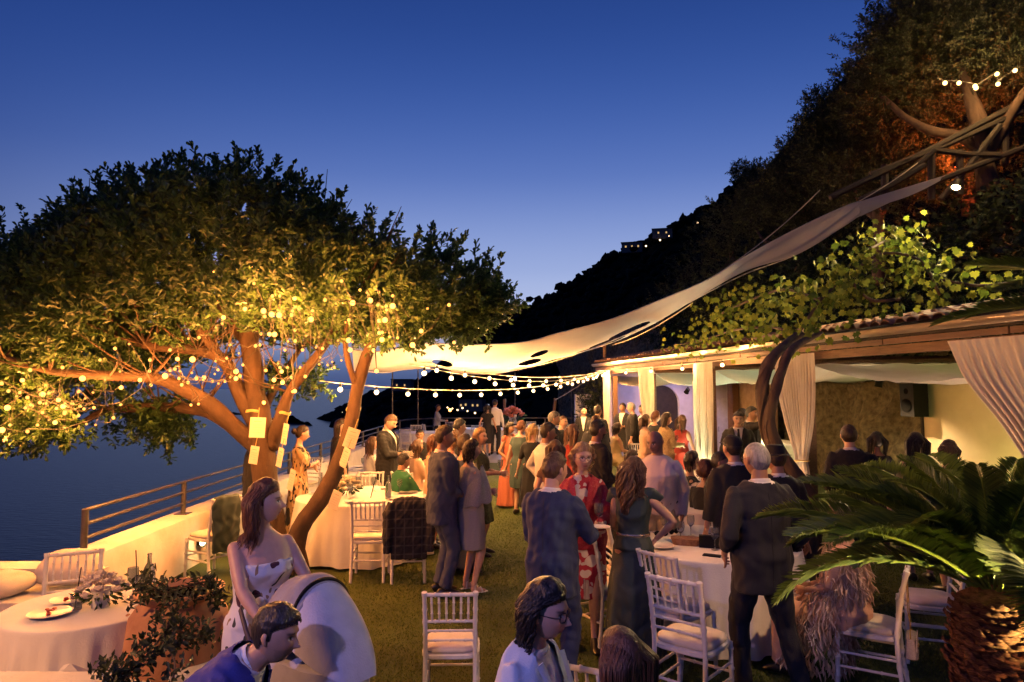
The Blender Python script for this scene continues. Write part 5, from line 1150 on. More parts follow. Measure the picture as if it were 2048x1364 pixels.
def hand(mb, wrist, d, nrm, side, s=1.0, curl=.5):
    """palm, four fingers of unequal length and a thumb from the side of the palm"""
    d = Vector(d).normalized(); nrm = Vector(nrm); nrm = (nrm - d * nrm.dot(d)); nrm = nrm.normalized() if nrm.length > 1e-4 else d.orthogonal().normalized(); w = d.cross(nrm) * side
    wrist = Vector(wrist); pe = wrist + d * .088 * s
    mb.tube([wrist - d * .015 * s, wrist + d * .02 * s, wrist + d * .06 * s, pe], [(.024 * s, .019 * s), (.034 * s, .018 * s), (.040 * s, .015 * s), (.037 * s, .011 * s)], 10, up=w)
    for i, (o, l) in enumerate([(-.030, .066), (-.010, .078), (.010, .072), (.029, .056)]):
        p = pe + w * o * s - d * .006; dd = d.copy(); pts = [p - d * .012 * s, p]; rs = [.0088 * s, .0092 * s]
        for k, (fr, cu) in enumerate([(.45, .55), (.32, .8), (.26, .5)]):
            dd = (Matrix.Rotation(curl * cu * (1 + .12 * i), 3, w * side) @ dd); p = p + dd * l * fr * s; pts.append(p); rs.append((.0088 - .0012 * (k + 1)) * s)
        mb.tube(pts, rs, 6)
    p = wrist + d * .03 * s - w * .030 * s; td = (d * .75 - w * .75 - nrm * .15).normalized(); q = p + td * .035 * s; q2 = q + (td * .6 + d * .6).normalized() * .03 * s; q3 = q2 + d * .022 * s - nrm * .004
    mb.tube([p - td * .012 * s, p, q, q2, q3], [.012 * s, .0125 * s, .0105 * s, .009 * s, .0065 * s], 7)
def loftz(mb, secs, n=22, power=.82, X=None):
    """body sections: (x, y, z, half width, half depth)"""
    vs_ = []
    for (cx, cy, z, a, b) in secs:
        for j in range(n):
            t = 2 * math.pi * j / n; c, s = math.cos(t), math.sin(t); c = math.copysign(abs(c) ** power, c); s = math.copysign(abs(s) ** power, s); p = V(cx + a * c, cy + b * s, z); vs_.append(X(p) if X else p)
    k = len(secs); mb.add(vs_, [(i * n + j, i * n + (j + 1) % n, (i + 1) * n + (j + 1) % n, (i + 1) * n + j) for i in range(k - 1) for j in range(n)] + [tuple(range(n - 1, -1, -1)), tuple((k - 1) * n + j for j in range(n))])
M_cols = {}
def cloth_mat(key, c, c2=None, rough=.8, scale=30, bump=.25, bscale=220, sheen=.03):
    if c2: m_ = [(a + b) / 2 for a, b in zip(c, c2)]; c = tuple(m + (a - m) * .38 for m, a in zip(m_, c)); c2 = tuple(m + (b - m) * .38 for m, b in zip(m_, c2))
    return mat('cloth_' + key, c, rough, c2, scale * 3, bump, bscale, sheen=sheen)
def print_mat(key, base, cols, scale, thr=.36, stretch=(1, 1, 1), vor=True):
    """printed fabric: blobs of other colours on a ground"""
    nm = 'print_' + key
    if nm in MATS: return MATS[nm]
    m, t, o = nt(nm); b = N(t, 'ShaderNodeBsdfPrincipled'); t.links.new(b.outputs[0], o.inputs[0]); b.inputs['Roughness'].default_value = .8
    tcn = N(t, 'ShaderNodeTexCoord'); mp = N(t, 'ShaderNodeMapping'); mp.inputs['Scale'].default_value = stretch; t.links.new(tcn.outputs['Object'], mp.inputs[0])
    wz = N(t, 'ShaderNodeTexNoise'); wz.inputs['Scale'].default_value = scale * .9; t.links.new(mp.outputs[0], wz.inputs['Vector'])
    ad = N(t, 'ShaderNodeMix', data_type='RGBA', blend_type='LINEAR_LIGHT'); ad.inputs[0].default_value = .10; t.links.new(mp.outputs[0], ad.inputs[6]); t.links.new(wz.outputs['Color'], ad.inputs[7])
    cur = None
    for i, c in enumerate(cols):
        vo = N(t, 'ShaderNodeTexVoronoi'); vo.inputs['Scale'].default_value = scale * (1 + .37 * i); vo.inputs['Randomness'].default_value = 1
        t.links.new(ad.outputs[2], vo.inputs['Vector'])
        th = N(t, 'ShaderNodeMath', operation='LESS_THAN'); th.inputs[1].default_value = thr * (1 - .16 * i); t.links.new(vo.outputs['Distance'], th.inputs[0])
        mx = N(t, 'ShaderNodeMix', data_type='RGBA'); t.links.new(th.outputs[0], mx.inputs[0]); mx.inputs[7].default_value = (*c, 1)
        if cur is None: mx.inputs[6].default_value = (*base, 1)
        else: t.links.new(cur, mx.inputs[6])
        cur = mx.outputs[2]
    t.links.new(cur, b.inputs['Base Color'])
    n2 = N(t, 'ShaderNodeTexNoise'); n2.inputs['Scale'].default_value = 150; t.links.new(tcn.outputs['Object'], n2.inputs['Vector']); bn = N(t, 'ShaderNodeBump'); bn.inputs['Strength'].default_value = .2; bn.inputs['Distance'].default_value = .01; t.links.new(n2.outputs['Fac'], bn.inputs['Height']); t.links.new(bn.outputs[0], b.inputs['Normal'])
    MATS[nm] = m; return m
C_ = {'black': cloth_mat('black', (.006, .006, .008), (.014, .013, .016)), 'charcoal': cloth_mat('charcoal', (.008, .009, .014), (.017, .018, .026)), 'navy': cloth_mat('navy', (.008, .018, .066), (.017, .032, .104)), 'bluesuit': cloth_mat('bluesuit', (.022, .032, .078), (.042, .056, .118)),
      'white': cloth_mat('white', (.66, .64, .60), (.78, .76, .73)), 'pink': cloth_mat('pinkshirt', (.66, .55, .49), (.78, .67, .61)), 'green': cloth_mat('green', (.012, .10, .045), (.025, .17, .075)), 'dkgreen': cloth_mat('dkgreen', (.012, .026, .026), (.026, .05, .048), .5), 'grey': cloth_mat('grey', (.24, .235, .235), (.36, .35, .35)),
      'coral': cloth_mat('coral', (.40, .10, .055), (.55, .17, .10)), 'red': cloth_mat('red', (.32, .025, .02), (.48, .05, .035)), 'gold': cloth_mat('gold', (.42, .30, .14), (.62, .47, .26), .45), 'peach': cloth_mat('peach', (.55, .32, .20), (.68, .42, .28)), 'blue': cloth_mat('blue', (.020, .022, .16), (.04, .045, .26)), 'paleblue': cloth_mat('paleblue', (.48, .56, .68), (.60, .68, .80)),
      'khaki': cloth_mat('khaki', (.36, .28, .19), (.48, .39, .28)), 'brown': cloth_mat('brown', (.10, .05, .03), (.18, .10, .06)), 'shoe': mat('shoe_leather', (.012, .010, .009), .3), 'sandal': mat('sandal_white', (.6, .58, .55), .5), 'teal': cloth_mat('teal', (.03, .055, .055), (.05, .085, .085))}
HANDS = {}
def person(label, u=None, vtop=None, d=None, face=0, h=None, sex='m', skin='mid', hair=('short', 'dark'), top=None, bottom=None, sit=False, lean=0, head=(0, 0, 0), hands=None, fat=1.0, lod=1, xy=None, seat_z=.47,
           jacket=None, shirt='white', tie=None, dress=None, hem=.5, strap='sleeve', sleeve=1.0, flare=1.0, shoes='shoe', beard=False, glasses=False, stance=.10, curl=.5, skirt=None, feet=None, group='wedding guests', bust=1.0, name='person', legs_bare=False, hat=None, stub=0, twist=0, belt=False, knees=None):
    """one guest. u, vtop, d: where the top of the head stands in the photograph; local +y is forward"""
    fem = sex == 'f'; s_id = sum(map(ord, label)) % 997; rn = random.Random(s_id)
    if xy is None:
        p = at(u, vtop, d); xy = (p.x, p.y); H_ = p.z
    else: H_ = h
    if sit: S = 1.0 if not fem else .95; S = (h or S)
    else: H_ = min(1.93, max(1.45, h or H_)); S = H_ / 1.748
    if head == (0, 0, 0): head = (rn.uniform(-20, 20), rn.uniform(-8, 4), rn.uniform(-5, 5))
    vox = {0: .0105, 1: .015, 2: .022}[lod]
    # upper body frame
    dz = (seat_z + .085) - .95 if sit else 0.0; PIV = V(0, 0, .95); RL = Matrix.Rotation(-R(lean), 3, 'X') @ Matrix.Rotation(R(twist), 3, 'Z')
    def U(p): p = Vector(p); return (RL @ (p - PIV)) + PIV + V(0, 0, dz)
    if sit and xy is not None and u is not None and d is not None:      # slide so that the head sits where seen
        pass
    if sit: S_ = S
    f = fat
    if fem:
        T = [(0, 0, .84, .11, .09), (0, -.01, .90, .172 * f, .118 * f), (0, -.012, .97, .170 * f, .120 * f), (0, 0, 1.08, .122 * f, .095 * f), (0, .004, 1.17, .128 * f, .098 * f), (0, .018, 1.26, .145 * f, .122 * f * bust), (0, .014, 1.32, .148 * f, .112 * f * bust), (0, 0, 1.385, .150, .088), (0, -.010, 1.42, .138, .070), (0, -.014, 1.455, .092, .058), (0, -.012, 1.485, .058, .052)]
        shx, sha = .158, .043
    else:
        T = [(0, 0, .84, .11, .09), (0, -.01, .90, .165 * f, .118 * f), (0, -.008, .98, .166 * f, .122 * f), (0, .006 * f, 1.08, .150 * f, .116 * f ** 1.4), (0, .008, 1.19, .160 * f, .122 * f ** 1.2), (0, .010, 1.30, .178 * f, .128 * f), (0, .004, 1.37, .186, .115), (0, -.006, 1.415, .178, .092), (0, -.014, 1.455, .128, .074), (0, -.016, 1.49, .078, .064)]
        shx, sha = .190, .052
    NECK = [(0, -.012, 1.46, .062 if not fem else .052, .060 if not fem else .05), (0, -.006, 1.52, .056 if not fem else .044, .057 if not fem else .047), (0, .006, 1.60, .055 if not fem else .043, .056 if not fem else .047)]
    # limbs
    hp = hands or {}
    arms = {}
    for sd, k in ((-1, 'l'), (1, 'r')):
        a = U((sd * (shx - .008), -.008, 1.392)); tgt = hp.get(k, (sd * (.315 if (dress or skirt) else .275), .04, .87)); b = U(tgt) if not (len(tgt) > 3) else Vector(tgt[:3])
        pole = hp.get(k + 'p', (sd * .5, -.9, -.35)); e, b = ik(a, b, .285 if not fem else .27, .255 if not fem else .24, RL @ Vector(pole)); arms[sd] = (a, e, b)
    legs = {}
    for sd in (-1, 1):
        hip = (PIV + V(sd * .088, 0, -.05) + V(0, 0, dz)); ft = (feet or {}).get('l' if sd < 0 else 'r')
        an = Vector(ft) if ft else (V(sd * (stance + .02), .40, .085) if sit else V(sd * stance, 0.0, .085)); kn = (knees or {}).get('l' if sd < 0 else 'r', (sd * .12, 1, .25 if sit else 0))
        knp, an = ik(hip, an, .425, .415, kn); legs[sd] = (hip, knp, an)
    body = MB(); loftz(body, T, X=U); loftz(body, NECK, 16, 1, U)
    aw = (.9 if fem else 1.0) * (0.85 + .15 * f)
    for sd in (-1, 1):
        a, e, b = arms[sd]; body.tube([a + (a - e).normalized() * .03, a, a.lerp(e, .35), a.lerp(e, .8), e, e.lerp(b, .25), e.lerp(b, .7), b], [.034 * aw, .047 * aw, .049 * aw, .041 * aw, .038 * aw, .041 * aw, .031 * aw, .025 * aw], 12)
        hip, kn, an = legs[sd]; body.tube([hip + V(0, 0, .03), hip.lerp(kn, .15), hip.lerp(kn, .5), hip.lerp(kn, .9), kn, kn.lerp(an, .25), kn.lerp(an, .6), an], [.06, .085 * f, .075 * f, .056, .055, .056, .042, .035], 12)
        fdir = V(sd * .12, 1, 0).normalized()
        if fem or shoes in ('sandal', 'bare'): body.tube([an + V(0, -.03, -.045), an + V(0, .0, -.04), an + fdir * .08 + V(0, 0, -.055), an + fdir * .15 + V(0, 0, -.066)], [(.028, .03), (.034, .042), (.040, .026), (.03, .014)], 10, up=(1, 0, 0))
    me = remesh(body, vox, 'person', None)
    n0 = len(me.vertices); bv = np.empty(n0 * 3, np.float32); me.vertices.foreach_get('co', bv); bv = bv.reshape(-1, 3); bf = [tuple(p.vertices) for p in me.polygons]; bpy.data.meshes.remove(me)
    # head
    nt_, nr = {0: (96, 72), 1: (60, 44), 2: (36, 28)}[lod]; HP, HF, hx, hz, hf = head_points(nt_, nr, fem)
    yaw, pit, rol = head; HR = RL @ Matrix.Rotation(R(yaw), 3, 'Z') @ Matrix.Rotation(R(pit), 3, 'X') @ Matrix.Rotation(R(rol), 3, 'Y'); hs = 1.0 if not fem else .96
    HCt = U((0, .0, 1.560)) + HR @ V(0, .024, .068)
    def HX(P_): return np.asarray(P_) * hs @ np.array(HR).T + np.array(HCt)
    tone = SK[skin]; hc = HC[hair[1]] if hair else (.05, .03, .02)
    hcol = face_colors(HP, hx, hz, hf, tone, tuple(np.array(hc) * .8), beard=HC[hair[1]] if beard and hair else (HC['black'] if beard else None), lips=(.42, .09, .08) if fem else None, fem=fem, stubble=stub)
    HV = HX(HP); mh = MB()
    for sd in (-1, 1):
        ear = [(sd * .074, -.012, .028), (sd * .083, -.018, .024), (sd * .086, -.018, .004), (sd * .081, -.008, -.022), (sd * .076, -.002, -.026)]
        mh.tube([V(*q) for q in HX(ear)], [(.010, .004), (.017, .006), (.017, .006), (.010, .005), (.006, .004)], 7, up=HR @ V(0, 1, 0))
    for sd in (-1, 1):
        a, e, b = arms[sd]; hk = 'l' if sd < 0 else 'r'; nrm = hp.get(hk + 'n', (-sd, 0, 0)); hd = hp.get(hk + 'd'); hand(mh, b, (RL @ Vector(hd)) if hd else (b - e), RL @ Vector(nrm), sd, (.92 if fem else 1.03), hp.get('curl', curl))
    verts = np.vstack([bv, HV, np.array(mh.v)]); o1 = n0; o2 = n0 + len(HV)
    faces = bf + [tuple(i + o1 for i in q) for q in HF] + [tuple(i + o2 for i in q) for q in mh.f]
    me = bpy.data.meshes.new('person'); me.from_pydata(verts.tolist(), [], faces); me.polygons.foreach_set('use_smooth', [True] * len(faces)); me.update()
    col = np.ones((len(verts), 4), np.float32); col[:, :3] = tone; col[o1:o2, :3] = hcol; ca = me.color_attributes.new('tone', 'FLOAT_COLOR', 'POINT'); ca.data.foreach_set('color', col.ravel()); me.materials.append(skin_mat())
    ob = obj(name, me); ob.scale = (S, S, S); a = R(face); ob.rotation_euler = (0, 0, a)
    hw = Matrix.Rotation(a, 3, 'Z') @ (HCt * S)
    if u is not None: ob.location = (at(u, vtop, d).x - hw.x, d - hw.y, 0.004)      # head where it is seen
    else: ob.location = (xy[0], xy[1], 0.004)
    tag(ob, label, 'person', group)
    HANDS[label] = [Matrix.Rotation(a, 3, 'Z') @ (arms[k][2] * S) + ob.location for k in (-1, 1)]
    def K(nm, mb, m, folds=.004, vx=None, vert=1.0, cut=None):
        m_ = remesh(mb, vx or vox, nm, m, folds, s_id, vert)
        if cut:
            bm = bmesh.new(); bm.from_mesh(m_); bmesh.ops.delete(bm, geom=[q for q in bm.faces if cut(q.calc_center_median())], context='FACES'); bm.to_mesh(m_); bm.free()
        return obj(nm, m_, ob)
    UI = lambda p: (RL.inverted() @ (Vector(p) - V(0, 0, dz) - PIV)) + PIV
    def grow(secs, g, lo=None, hi=None): return [(x, y, z, w + g, dd + g) for (x, y, z, w, dd) in secs if (lo is None or z >= lo) and (hi is None or z <= hi)]
    def sleeves(mb, g, frac=1.0, cuff=.9):
        for sd in (-1, 1):
            a_, e, b = arms[sd]; tot = frac * 2
            ad_ = (a_ - e).normalized(); P_ = [a_ + V(-sd * .05, 0, .012), a_ + ad_ * .012 + V(-sd * .008, 0, .004), a_.lerp(e, .12), a_.lerp(e, .4)]; r_ = [(sha + g) * .62, (sha * aw + g) * .88, sha * aw + g - .002, .050 * aw + g]
            if frac >= .5: P_ += [a_.lerp(e, .85), e]; r_ += [.043 * aw + g, .042 * aw + g]
            if frac > .5:
                for q in (.3, .65, 1.0):
                    if q <= (frac - .5) * 2 + .01: P_.append(e.lerp(b, q * .98)); r_.append(.040 * aw + g - .010 * q)
            mb.tube(P_, r_, 12)
    def leg_tubes(mb, g, to=1.0, brk=True, wide=1.0):
        for sd in (-1, 1):
            hip, kn, an = legs[sd]; mb.tube([hip + V(0, 0, .05), hip.lerp(kn, .2), hip.lerp(kn, .6), kn, kn.lerp(an, .5), kn.lerp(an, .97 * to)], [.085 + g, .094 * f + g, .078 * f + g, .062 + g, (.055 + g) * wide, (.056 + g) * wide], 12)
    M_ = lambda k: C_[k] if isinstance(k, str) else k
    if bottom:
        mb = MB(); leg_tubes(mb, .012); loftz(mb, grow(T, .012, None, 1.05), X=lambda p: Vector(p) + V(0, 0, dz)); K('trousers', mb, M_(bottom), .0055)
    if belt:
        zb = 1.03; mb = MB().tube([U((.166 * f * math.cos(q), .128 * f ** 1.2 * math.sin(q), zb)) for q in np.linspace(0, 6.2832, 30)], [(.018, .007)] * 30, 6, up=RL @ V(0, 0, 1)); mb.build('belt', C_['shoe'], ob)
    if top or jacket:
        sh_m = M_(top or shirt); mb = MB(); loftz(mb, grow(T, .012 if not jacket else .006, .88), X=U)
        if not jacket and sleeve > 0: sleeves(mb, .010, sleeve)
        K('shirt' if not fem else 'blouse', mb, sh_m, .004 if not jacket else .001)
        if not fem or jacket:
            cm = MB(); cr_ = .066 if not fem else .056
            P_ = [U((cr_ * math.cos(q), -.010 + (cr_ + .002) * math.sin(q), 1.487 - .028 * max(0, math.sin(q)) + .012 * max(0, -math.sin(q)))) for q in np.linspace(0, 6.2832, 26)]
            cm.tube(P_, [(.014, .005)] * 26, 6, up=RL @ V(0, 0, 1)); cm.build('collar', sh_m, ob)
    if jacket:
        mb = MB(); J = grow(T, .026, .95); J = [(0, -.004, .74 if not fem else .86, .192 * f, .148 * f), (0, -.004, .86, .192 * f, .150 * f)] + [(x, y, z, w + (.010 if z < 1.1 else 0), dd + (.012 if z < 1.2 else 0)) for (x, y, z, w, dd) in J]
        if sit: J = J[1:]
        loftz(mb, J, X=U); sleeves(mb, .020, .97)
        def cut(c):
            q = UI(c)
            if q.z > 1.482 and abs(q.x) < .075: return True
            return q.y > .03 and q.z > 1.09 and abs(q.x) < .012 + (q.z - 1.09) * .19 and abs(q.x) < .085
        K('jacket', mb, M_(jacket), .0052, cut=cut)
        lp = MB()
        for sd in (-1, 1):
            P_ = [U((sd * (.020 + (z - 1.09) * .20), float(np.interp(z, [1.05, 1.19, 1.3, 1.37, 1.43, 1.48], [.150, .160, .166, .148, .098, .06])) + .004, z)) for z in np.linspace(1.08, 1.46, 9)]
            lp.tube(P_, [(.006, .005)] + [(.022 * min(1, .35 + .1 * i), .005) for i in range(1, 9)], 6, up=RL @ V(1, 0, 0))
        lp.build('lapels', M_(jacket), ob)
        if lod < 2 and not fem and not sit:      # centre-back seam and vent
            Jz = [q[2] for q in J]; Jy = [q[1] - q[4] for q in J]
            MB().tube([U((.002 * math.sin(z * 30), float(np.interp(z, Jz, Jy)) - .001, z)) for z in np.linspace(1.43, .76, 16)], [.0016] * 9 + [.0026] * 7, 5).build('back_seam', C_['black'], ob)
        if tie: MB().tube([U((0, y, z)) for y, z in [(.075, 1.46), (.108, 1.42), (.135, 1.36), (.150, 1.28), (.152, 1.16), (.150, 1.05)]], [(.020, .012), (.016, .008), (.022, .006), (.030, .006), (.036, .006), (.03, .005)], 8, up=RL @ V(1, 0, 0)).build('tie', M_(tie), ob)
    if dress or skirt:
        dm = M_(dress or skirt); mb = MB(); topz = 1.335 if strap == 'strapless' else 1.46
        if dress:
            B_ = grow(T, .011, .97, topz + .01); loftz(mb, B_, X=U)
            if strap == 'strapless': B_ = B_
            elif strap == 'sleeve' and sleeve > 0: sleeves(mb, .014, sleeve)
            elif strap == 'cap':
                for sd in (-1, 1): a_, e, b = arms[sd]; mb.tube([a_ + V(-sd * .07, 0, .03), a_ + V(sd * .01, 0, .03), a_.lerp(e, .28) + V(sd * .02, 0, .02)], [(.05, .07), (.05, .075), (.015, .07)], 10)
        if sit:
            for sd in (-1, 1):
                hip, kn, an = legs[sd]; q = max(0, (.5 - hem) / .42); mb.tube([hip + V(0, -.04, .0), hip.lerp(kn, .5), kn + V(0, .03, .0)] + ([kn.lerp(an, min(.98, q)) + V(0, .03, 0)] if q > .1 else []), [.12, .108, .085] + ([.10 * flare] if q > .1 else []), 14)
            l, r_ = legs[-1][1], legs[1][1]; mb.tube([l, (l + r_) / 2 + V(0, 0, -.02), r_], [.075] * 3, 10); loftz(mb, grow(T, .02, None, 1.05), X=lambda p: Vector(p) + V(0, 0, dz))
        else:
            rows = 12; nn = 48; vs_ = []; ph = rn.uniform(0, 6); nf = rn.choice([7, 9, 11])
            for i in range(rows + 1):
                q = i / rows; z = 1.08 + (hem - 1.08) * q
                w = np.interp(z, [hem, .6, .90, .98, 1.08], [.17 * f + .11 * (flare) * min(1, (1.0 - hem) / .9), .175 * f + .06 * flare, .186 * f, .178 * f, .136 * f]); dpt = np.interp(z, [hem, .6, .90, .98, 1.08], [.135 * f + .11 * flare * min(1, (1.0 - hem) / .9), .14 * f + .05 * flare, .134 * f, .132 * f, .108 * f])
                for j in range(nn):
                    t = 2 * math.pi * j / nn; fo = 1 + (.075 * flare * max(0, q - .12) * math.sin(nf * t + ph + q * .8) + .03 * flare * q * math.sin((nf * 2 + 1) * t)) ; vs_.append(V(w * math.cos(t) * fo, -.005 + dpt * math.sin(t) * fo, z))
            mb.add(vs_, [(i * nn + j, (i + 1) * nn + j, (i + 1) * nn + (j + 1) % nn, i * nn + (j + 1) % nn) for i in range(rows) for j in range(nn)] + [tuple(range(nn)), tuple(rows * nn + j for j in reversed(range(nn)))])
        cutf = None
        if strap != 'strapless' and dress:
            def cutf(c):
                q = UI(c); return q.z > 1.445 and abs(q.x) < .09 or (q.y > .0 and abs(q.x) < .075 and q.z > 1.37 + abs(q.x) * .6)
        K('dress' if dress else 'skirt', mb, dm, .004, vert=.5, cut=cutf)
        if strap == 'thin':
            for sd in (-1, 1): MB().tube([U((sd * .09, .10, 1.32)), U((sd * .10, .05, 1.42)), U((sd * .09, -.06, 1.42)), U((sd * .08, -.085, 1.32))], .006, 5).build('strap', dm, ob)
    if shoes and shoes != 'bare' and not (hem < .1 and (dress or skirt)):
        for sd in (-1, 1):
            an = legs[sd][2]; fd = V(sd * .12, 1, 0).normalized(); mb = MB(); w_ = V(0, 0, 0)
            if shoes == 'shoe': mb.tube([an + V(0, -.07, -.045), an + V(0, -.055, -.035), an + V(0, -.0, -.03), an + fd * .07 + V(0, 0, -.04), an + fd * .15 + V(0, 0, -.055), an + fd * .205 + V(0, 0, -.066)], [(.02, .035), (.036, .050), (.041, .055), (.046, .042), (.044, .028), (.022, .012)], 12, up=(1, 0, 0)); mb.build('shoe', C_['shoe'], ob)
            else:
                mb.tube([an + V(0, -.065, -.078), an + fd * .04 + V(0, 0, -.078), an + fd * .12 + V(0, 0, -.078), an + fd * .175 + V(0, 0, -.078)], [(.025, .007), (.034, .007), (.044, .007), (.025, .006)], 10, up=(1, 0, 0))
                mb.tube([an + fd * .09 + V(-.045, 0, -.06), an + fd * .085 + V(0, 0, -.025), an + fd * .09 + V(.045, 0, -.06)], .010, 6).tube([an + V(-.035, 0, -.06), an + V(-.04, .0, 0), an + V(0, .045, .01), an + V(.04, 0, 0), an + V(.035, 0, -.06)], .008, 6); mb.build('sandal', M_(shoes), ob)
    # hair
    if hair: build_hair(ob, hair, HP, HF, hx, hz, HX, HR, HCt, U, lod, rn, nt_, nr, hs)
    if glasses:
        g_ = MB(); lens = MB()
        for sd in (-1, 1):
            g_.tube([V(*q) for q in HX([(sd * .031 + .024 * math.cos(t), .098 - .010 * abs(math.cos(t) * sd > 0), .004 + .021 * math.sin(t)) for t in np.linspace(0, 6.2832, 22)])], .0018 if glasses != 'bold' else .0026, 5)
            g_.tube([V(*q) for q in HX([(sd * .056, .092, .008), (sd * .076, .05, .010), (sd * .080, -.01, .010)])], .002, 5)
        g_.tube([V(*q) for q in HX([(-.008, .102, .006), (0, .107, .008), (.008, .102, .006)])], .002, 5); g_.build('glasses', mat('spectacle_frame', (.03, .012, .015), .3), ob)
    if hat:
        P_ = lambda q: [V(*w) for w in HX(q)]
        mb = MB(); ax = HR @ V(0, 0, 1)
        if hat == 'fedora': mb.tube(P_([(0, -.0, .045), (0, 0, .050), (0, 0, .056)]), [(.10, .12), (.145, .165), (.10, .12)], 24, up=HR @ V(1, 0, 0)).tube(P_([(0, 0, .05), (0, 0, .09), (0, 0, .14), (0, 0, .15)]), [(.086, .108), (.084, .104), (.07, .09), (.04, .06)], 20, up=HR @ V(1, 0, 0))
        else: mb.tube(P_([(0, -.01, .035), (0, -.01, .07), (0, -.01, .11), (0, -.01, .128)]), [(.086, .108), (.086, .106), (.065, .08), (.02, .03)], 20, up=HR @ V(1, 0, 0)).tube(P_([(0, .08, .045), (0, .12, .05), (0, .155, .045)]), [(.07, .008), (.065, .007), (.03, .004)], 10, up=HR @ V(1, 0, 0))
        mb.build('hat' if hat == 'fedora' else 'cap', C_['black'], ob)
    return ob
def build_hair(ob, hair, HP, HF, hx, hz, HX, HR, HCt, U, lod, rn, nt_, nr, hs):
    style, colr = hair[0], hair[1]; opt = hair[2] if len(hair) > 2 else {}; m = HAIR[colr]; x, y, z = HP.T
    thick = {'short': .014, 'buzz': .005, 'fade': .016, 'bald': .004, 'bob': .026, 'long': .020, 'wavy': .026, 'pony': .014, 'bun': .016, 'curly': .036, 'thin': .007, 'updo': .018}[style]
    fl = .062 if style not in ('bald', 'thin') else .078                            # hairline on the forehead
    if style == 'bald': line = np.where(y < -.02, -.075 + 0 * z, .5)
    else:
        t = np.clip((y + .01) / .085, 0, 1); line = np.where(y > -.01, .0 + fl * t ** .6 + .012 * np.abs(x) / .07 * 0, -.085 + (.085) * np.clip((y + .085) / .075, 0, 1) ** 2)
        line = np.where((np.abs(x) > .062) & (y > -.012) & (y < .014), -.008, line)
    top = .045 if style == 'bald' else 9.0
    mask = np.clip((z - line) / (.018 if style in ('buzz', 'bald', 'fade', 'short', 'thin') else .05), 0, 1) * (np.clip((top - z) / .02, 0, 1)); nrm = HP / np.array([.0765, .097, .118]) ** 2; nrm /= np.linalg.norm(nrm, axis=1, keepdims=True)
    tk = thick * (.22 + 1.0 * np.clip((z + .05) / .15, 0, 1)) if style in ('short', 'thin') else thick * (.55 + .75 * np.clip(z / .11, 0, 1)) if style not in ('buzz', 'bald') else thick * np.ones(len(HP))
    if style == 'fade': tk = .003 + .020 * np.clip((z + .03) / .11, 0, 1) ** 1.6
    if style in ('curly', 'bob', 'wavy', 'short', 'updo', 'fade'):
        nz = np.array([mnoise.noise(Vector(p) * (38 if style != 'curly' else 45)) for p in HP]); tk = tk * (1 + (.35 if style != 'curly' else .55) * nz)
    V_ = HX(HP + nrm * (tk * mask)[:, None] + nrm * (.0015 * (mask > 0))[:, None]); ok = mask > .04
    fs_ = [q for q in HF if all(ok[i] for i in q)]; mb = MB(); mb.v = [tuple(p) for p in V_]; mb.f = fs_
    # separate locks over the cap
    L = opt.get('len', {'long': .42, 'wavy': .40, 'bob': .19, 'pony': .0, 'short': .05, 'fade': .035, 'curly': .06, 'updo': .06, 'thin': .035}.get(style, 0)); hm = np.array(HR); hc = np.array(HCt)
    nl = opt.get('n', {0: 560, 1: 130, 2: 44}[lod]); nl = nl if L else 0
    if style in ('short', 'fade', 'thin'): nl = int(nl * 1.2)
    cand = [i for i in range(len(HP)) if mask[i] > .5 and z[i] > (-.02 if L > .1 else .03 if style in ('short', 'fade', 'thin') else -.06)]
    Ui = U((0, 0, 1.42))
    for _ in range(nl if cand else 0):
        i = rn.choice(cand); p = HP[i] * 1.0 + nrm[i] * tk[i] * .7; part = opt.get('part', .012); sgn = 1 if p[0] > part else -1
        seg = 15 if L > .1 else 5; st = L * rn.uniform(.75, 1.1) / seg; pts = [HX([p])[0]]; wv = opt.get('wave', .0); ph = rn.uniform(0, 6); dirw = None
        for k in range(seg):
            q = (pts[-1] - hc) @ hm                      # in head space
            if L > .1:
                tang = np.array([sgn * .75, -.35 - .5 * (q[1] > .02), -.55]) if q[2] > .03 else np.array([sgn * .12, -.10 if q[1] < .06 else -.5, -1.0])
            elif style == 'curly': tang = RNG.normal(size=3)
            elif style in ('short', 'fade', 'thin', 'updo'): tang = np.array([sgn * .25, .55 if opt.get('fwd', True) and q[2] > .07 else -.75, -.35 if q[2] < .07 else .12]) + RNG.normal(size=3) * .2
            d_ = tang / (np.linalg.norm(tang) + 1e-9); q = q + d_ * st; q[0] += wv * math.sin(ph + k * 1.15); q[1] += wv * .8 * math.cos(ph + k * 1.15)
            e = np.array([.0765, .097, .118]) + (thick * .75 if L > .1 else thick * .9 if style in ('curly', 'updo') else .001 + thick * 1.1 * min(1, max(0, (q[2] + .03) / .11)) ** 1.4); rr = math.sqrt(((q / e) ** 2).sum())
            if rr < 1 or L <= .1: q = q / rr * (1 + (.02 * rn.random() if L <= .1 else 0))
            if q[2] < .05 and q[1] > .045 and abs(q[0]) < .062: q[0] = math.copysign(.064, sgn)
            w = HX([q])[0] if True else None
            # rest on neck, shoulders and back
            c0 = np.array(U((0, -.01, w[2]))) if False else None
            b = np.array(U((0, -.01, 1.30))); r_ = (w - b) / np.array([.20, .135, .185]); n_ = np.linalg.norm(r_)
            if n_ < 1: w = b + r_ / n_ * np.array([.20, .135, .185])
            pts.append(w)
        r0 = {True: rn.uniform(.0035, .0075), False: rn.uniform(.0025, .0045)}[L > .1] * (1.0 if lod == 0 else 1.25 if lod == 1 else 1.7)
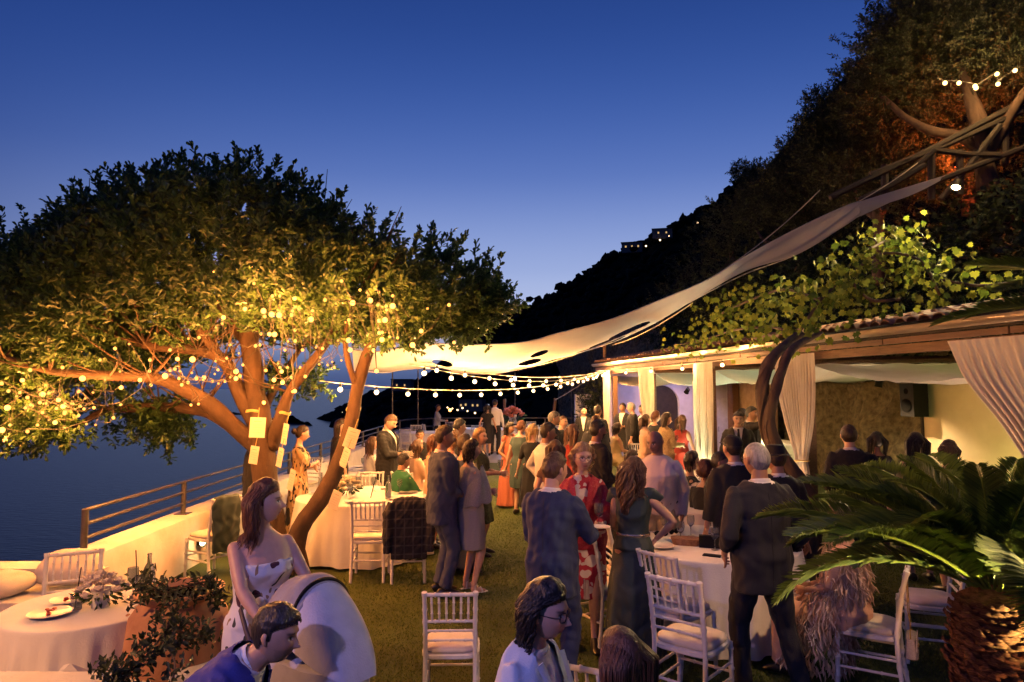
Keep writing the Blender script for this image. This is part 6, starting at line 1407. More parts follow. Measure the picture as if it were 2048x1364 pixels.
        mb.tube([Vector(q) for q in pts], [(r0 * (.6 + .4 * min(1, k / 3)) * (1 if k < seg * .7 else max(.15, (seg - k) / (seg * .3))), r0 * .5) for k in range(seg + 1)], 5)
    hob = mb.build('hair', m, ob, angle=180)
    def blob(parts, nm='hair_bun'):
        b = MB()
        for (c, r) in parts: b.ball(HX([c])[0], r, 14, 10)
        b.v = [tuple(Vector(v) + mnoise.noise_vector(Vector(v) * 45) * .007) for v in b.v]; return b.build(nm, m, hob, angle=180)
    if style == 'bun': blob([((0, -.125, .03), (.05, .042, .045))])
    if style == 'updo': blob([((0, -.115, .02), (.062, .045, .06)), ((.02, -.10, .06), (.05, .04, .04))])
    if style == 'pony':
        b = MB(); ln = opt.get('len', .38); wv = opt.get('wave', .006)
        for k in range({0: 40, 1: 24, 2: 12}[lod]):
            ph = rn.uniform(0, 6); ox, oy = rn.gauss(0, .016), rn.gauss(0, .012); pts = []
            for i in range(13):
                t = i / 12; q = np.array([ox * (1 + 1.8 * math.sin(math.pi * min(1, t * 1.1))) + wv * 1.6 * math.sin(ph + i * 1.1), -.10 - .045 * math.sin(min(1, t * 2.4) * math.pi * .5) + oy + wv * math.cos(ph + i * 1.1), .045 - ln * t * (.9 + .2 * (k % 5) / 5) + .03 * math.sin(min(1, t * 3) * math.pi)]); w = np.array(HCt) + (HR @ V(0, q[1], .045)) * 1.0 if False else HX([q])[0]; pts.append(Vector(w))
            b.tube([Vector(q) for q in HX([(ox, -.085, .05)])] + pts, [.008] + [.0125 * (1 if i < 9 else (13 - i) / 4.5) + .002 for i in range(13)], 5)
        b.build('ponytail', m, hob, angle=180)
# ================================================================ PEOPLE
P_floral = print_mat('dark_blooms', (.70, .68, .64), [(.07, .02, .035), (.035, .04, .035), (.30, .20, .10)], 8, .24, (1, 1, .6))
P_feather = print_mat('feather_print', (.42, .27, .13), [(.015, .012, .010), (.62, .46, .28), (.03, .02, .012)], 9, .42, (1, 1, .45))
P_redjack = print_mat('red_spotted', (.34, .018, .040), [(.50, .10, .10), (.48, .16, .16)], 34, .22)
P_reddress = print_mat('red_white_shapes', (.36, .02, .045), [(.60, .50, .48), (.58, .48, .46)], 7, .42)
P_shawl = print_mat('silver_lace', (.24, .235, .24), [(.34, .33, .34), (.18, .175, .18)], 40, .35)
P_skirtfl = print_mat('floral_skirt', (.66, .55, .46), [(.32, .06, .05), (.05, .04, .03), (.45, .20, .12)], 22, .34)
P_camo = print_mat('dark_green_leaves', (.014, .022, .014), [(.05, .06, .03), (.03, .045, .022)], 16, .4)
P_goldj = print_mat('gold_brocade', (.45, .31, .15), [(.58, .44, .25), (.26, .16, .07)], 26, .4)
CLASP = {'l': (-.05, .24, 1.06), 'r': (.05, .25, 1.05), 'ld': (.8, .5, 0), 'rd': (-.8, .5, .05)}
FOLD = {'l': (.12, .21, 1.16), 'r': (-.10, .23, 1.19), 'lp': (-1, -.2, -.8), 'rp': (1, -.2, -.8)}
HOLD = {'l': (-.10, .30, 1.13), 'r': (.08, .32, 1.14)}
BACKH = {'l': (-.16, .12, 1.0), 'r': (.16, .12, 1.0)}
LAP = {'l': (-.08, .28, 1.07), 'r': (.08, .30, 1.07)}
HIPS = {'l': (-.20, .05, 1.03), 'r': (.19, .06, 1.03), 'rp': (1, -.25, -.1), 'lp': (-1, -.25, -.1)}
# ---- foreground
W_STR = person('woman in white strapless dress with dark blooms pushing the stroller', 533, 966, 3.85, -138, sex='f', skin='fair', hair=('wavy', 'auburn', {'len': .40, 'wave': .006, 'part': -.02}), dress=P_floral, strap='strapless', hem=.12, flare=.7, head=(52, 4, 0), hands={'l': (-.13, .34, 1.06), 'r': (.12, .36, 1.05), 'ln': (0, 0, 1), 'rn': (0, 0, 1), 'lp': (-1, -.4, -.3), 'rp': (1, -.4, -.3), 'curl': .9}, lod=0, bust=1.12, fat=1.06)
person('crouching man in royal blue jacket with short fade haircut in the foreground', 552, 1224, 2.95, -92, sit=True, h=.96, seat_z=.64, skin='mid', hair=('fade', 'black', {'n': 700}), jacket='blue', shirt='white', bottom='navy', lean=46, head=(-4, 36, 0), hands={'l': (-.14, .36, 1.05), 'r': (.14, .36, 1.05)}, lod=0, stub=.35)
person('woman with round glasses and dark wavy hair in a pale blue jacket holding a cup', 1092, 1172, 2.9, -122, sit=True, h=.99, seat_z=.54, sex='f', skin='fair', hair=('wavy', 'black', {'len': .26, 'wave': .010, 'part': -.02, 'n': 760}), jacket='paleblue', shirt='white', skirt='white', lean=12, head=(6, 6, 0), glasses='bold', hands={'l': (-.10, .36, 1.13), 'r': (.14, .30, 1.02), 'ln': (1, .2, 0), 'ld': (.3, 1, .1), 'curl': .8}, lod=0)
person('seated woman with long straight brown hair and sunglasses on her head', 1240, 1246, 2.72, 28, sit=True, h=.93, sex='f', skin='fair', hair=('long', 'auburn', {'len': .48, 'n': 900, 'part': 0}), dress='brown', strap='sleeve', sleeve=.5, lean=4, head=(6, 4, 0), lod=0, hands=LAP)
# ---- lawn, centre
person('man in blue-grey suit standing with hands clasped beside the draped jacket', 890, 853, 7.45, -66, skin='tan', hair=('short', 'dark'), jacket='bluesuit', bottom='bluesuit', head=(-10, 0, 0), hands={'l': (-.06, .22, 1.02), 'r': (.06, .23, 1.01)}, lod=1)
SHW = person('woman in grey knee-length dress and silver shawl wearing white sandals', 944, 882, 7.6, -58, sex='f', skin='fair', hair=('bob', 'dark', {'len': .22, 'wave': .01}), dress='grey', hem=.50, flare=.25, sleeve=.5, shoes='sandal', head=(-12, 0, 0), hands=FOLD, fat=1.2, lod=1)
person('blonde woman in a white top behind the man in the blue-grey suit', 906, 862, 8.7, -70, sex='f', skin='fair', hair=('bob', 'blond', {'wave': .01}), dress='white', hem=.5, sleeve=.2, lod=2)
person('young man with dark hair behind the couple, face lit orange', 919, 839, 10.3, -78, skin='mid', hair=('short', 'black'), jacket='charcoal', bottom='black', lod=2)
person('woman with short dark bob between the suited man and the shawl', 930, 872, 8.35, -60, sex='f', skin='mid', hair=('bob', 'dark'), dress='navy', hem=.1, sleeve=.6, lod=2)
person('blonde woman in dark leaf-print dress beyond the silver shawl', 961, 858, 9.2, -100, sex='f', skin='fair', hair=('bob', 'blond', {'len': .2}), dress=P_camo, hem=.45, sleeve=.6, lod=2, hands=HOLD)
person('person with auburn hair half hidden left of the suited man', 868, 872, 9.6, -80, sex='f', skin='mid', hair=('wavy', 'auburn'), dress='peach', hem=.4, sleeve=.3, lod=2, xy=None)
person('woman in black dress seen from behind, half of the far couple', 975, 814, 22.6, 5, h=1.68, sex='f', skin='fair', hair=('long', 'black', {'len': .5}), dress='black', hem=.42, sleeve=.3, flare=.3, lod=2, feet={'l': (-.07, .1, .085), 'r': (.07, -.05, .085)})
person('man in white shirt walking away, half of the far couple', 990, 806, 23.0, -10, h=1.82, skin='mid', hair=('short', 'black'), top='white', bottom='charcoal', lod=2)
person('distant person in grey seated at the far railing with a glowing phone', 876, 828, 24.5, -90, h=1.62, sex='f', skin='tan', hair=('short', 'dark'), top='grey', bottom='black', lod=2, hands=HOLD)
person('woman in long coral dress with one arm raised to her hair', 1020, 848, 12.9, -120, h=1.56, sex='f', skin='tan', hair=('long', 'black'), dress='coral', hem=.04, flare=.9, strap='cap', hands={'l': (-.16, .12, 1.62), 'lp': (-1, .2, .1), 'r': (.2, .1, 1.0)}, lod=1)
person('woman with short brown hair in sleeveless dark teal dress from behind', 1043, 842, 12.1, -25, h=1.63, sex='f', skin='fair', hair=('short', 'auburn', {'fwd': False}), dress='teal', hem=.50, flare=.15, sleeve=.45, fat=1.15, shoes='shoe', head=(-25, 0, 0), lod=1)
person('woman with long fair hair beside the dark teal dress', 1066, 856, 11.3, -20, h=1.60, sex='f', skin='fair', hair=('wavy', 'blond', {'len': .35}), dress='black', hem=.3, sleeve=.6, lod=2)
person('young man in white shirt with dark cropped hair looking to the pavilion', 1096, 848, 8.7, -62, skin='tan', hair=('fade', 'black'), top='white', bottom='charcoal', head=(-15, 0, 0), hands=HIPS, lod=1)
person('woman with streaked long hair behind the navy-suited man', 1110, 884, 7.9, -10, h=1.60, sex='f', skin='fair', hair=('long', 'brown', {'len': .35}), dress='brown', hem=.3, sleeve=.2, lod=1)
person('balding man in navy suit seen from behind holding a small plate', 1110, 908, 5.05, -32, h=1.72, skin='fair', hair=('short', 'brown', {'fwd': False}), jacket='navy', bottom='navy', head=(-22, -3, 0), hands={'r': (.16, .38, 1.12), 'rn': (0, 0, -1), 'l': (-.12, .26, 1.0)}, fat=1.0, lod=0)
person('blonde woman with glasses in red spotted jacket over red and white dress', 1166, 890, 5.95, 172, sex='f', skin='fair', hair=('bob', 'blond', {'len': .20, 'wave': .012, 'n': 120}), dress=P_reddress, hem=.45, flare=.3, jacket=P_redjack, shirt=P_reddress, glasses=True, hands={'l': (-.14, .26, 1.10), 'r': (.10, .30, 1.12)}, fat=1.06, lod=0)
person('grey-haired man in dark suit and tie standing behind the white shirt', 1108, 824, 11.8, -80, skin='mid', hair=('short', 'salt'), jacket='black', bottom='black', tie='charcoal', lod=1)
person('man with flushed face beside the grey-haired man in tie', 1126, 852, 12.8, -110, h=1.68, skin='fair', hair=('thin', 'brown'), jacket='charcoal', shirt='white', bottom='black', lod=2)
person('woman with long chestnut hair in a red dress from behind', 1147, 850, 10.2, -35, h=1.66, sex='f', skin='fair', hair=('long', 'auburn', {'len': .45}), dress='red', hem=.3, strap='thin', lod=1)
person('bearded man in black suit looking towards the pavilion', 1196, 842, 8.35, -72, skin='tan', hair=('short', 'black'), jacket='black', bottom='black', beard=True, hands=CLASP, lod=1)
person('man in grey suit seen from behind, further back than the bearded man', 1192, 832, 12.4, -30, skin='fair', hair=('short', 'brown'), jacket='charcoal', bottom='charcoal', lod=2)
person('dark-haired man beside the shrub at the far end', 1196, 815, 15.6, -40, h=1.8, skin='tan', hair=('short', 'black'), jacket='black', bottom='black', lod=2)
person('bald distant man near the slanting rope', 1168, 832, 19, 170, h=1.66, skin='fair', hair=('bald', 'grey'), jacket='black', bottom='black', lod=2)
person('woman in gold halter dress seated with a phone', 1234, 846, 15.9, -70, sit=True, h=1.03, sex='f', skin='fair', hair=('bob', 'dark', {'len': .24}), dress='gold', hem=.42, strap='thin', hands={'l': (-.05, .32, 1.10), 'r': (.05, .32, 1.10)}, lod=1)
person('girl resting her chin on her hand beside the gold halter dress', 1263, 884, 10.4, -110, sit=True, h=.95, sex='f', skin='fair', hair=('long', 'brown'), dress='peach', strap='thin', hem=.45, lean=14, hands={'r': (.02, .20, 1.46), 'l': (-.08, .3, 1.08), 'rp': (.3, -.2, -1)}, lod=1)
person('woman with ponytail in strapless peach dress near the second curtain', 1292, 829, 13.6, -75, h=1.68, sex='f', skin='fair', hair=('pony', 'brown', {'len': .22}), dress='peach', strap='strapless', hem=.1, lod=1, hands=CLASP)
person('woman with long dark hair in gold brocade jacket', 1333, 824, 13.2, -72, h=1.72, sex='f', skin='fair', hair=('wavy', 'dark', {'len': .30}), dress='gold', jacket=P_goldj, shirt='gold', hem=.3, hands=HOLD, lod=1)
person('woman in red with long brown hair close to the straight curtain', 1364, 830, 13.8, -40, h=1.66, sex='f', skin='fair', hair=('long', 'brown'), dress='red', strap='thin', hem=.3, lod=2)
person('person with reddish hair between ponytail and brocade jacket', 1312, 832, 14.8, -60, h=1.7, sex='f', skin='fair', hair=('bob', 'auburn'), dress='black', hem=.3, lod=2)
person('grey-haired man in black suit facing left inside the far bay', 1262, 808, 17.4, 80, h=1.83, skin='fair', hair=('short', 'grey'), jacket='black', bottom='black', lod=2)
person('waiter in black at the arched door', 1245, 812, 19.2, 150, h=1.78, skin='tan', hair=('short', 'black'), jacket='black', bottom='black', lod=2, hands=HOLD)
person('man with red-lit face in the far bay', 1284, 816, 18.0, 110, h=1.76, skin='mid', hair=('short', 'black'), jacket='charcoal', bottom='black', lod=2)
person('bald stout man in pale pink shirt and khaki trousers', 1310, 862, 7.1, 155, h=1.77, skin='tan', hair=None, top='pink', bottom='khaki', belt=True, head=(-18, -14, 0), hands={'l': (-.25, .06, .90), 'r': (.22, .14, .98)}, fat=1.22, lod=0, stub=.25)
GRNW = person('woman in long dark green off-shoulder gown with curly ponytail', 1268, 914, 5.7, -16, h=1.63, sex='f', skin='mid', hair=('pony', 'brown', {'len': .40, 'wave': .014}), dress='dkgreen', hem=.03, flare=.85, strap='cap', head=(-28, 0, 0), hands={'r': (.19, .02, 1.04), 'rp': (1, -.2, -.1), 'l': (-.10, .26, 1.05)}, lod=0)
person('seated woman in black top and floral skirt', xy=(1.10, 6.66), face=-62, sit=True, h=.97, sex='f', skin='mid', hair=('wavy', 'black', {'len': .35}), top='black', skirt=P_skirtfl, hem=.25, sleeve=.3, lod=1, hands=LAP)
person('seated woman with short dark hair left of the straight curtain foot', 1384, 902, 9.1, -100, sit=True, h=1.0, sex='f', skin='mid', hair=('bob', 'dark'), dress='charcoal', hem=.3, lod=1, hands=LAP)
person('seated older woman with curly auburn hair and pink scarf', 1410, 921, 8.3, -35, sit=True, h=.97, sex='f', skin='fair', hair=('curly', 'auburn'), dress='charcoal', hem=.3, lod=1, hands=LAP)
person('man in black jacket and black cap behind the old man', 1464, 878, 6.6, 8, h=1.74, skin='mid', hair=('short', 'black'), jacket='black', bottom='black', hat='cap', head=(10, 0, 0), fat=1.1, lod=1)
person('man glancing sideways, half hidden by the black cap', 1440, 903, 8.2, -120, sit=True, h=1.06, skin='tan', hair=('short', 'black'), jacket='charcoal', bottom='black', lod=1)
OLD = person('grey-haired old man in dark navy suit seen from behind at right', 1512, 884, 5.02, 8, h=1.80, skin='tan', hair=('buzz', 'grey'), jacket='charcoal', bottom='charcoal', head=(14, 0, 0), glasses=True, hands={'l': (-.22, .10, .98), 'r': (.24, .10, .96)}, feet={'l': (-.13, .05, .085), 'r': (.24, -.08, .085)}, lod=0, fat=1.04)
person('person in dark fedora behind the old man', 1551, 912, 6.3, 0, h=1.66, skin='tan', hair=('short', 'dark'), jacket='black', bottom='black', hat='fedora', lod=1)
person('man in dark suit and tie facing out of the pavilion', 1476, 824, 11.9, 165, h=1.79, skin='mid', hair=('short', 'black'), jacket='black', bottom='black', tie='black', lod=1)
person('man in open black jacket with a hand raised to his face', 1503, 810, 12.8, -110, h=1.85, skin='mid', hair=('short', 'black'), jacket='black', bottom='black', hands={'r': (.06, .20, 1.58), 'rp': (1, -.1, -.6), 'l': (-.2, .1, .98)}, lod=1)
person('dark-haired person just behind the man in suit and tie', 1484, 817, 13.4, -80, h=1.8, skin='tan', hair=('short', 'black'), jacket='brown', bottom='black', lod=2)
person('man in black suit with white collar seen from behind by the cream panel', 1697, 850, 7.9, -8, h=1.77, skin='fair', hair=('short', 'dark'), jacket='black', bottom='black', hands={'r': (.42, .25, 1.22), 'l': (-.2, .1, 1.0)}, lod=1)
person('woman with black wavy hair in front of the rock wall', 1752, 868, 8.9, -10, h=1.62, sex='f', skin='tan', hair=('wavy', 'black'), dress='charcoal', hem=.3, lod=2)
person('woman with long black hair from behind, left of the pink-lit curtain', 1830, 866, 8.0, -5, h=1.68, sex='f', skin='fair', hair=('long', 'black', {'len': .5}), dress='black', hem=.3, strap='thin', lod=1)
person('woman with dark rounded bob from behind beside the pink-lit curtain', 1896, 884, 7.5, 0, h=1.62, sex='f', skin='fair', hair=('bob', 'dark', {'len': .22}), dress='black', hem=.3, sleeve=.4, lod=1)
FEA = person('woman in cream feathered dress seated with her back to the palm', xy=(2.50, 5.22), face=48, sit=True, h=.98, sex='f', skin='mid', hair=('updo', 'dark'), dress='peach', hem=.1, sleeve=.5, lod=1, hands=LAP, fat=1.15)
# ---- sea side
person('woman in feather-print kaftan with arms folded by the railing', 605, 855, 9.6, -75, h=1.68, sex='f', skin='fair', hair=('bun', 'dark'), dress=P_feather, hem=.06, flare=.5, sleeve=.62, hands=FOLD, lod=1)
person('woman with long dark hair in black jacket behind the slanting trunk', 682, 842, 10.9, -60, h=1.7, sex='f', skin='fair', hair=('wavy', 'dark'), jacket='black', shirt='white', bottom='black', lod=1, head=(-20, 0, 0))
person('man in dark suit leaning at the railing behind the main trunk', 521, 856, 9.35, -60, h=1.72, skin='fair', hair=('short', 'blond'), jacket='black', bottom='black', fat=1.2, glasses=True, lod=1, head=(-20, 0, 0))
person('seated woman in white with long brown hair at the second table', 745, 872, 12.0, -60, sit=True, h=1.0, sex='f', skin='fair', hair=('long', 'brown'), dress='white', hem=.3, sleeve=.9, lod=1, hands=LAP)
person('standing young man in black suit looking down at his phone', 781, 828, 11.0, -105, h=1.79, skin='fair', hair=('short', 'brown'), jacket='black', bottom='black', head=(0, -24, 0), hands=HOLD, lod=1)
person('seated person in black t-shirt at the third table', 840, 858, 14.2, 170, sit=True, h=1.0, skin='tan', hair=('short', 'black'), top='black', bottom='black', sleeve=.4, lod=1, hands=LAP)
person('child in green sitting with legs out on a white chair', 808, 903, 9.75, -48, sit=True, h=.95, skin='mid', hair=('short', 'black'), top='green', bottom='green', sleeve=.95, lod=1, hands={'l': (-.1, .4, 1.1), 'r': (.12, .4, 1.1)})
person('seated woman with dark curly hair near the shoulder of the suited man', 836, 885, 11.6, -60, sit=True, h=.98, sex='f', skin='tan', hair=('wavy', 'brown'), dress='peach', hem=.3, lod=2, hands=LAP)

# ================================================================ THINGS PEOPLE HOLD AND WEAR LOOSE
def feathers():
    n = 2600
    th = RNG.uniform(0, 6.28, n); z = RNG.uniform(.15, 1.05, n); r = np.interp(z, [.15, .5, .75, 1.05], [.31, .28, .19, .165]); y0 = np.interp(z, [.15, .55, .75], [.25, .16, -.0])
    B = np.stack([r * np.cos(th), y0 + r * np.sin(th) * .8, z], 1); D = np.stack([np.cos(th) * .35, np.sin(th) * .35, -np.ones(n)], 1) + RNG.normal(size=(n, 3)) * .35; Nn = np.stack([np.cos(th), np.sin(th), np.full(n, .3)], 1)
    return leaf_mesh('feathers', B, D, Nn, RNG.uniform(.05, .12, n), RNG.uniform(.010, .022, n), foliage('cream_feathers', (.46, .31, .22), (.70, .55, .43), .3, .7), cup=.3)
obj('feathers', feathers(), FEA)
sh = MB()      # silver shawl wrapped round the shoulders
def shawl(a, b):
    t = -2.75 + 5.5 * a; w = .215 + .02 * math.sin(t * 5 + b * 3) + .035 * b; z = 1.45 - .42 * b - .05 * abs(math.sin(t)) * (1 - b) - .04 * math.cos(t) ; k = 1 - .38 * (1 - b) ** 2.2
    return (w * math.sin(t) * k * 1.16, -w * .80 * math.cos(t) * k + .02, z + .012 * math.sin(t * 9))
sho = sh.grid(shawl, 70, 22).build('shawl', P_shawl, SHW, angle=180); so = sho.modifiers.new('t', 'SOLIDIFY'); so.thickness = .008
bl = MB().tube([(.142 * math.cos(q), -.0 + .115 * math.sin(q), 1.085) for q in np.linspace(0, 6.2832, 60)], [(.012 + .003 * (i % 2), .006) for i in range(60)], 6, up=(0, 0, 1)).build('jewelled_belt', mat('diamante', (.6, .5, .36), .15, metal=.8), GRNW)
# stroller
ST = thing('stroller', 'pale grey pram with big rounded hood in front of the woman in white', 'stroller', (-.98, 3.5, 0), R(-38))
ST.scale = (.74, .74, 1.02)
M_pram = mat('pram_fabric', (.30, .27, .26), .9, (.40, .37, .35), 9, .18, 90); M_pramlt = mat('pram_apron', (.50, .49, .52), .9, (.62, .61, .64), 7, .18, 90)
def hood(a, b):
    th = -math.pi / 2 * .98 + math.pi * .98 * a; ph = R(5) + R(112) * b; r = 1 - .03 * math.cos(b * 3 * 2 * math.pi)
    return (-.05 - .36 * math.cos(ph) * r * (0.55 + .45 * math.cos(th) ** .5 if math.cos(th) > 0 else .55), .25 * math.sin(th), .86 + .36 * math.sin(ph) * max(0, math.cos(th)) ** .55 * r)
hb_ = MB().grid(hood, 44, 30).build('hood', M_pram, ST, angle=180); hb_.modifiers.new('t', 'SOLIDIFY').thickness = .02
bs = MB().tube([(0, 0, .48), (0, 0, .55), (.0, 0, .72), (0, 0, .87), (0, 0, .88)], [(.30, .17), (.36, .21), (.41, .245), (.43, .255), (.40, .23)], 36, up=(1, 0, 0), power=.7).build('bassinet', M_pramlt, ST)
def apron(a, b):
    t = -1.5 + 3.0 * a; k = max(0, math.cos(t)) ** .6; q = b ** .8
    return (.065 + .42 * q, .252 * math.sin(t) * (1 - .55 * q ** 3), .885 + .335 * k * (1 - q ** 1.3) ** .8 - .06 * q)
MB().grid(apron, 24, 16).build('apron', M_pramlt, ST, angle=180)
for k_ in (.25, .5, .75): MB().tube([V(*hood(a_ / 24, k_)) * 1.012 for a_ in range(25)], .0045, 6).build('hood_seam', M_rail, ST)
MB().tube([(.06, .255 * math.sin(t), .885 + .34 * max(0, math.cos(t)) ** .6) for t in np.linspace(-1.5, 1.5, 24)], .013, 6).build('hood_piping', M_black, ST)
MB().tube([(-.30, -.24, .80), (-.45, -.24, .95), (-.56, -.22, 1.03), (-.60, -.16, 1.06), (-.61, 0, 1.07), (-.60, .16, 1.06), (-.56, .22, 1.03), (-.45, .24, .95), (-.30, .24, .80)], .016, 10).build('handle', mat('pram_leather', (.06, .035, .035), .5), ST)
for s in (-1, 1): MB().tube([(-.30, s * .24, .80), (0, s * .235, .5), (.35, s * .24, .16)], .013, 8).tube([(.15, s * .235, .60), (-.35, s * .24, .16)], .013, 8).build('frame', M_rail, ST)
for x, s in [(.35, -1), (.35, 1), (-.35, -1), (-.35, 1)]:
    w = MB().tube([(x + .125 * math.cos(q), s * .27, .14 + .125 * math.sin(q)) for q in np.linspace(0, 6.2832, 28)], .016, 8).build('wheel', M_black, ST); MB().tube([(x, s * .25, .14), (x, s * .29, .14)], .022, 10).build('hub', M_rail, w)
bw_ = MB().grid(lambda a, b: (-.43 + .03 * math.sin(a * 9) + .04 * b, -.08 + .2 * a, 1.08 - .16 * b + .02 * math.sin(a * 14 + b * 5)), 20, 10).build('muslin_cloth', M_cloth, angle=180, loc=(-.98, 3.5, 0), rz=R(-38)); tag(bw_, 'white muslin cloth hung over the pram handle', 'cloth')
# plaid jacket on the chair
m_, t_, o_n = nt('plaid_wool'); b_n = N(t_, 'ShaderNodeBsdfPrincipled'); t_.links.new(b_n.outputs[0], o_n.inputs[0]); b_n.inputs['Roughness'].default_value = .9
wv1 = N(t_, 'ShaderNodeTexWave'); wv1.inputs['Scale'].default_value = 3.2; wv1.bands_direction = 'X'; wv2 = N(t_, 'ShaderNodeTexWave'); wv2.inputs['Scale'].default_value = 3.2; wv2.bands_direction = 'Z'
tcn = N(t_, 'ShaderNodeTexCoord'); [t_.links.new(tcn.outputs['Object'], w.inputs['Vector']) for w in (wv1, wv2)]
mxx = N(t_, 'ShaderNodeMath', operation='MAXIMUM'); t_.links.new(wv1.outputs['Fac'], mxx.inputs[0]); t_.links.new(wv2.outputs['Fac'], mxx.inputs[1]); rp = N(t_, 'ShaderNodeValToRGB'); rp.color_ramp.elements[0].position = .88; rp.color_ramp.elements[0].color = (.016, .015, .024, 1); rp.color_ramp.elements[1].position = .99; rp.color_ramp.elements[1].color = (.05, .045, .055, 1)
t_.links.new(mxx.outputs[0], rp.inputs[0]); t_.links.new(rp.outputs[0], b_n.inputs['Base Color'])
jk = MB(); loftz(jk, [(0, -.26, .28, .20, .035), (0, -.27, .5, .205, .045), (0, -.265, .75, .215, .05), (0, -.262, .90, .22, .045), (0, -.25, .955, .17, .035), (0, -.25, .975, .07, .02)])
for s in (-1, 1): jk.tube([(s * .19, -.25, .91), (s * .235, -.27, .78), (s * .24, -.30, .55), (s * .235, -.285, .36)], [.05, .058, .052, .045], 10)
jo = obj('plaid_jacket', remesh(jk, .013, 'plaid_jacket', m_, .007, 3)); jo.location = JCH.location; jo.rotation_euler = JCH.rotation_euler; tag(jo, 'dark plaid wool jacket hung over a chair back', 'jacket')
gs = MB(); loftz(gs, [(0, -.25, .30, .17, .03), (0, -.26, .6, .19, .045), (0, -.26, .85, .2, .05), (0, -.26, .95, .17, .03)]); go = obj('green_shawl', remesh(gs, .014, 'green_shawl', C_['dkgreen'], .009, 8)); go.location = GRN.location; go.rotation_euler = GRN.rotation_euler; tag(go, 'dark green shawl hung over the chair by the parapet', 'shawl')
# handbags
def bag(name, label, ch, m, z=.60, y=-.30, x=0, s=1.0, flap=True):
    b = thing(name, label, 'handbag', ch.location, ch.rotation_euler.z)
    MB().tube([(x, y, z - .16 * s), (x, y, z - .15 * s), (x, y, z), (x, y, z + .005)], [(.14 * s, .03), (.15 * s, .045), (.14 * s, .03), (.12 * s, .02)], 20, up=(1, 0, 0), power=.35).build('body', m, b)
    if flap: MB().box((x, y - .036, z - .04 * s), (.27 * s, .008, .10 * s)).build('flap', m, b)
    MB().ball((x, y - .045, z - .075 * s), (.018, .008, .014), 10, 6).build('clasp', mat('brass', (.7, .48, .16), .25, metal=1), b)
    MB().tube([(x - .12 * s, y, z), (x - .10, y - .0, z + .16), (x - .03, -.262, .925), (x + .05, -.255, .925), (x + .1, y + .02, z + .14), (x + .12 * s, y, z)], .004, 6).build('strap', mat('brass', (.7, .48, .16), .25, metal=1), b)
bag('handbag', 'mauve flap handbag with gold clasp hanging on a chair back', PCH, mat('mauve_leather', (.30, .22, .23), .45, (.38, .29, .30), 20, .15, 90), .60)
fch = [o for o in bpy.data.objects if o.get('label') == 'white chair of the woman in the feathered dress'][0]
bag('clutch_bag', 'glittering pale clutch hanging on the chair of the feathered dress', fch, mat('glitter', (.45, .38, .35), .25, (.7, .62, .56), 120, metal=.4), .44, -.27, 0, .85)
# plate and cup in hands
pz = HANDS['balding man in navy suit seen from behind holding a small plate'][1]; po_ = obj('plate', plate_me, None, (pz.x + .05, pz.y + .03, pz.z + .03)); po_.scale = (.62,) * 3; tag(po_, 'small dessert plate held by the man in the navy suit', 'plate'); 
cp = HANDS['woman with round glasses and dark wavy hair in a pale blue jacket holding a cup'][0] + V(.03, -.05, .03); tag(obj('plastic_cup', MB().lathe([(.028, 0), (.038, .09), (.040, .092), (.036, .09), (.026, .004), (0, .004)], n=16, cap=False).mesh('plastic_cup', G_clear), None, (cp.x, cp.y, cp.z - .03)), 'clear plastic cup held by the woman with round glasses', 'cup'); straw(cp.x, cp.y, cp.z - .02, 'black straw in the clear plastic cup', .0, 0, .15)
for lab, k, what in [('woman in gold halter dress seated with a phone', 1, 'glass of the woman in the gold halter dress'), ('woman with long dark hair in gold brocade jacket', 0, 'glass held against the gold brocade jacket'), ('blonde woman in dark leaf-print dress beyond the silver shawl', 1, 'glass held by the blonde in the leaf-print dress'), ('blonde woman with glasses in red spotted jacket over red and white dress', 0, 'glass held against the red spotted jacket')]:
    q = HANDS[lab][k]; put('wine_glass', gl, q.x, q.y - .03, q.z - .02, what, 'glass')
# cards and ribbons on the tree
M_card = mat('card_paper', (.46, .42, .36), .8, (.54, .50, .43), 8); M_ribbon = mat('gold_ribbon', (.40, .28, .10), .5)
def card(u, v, d, w, h_, lab, tilt=0, yaw=0):
    p = at(u, v, d); o = MB().box((0, 0, 0), (w, .004, h_)).build('seating_card', M_card); o.location = p; o.rotation_euler = (R(-4), R(tilt), R(yaw)); tag(o, lab, 'card')
    MB().tube([(0, 0, h_ / 2), (0, .01, h_ / 2 + .12)], .005, 4).build('ribbon', M_ribbon, o); MB().box((0, -.0035, h_ * .3), (w * .5, .002, .004)).build('heading', C_['brown'], o)
    for k in range(4): MB().box((0, -.0035, h_ * (.12 - .12 * k)), (w * .62, .002, .003)).build('text_line', mat('grey_ink', (.3, .26, .22), .8), o)
for (u, v, d, w, h_, lab, ti, ya) in [(515, 855, 8.55, .19, .25, 'large white card tied high on the main trunk', 2, 4), (508, 910, 8.55, .13, .22, 'smaller white card below the large one on the main trunk', 6, -20), (570, 868, 8.6, .12, .26, 'narrow white card on the right-hand limb', 8, -40), (560, 915, 8.6, .12, .24, 'lower narrow white card on the right-hand limb', 10, -40), (703, 876, 8.3, .15, .24, 'tilted white card near the top of the slanting trunk', 18, 10), (690, 915, 8.25, .12, .24, 'second tilted white card on the slanting trunk', 20, -35), (670, 1000, 8.15, .13, .22, 'lowest tilted white card in front of the flowers', 20, -20), (583, 960, 8.5, .12, .26, 'white card hanging behind the stroller woman', 12, -40)]: card(u, v, d, w, h_, lab, ti, ya)
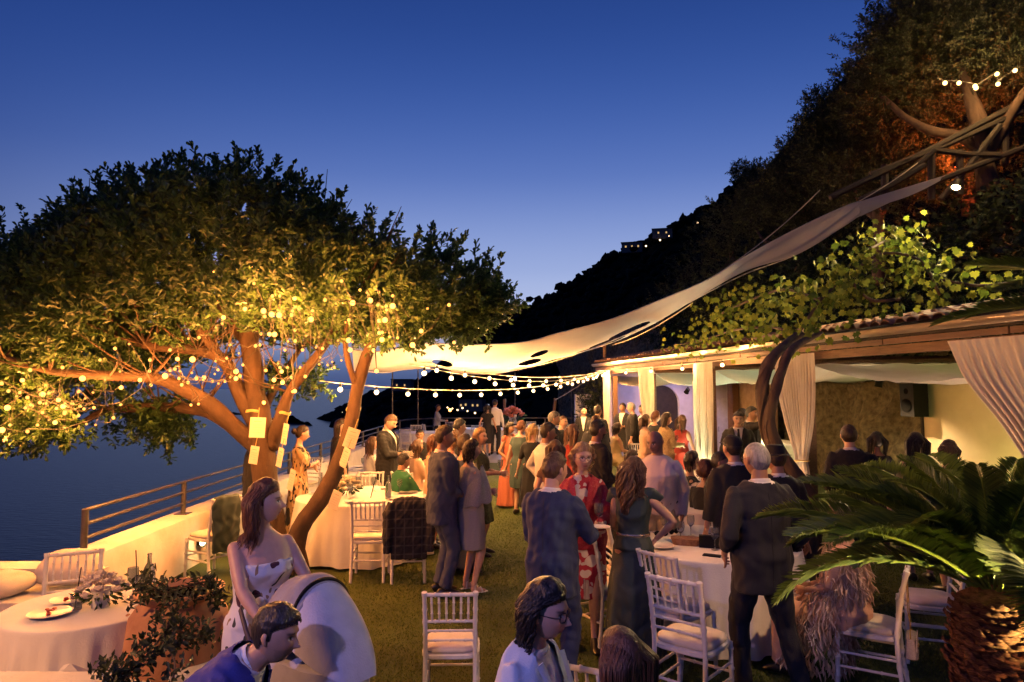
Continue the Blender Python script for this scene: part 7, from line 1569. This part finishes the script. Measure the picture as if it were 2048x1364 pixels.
for (u, v, d, r, lab) in [(512, 822, 9.0, .155, 'gold ribbon tied round the main trunk'), (568, 826, 8.9, .09, 'gold ribbon tied round the right-hand limb'), (707, 818, 8.7, .092, 'gold ribbon tied round the slanting trunk')]:
    p = at(u, v, d); tag(MB().tube([(r * math.cos(q), r * math.sin(q), .012 * math.sin(q * 3)) for q in np.linspace(0, 6.2832, 30)], [(.018, .003)] * 30, 6, up=(0, 0, 1)).build('ribbon', M_ribbon, loc=p), lab, 'ribbon')
# flames-coloured dried arrangement at the far end, distant houses and town lights
bouquet(at(1025, 845, 25.5).x, 25.5, .9, 'tall orange-lit dried arrangement at the far end', 3.0, True, C_['coral'])
M_house = mat('far_house_wall', (.10, .09, .085), .9, (.16, .145, .13), 1); E_win = emit('house_window', (1.0, .62, .25), .7)
def house(label, u, v, d, w, h_, wins, lamp_px=None):
    p = at(u, v, d); t = thing('house', label, 'house', p, random.uniform(-.3, .3), 'houses on the far slope')
    MB().box((0, 0, h_ / 2), (w, w * .8, h_)).build('wall', M_house, t); MB().box((0, 0, h_ + .15), (w * 1.08, w * .88, .3)).build('roof', M_far, t)
    for (a, b) in wins: f = MB().box((a * w, -w * .4 - .02, b * h_), (w * .10, .12, h_ * .22)).build('window', M_darkwood, t); MB().box((a * w, -w * .4 - .09, b * h_), (w * .075, .06, h_ * .18)).build('pane', E_win, f)
house('dim house with two lit windows above the pavilion eave', 1283, 694, 150, 7, 5, [(-.2, .5), (.1, .5), (.25, .8)]); house('dim house higher on the slope beside the sail', 1330, 655, 150, 6, 4.5, [(.1, .5)]); house('dim house beside the far gate pillar', 1180, 735, 190, 9, 6, [(-.2, .6), (.2, .6)]); house('dim house near the skyline with lit terrace', 1265, 508, 400, 12, 6, [(-.3, .6), (.0, .6), (.3, .6)]); house('dim house on the skyline under the mast', 1325, 480, 350, 10, 5, [(-.2, .6), (.2, .6)]); house('house behind the far couple with lit row of windows', 945, 822, 260, 9, 4.5, [(-.4, .5), (-.2, .55), (.1, .5), (.3, .5)]); house('orange-lit house above the festoon string', 805, 782, 420, 12, 7, [(-.2, .5), (.2, .5)])
def dots(name, label, pts, col, s, r_px):
    mb = MB()
    for (u, v, d) in pts: mb.ball(at(u, v, d), r_px * d / F_PX * random.uniform(.6, 1.3), 6, 4)
    tag(mb.build(name, emit(name, col, s)), label, 'lights', kind='stuff')
pts = [(random.uniform(560, 840), 0, 0) for _ in range(95)]
pts = [(u, np.interp(u, [560, 640, 700, 760, 840], [846, 838, 815, 800, 775]) + abs(random.gauss(0, 1)) * np.interp(u, [560, 840], [3, 40]) + 3, np.interp(u, [560, 640, 700, 760, 840], [2100, 1850, 1600, 1300, 1050]) * .93) for (u, _, _) in pts]
dots('town_lights', 'scattered town lights along the far coast', pts + [(random.uniform(575, 625), 845 + random.uniform(-1, 2), 2000) for _ in range(24)], (1.0, .78, .42), 2.2, .75)
dots('slope_lights', 'warm lamps dotted over the mountainside', [(1268, 497, 395), (1277, 497, 395), (1292, 492, 380), (1320, 480, 345), (1338, 472, 340), (1395, 445, 320), (1035, 616, 600), (1045, 628, 590), (1066, 617, 590), (1373, 640, 120), (1338, 659, 140), (1253, 673, 150), (1257, 680, 150), (968, 832, 200), (895, 815, 240), (905, 817, 240), (915, 820, 240), (925, 816, 240), (935, 822, 240), (950, 826, 240), (878, 828, 200), (1170, 772, 160), (1130, 775, 160), (1095, 772, 160), (1118, 778, 170)], (1.0, .68, .34), 6, 1.6)
dots('roof_lamps', 'orange lamps burning above the far pavilion roof', [(1230, 703, 60), (1247, 702, 60), (1252, 713, 60), (1222, 722, 60), (1275, 700, 60), (900, 820, 200)], (1.0, .32, .06), 14, 3.2)
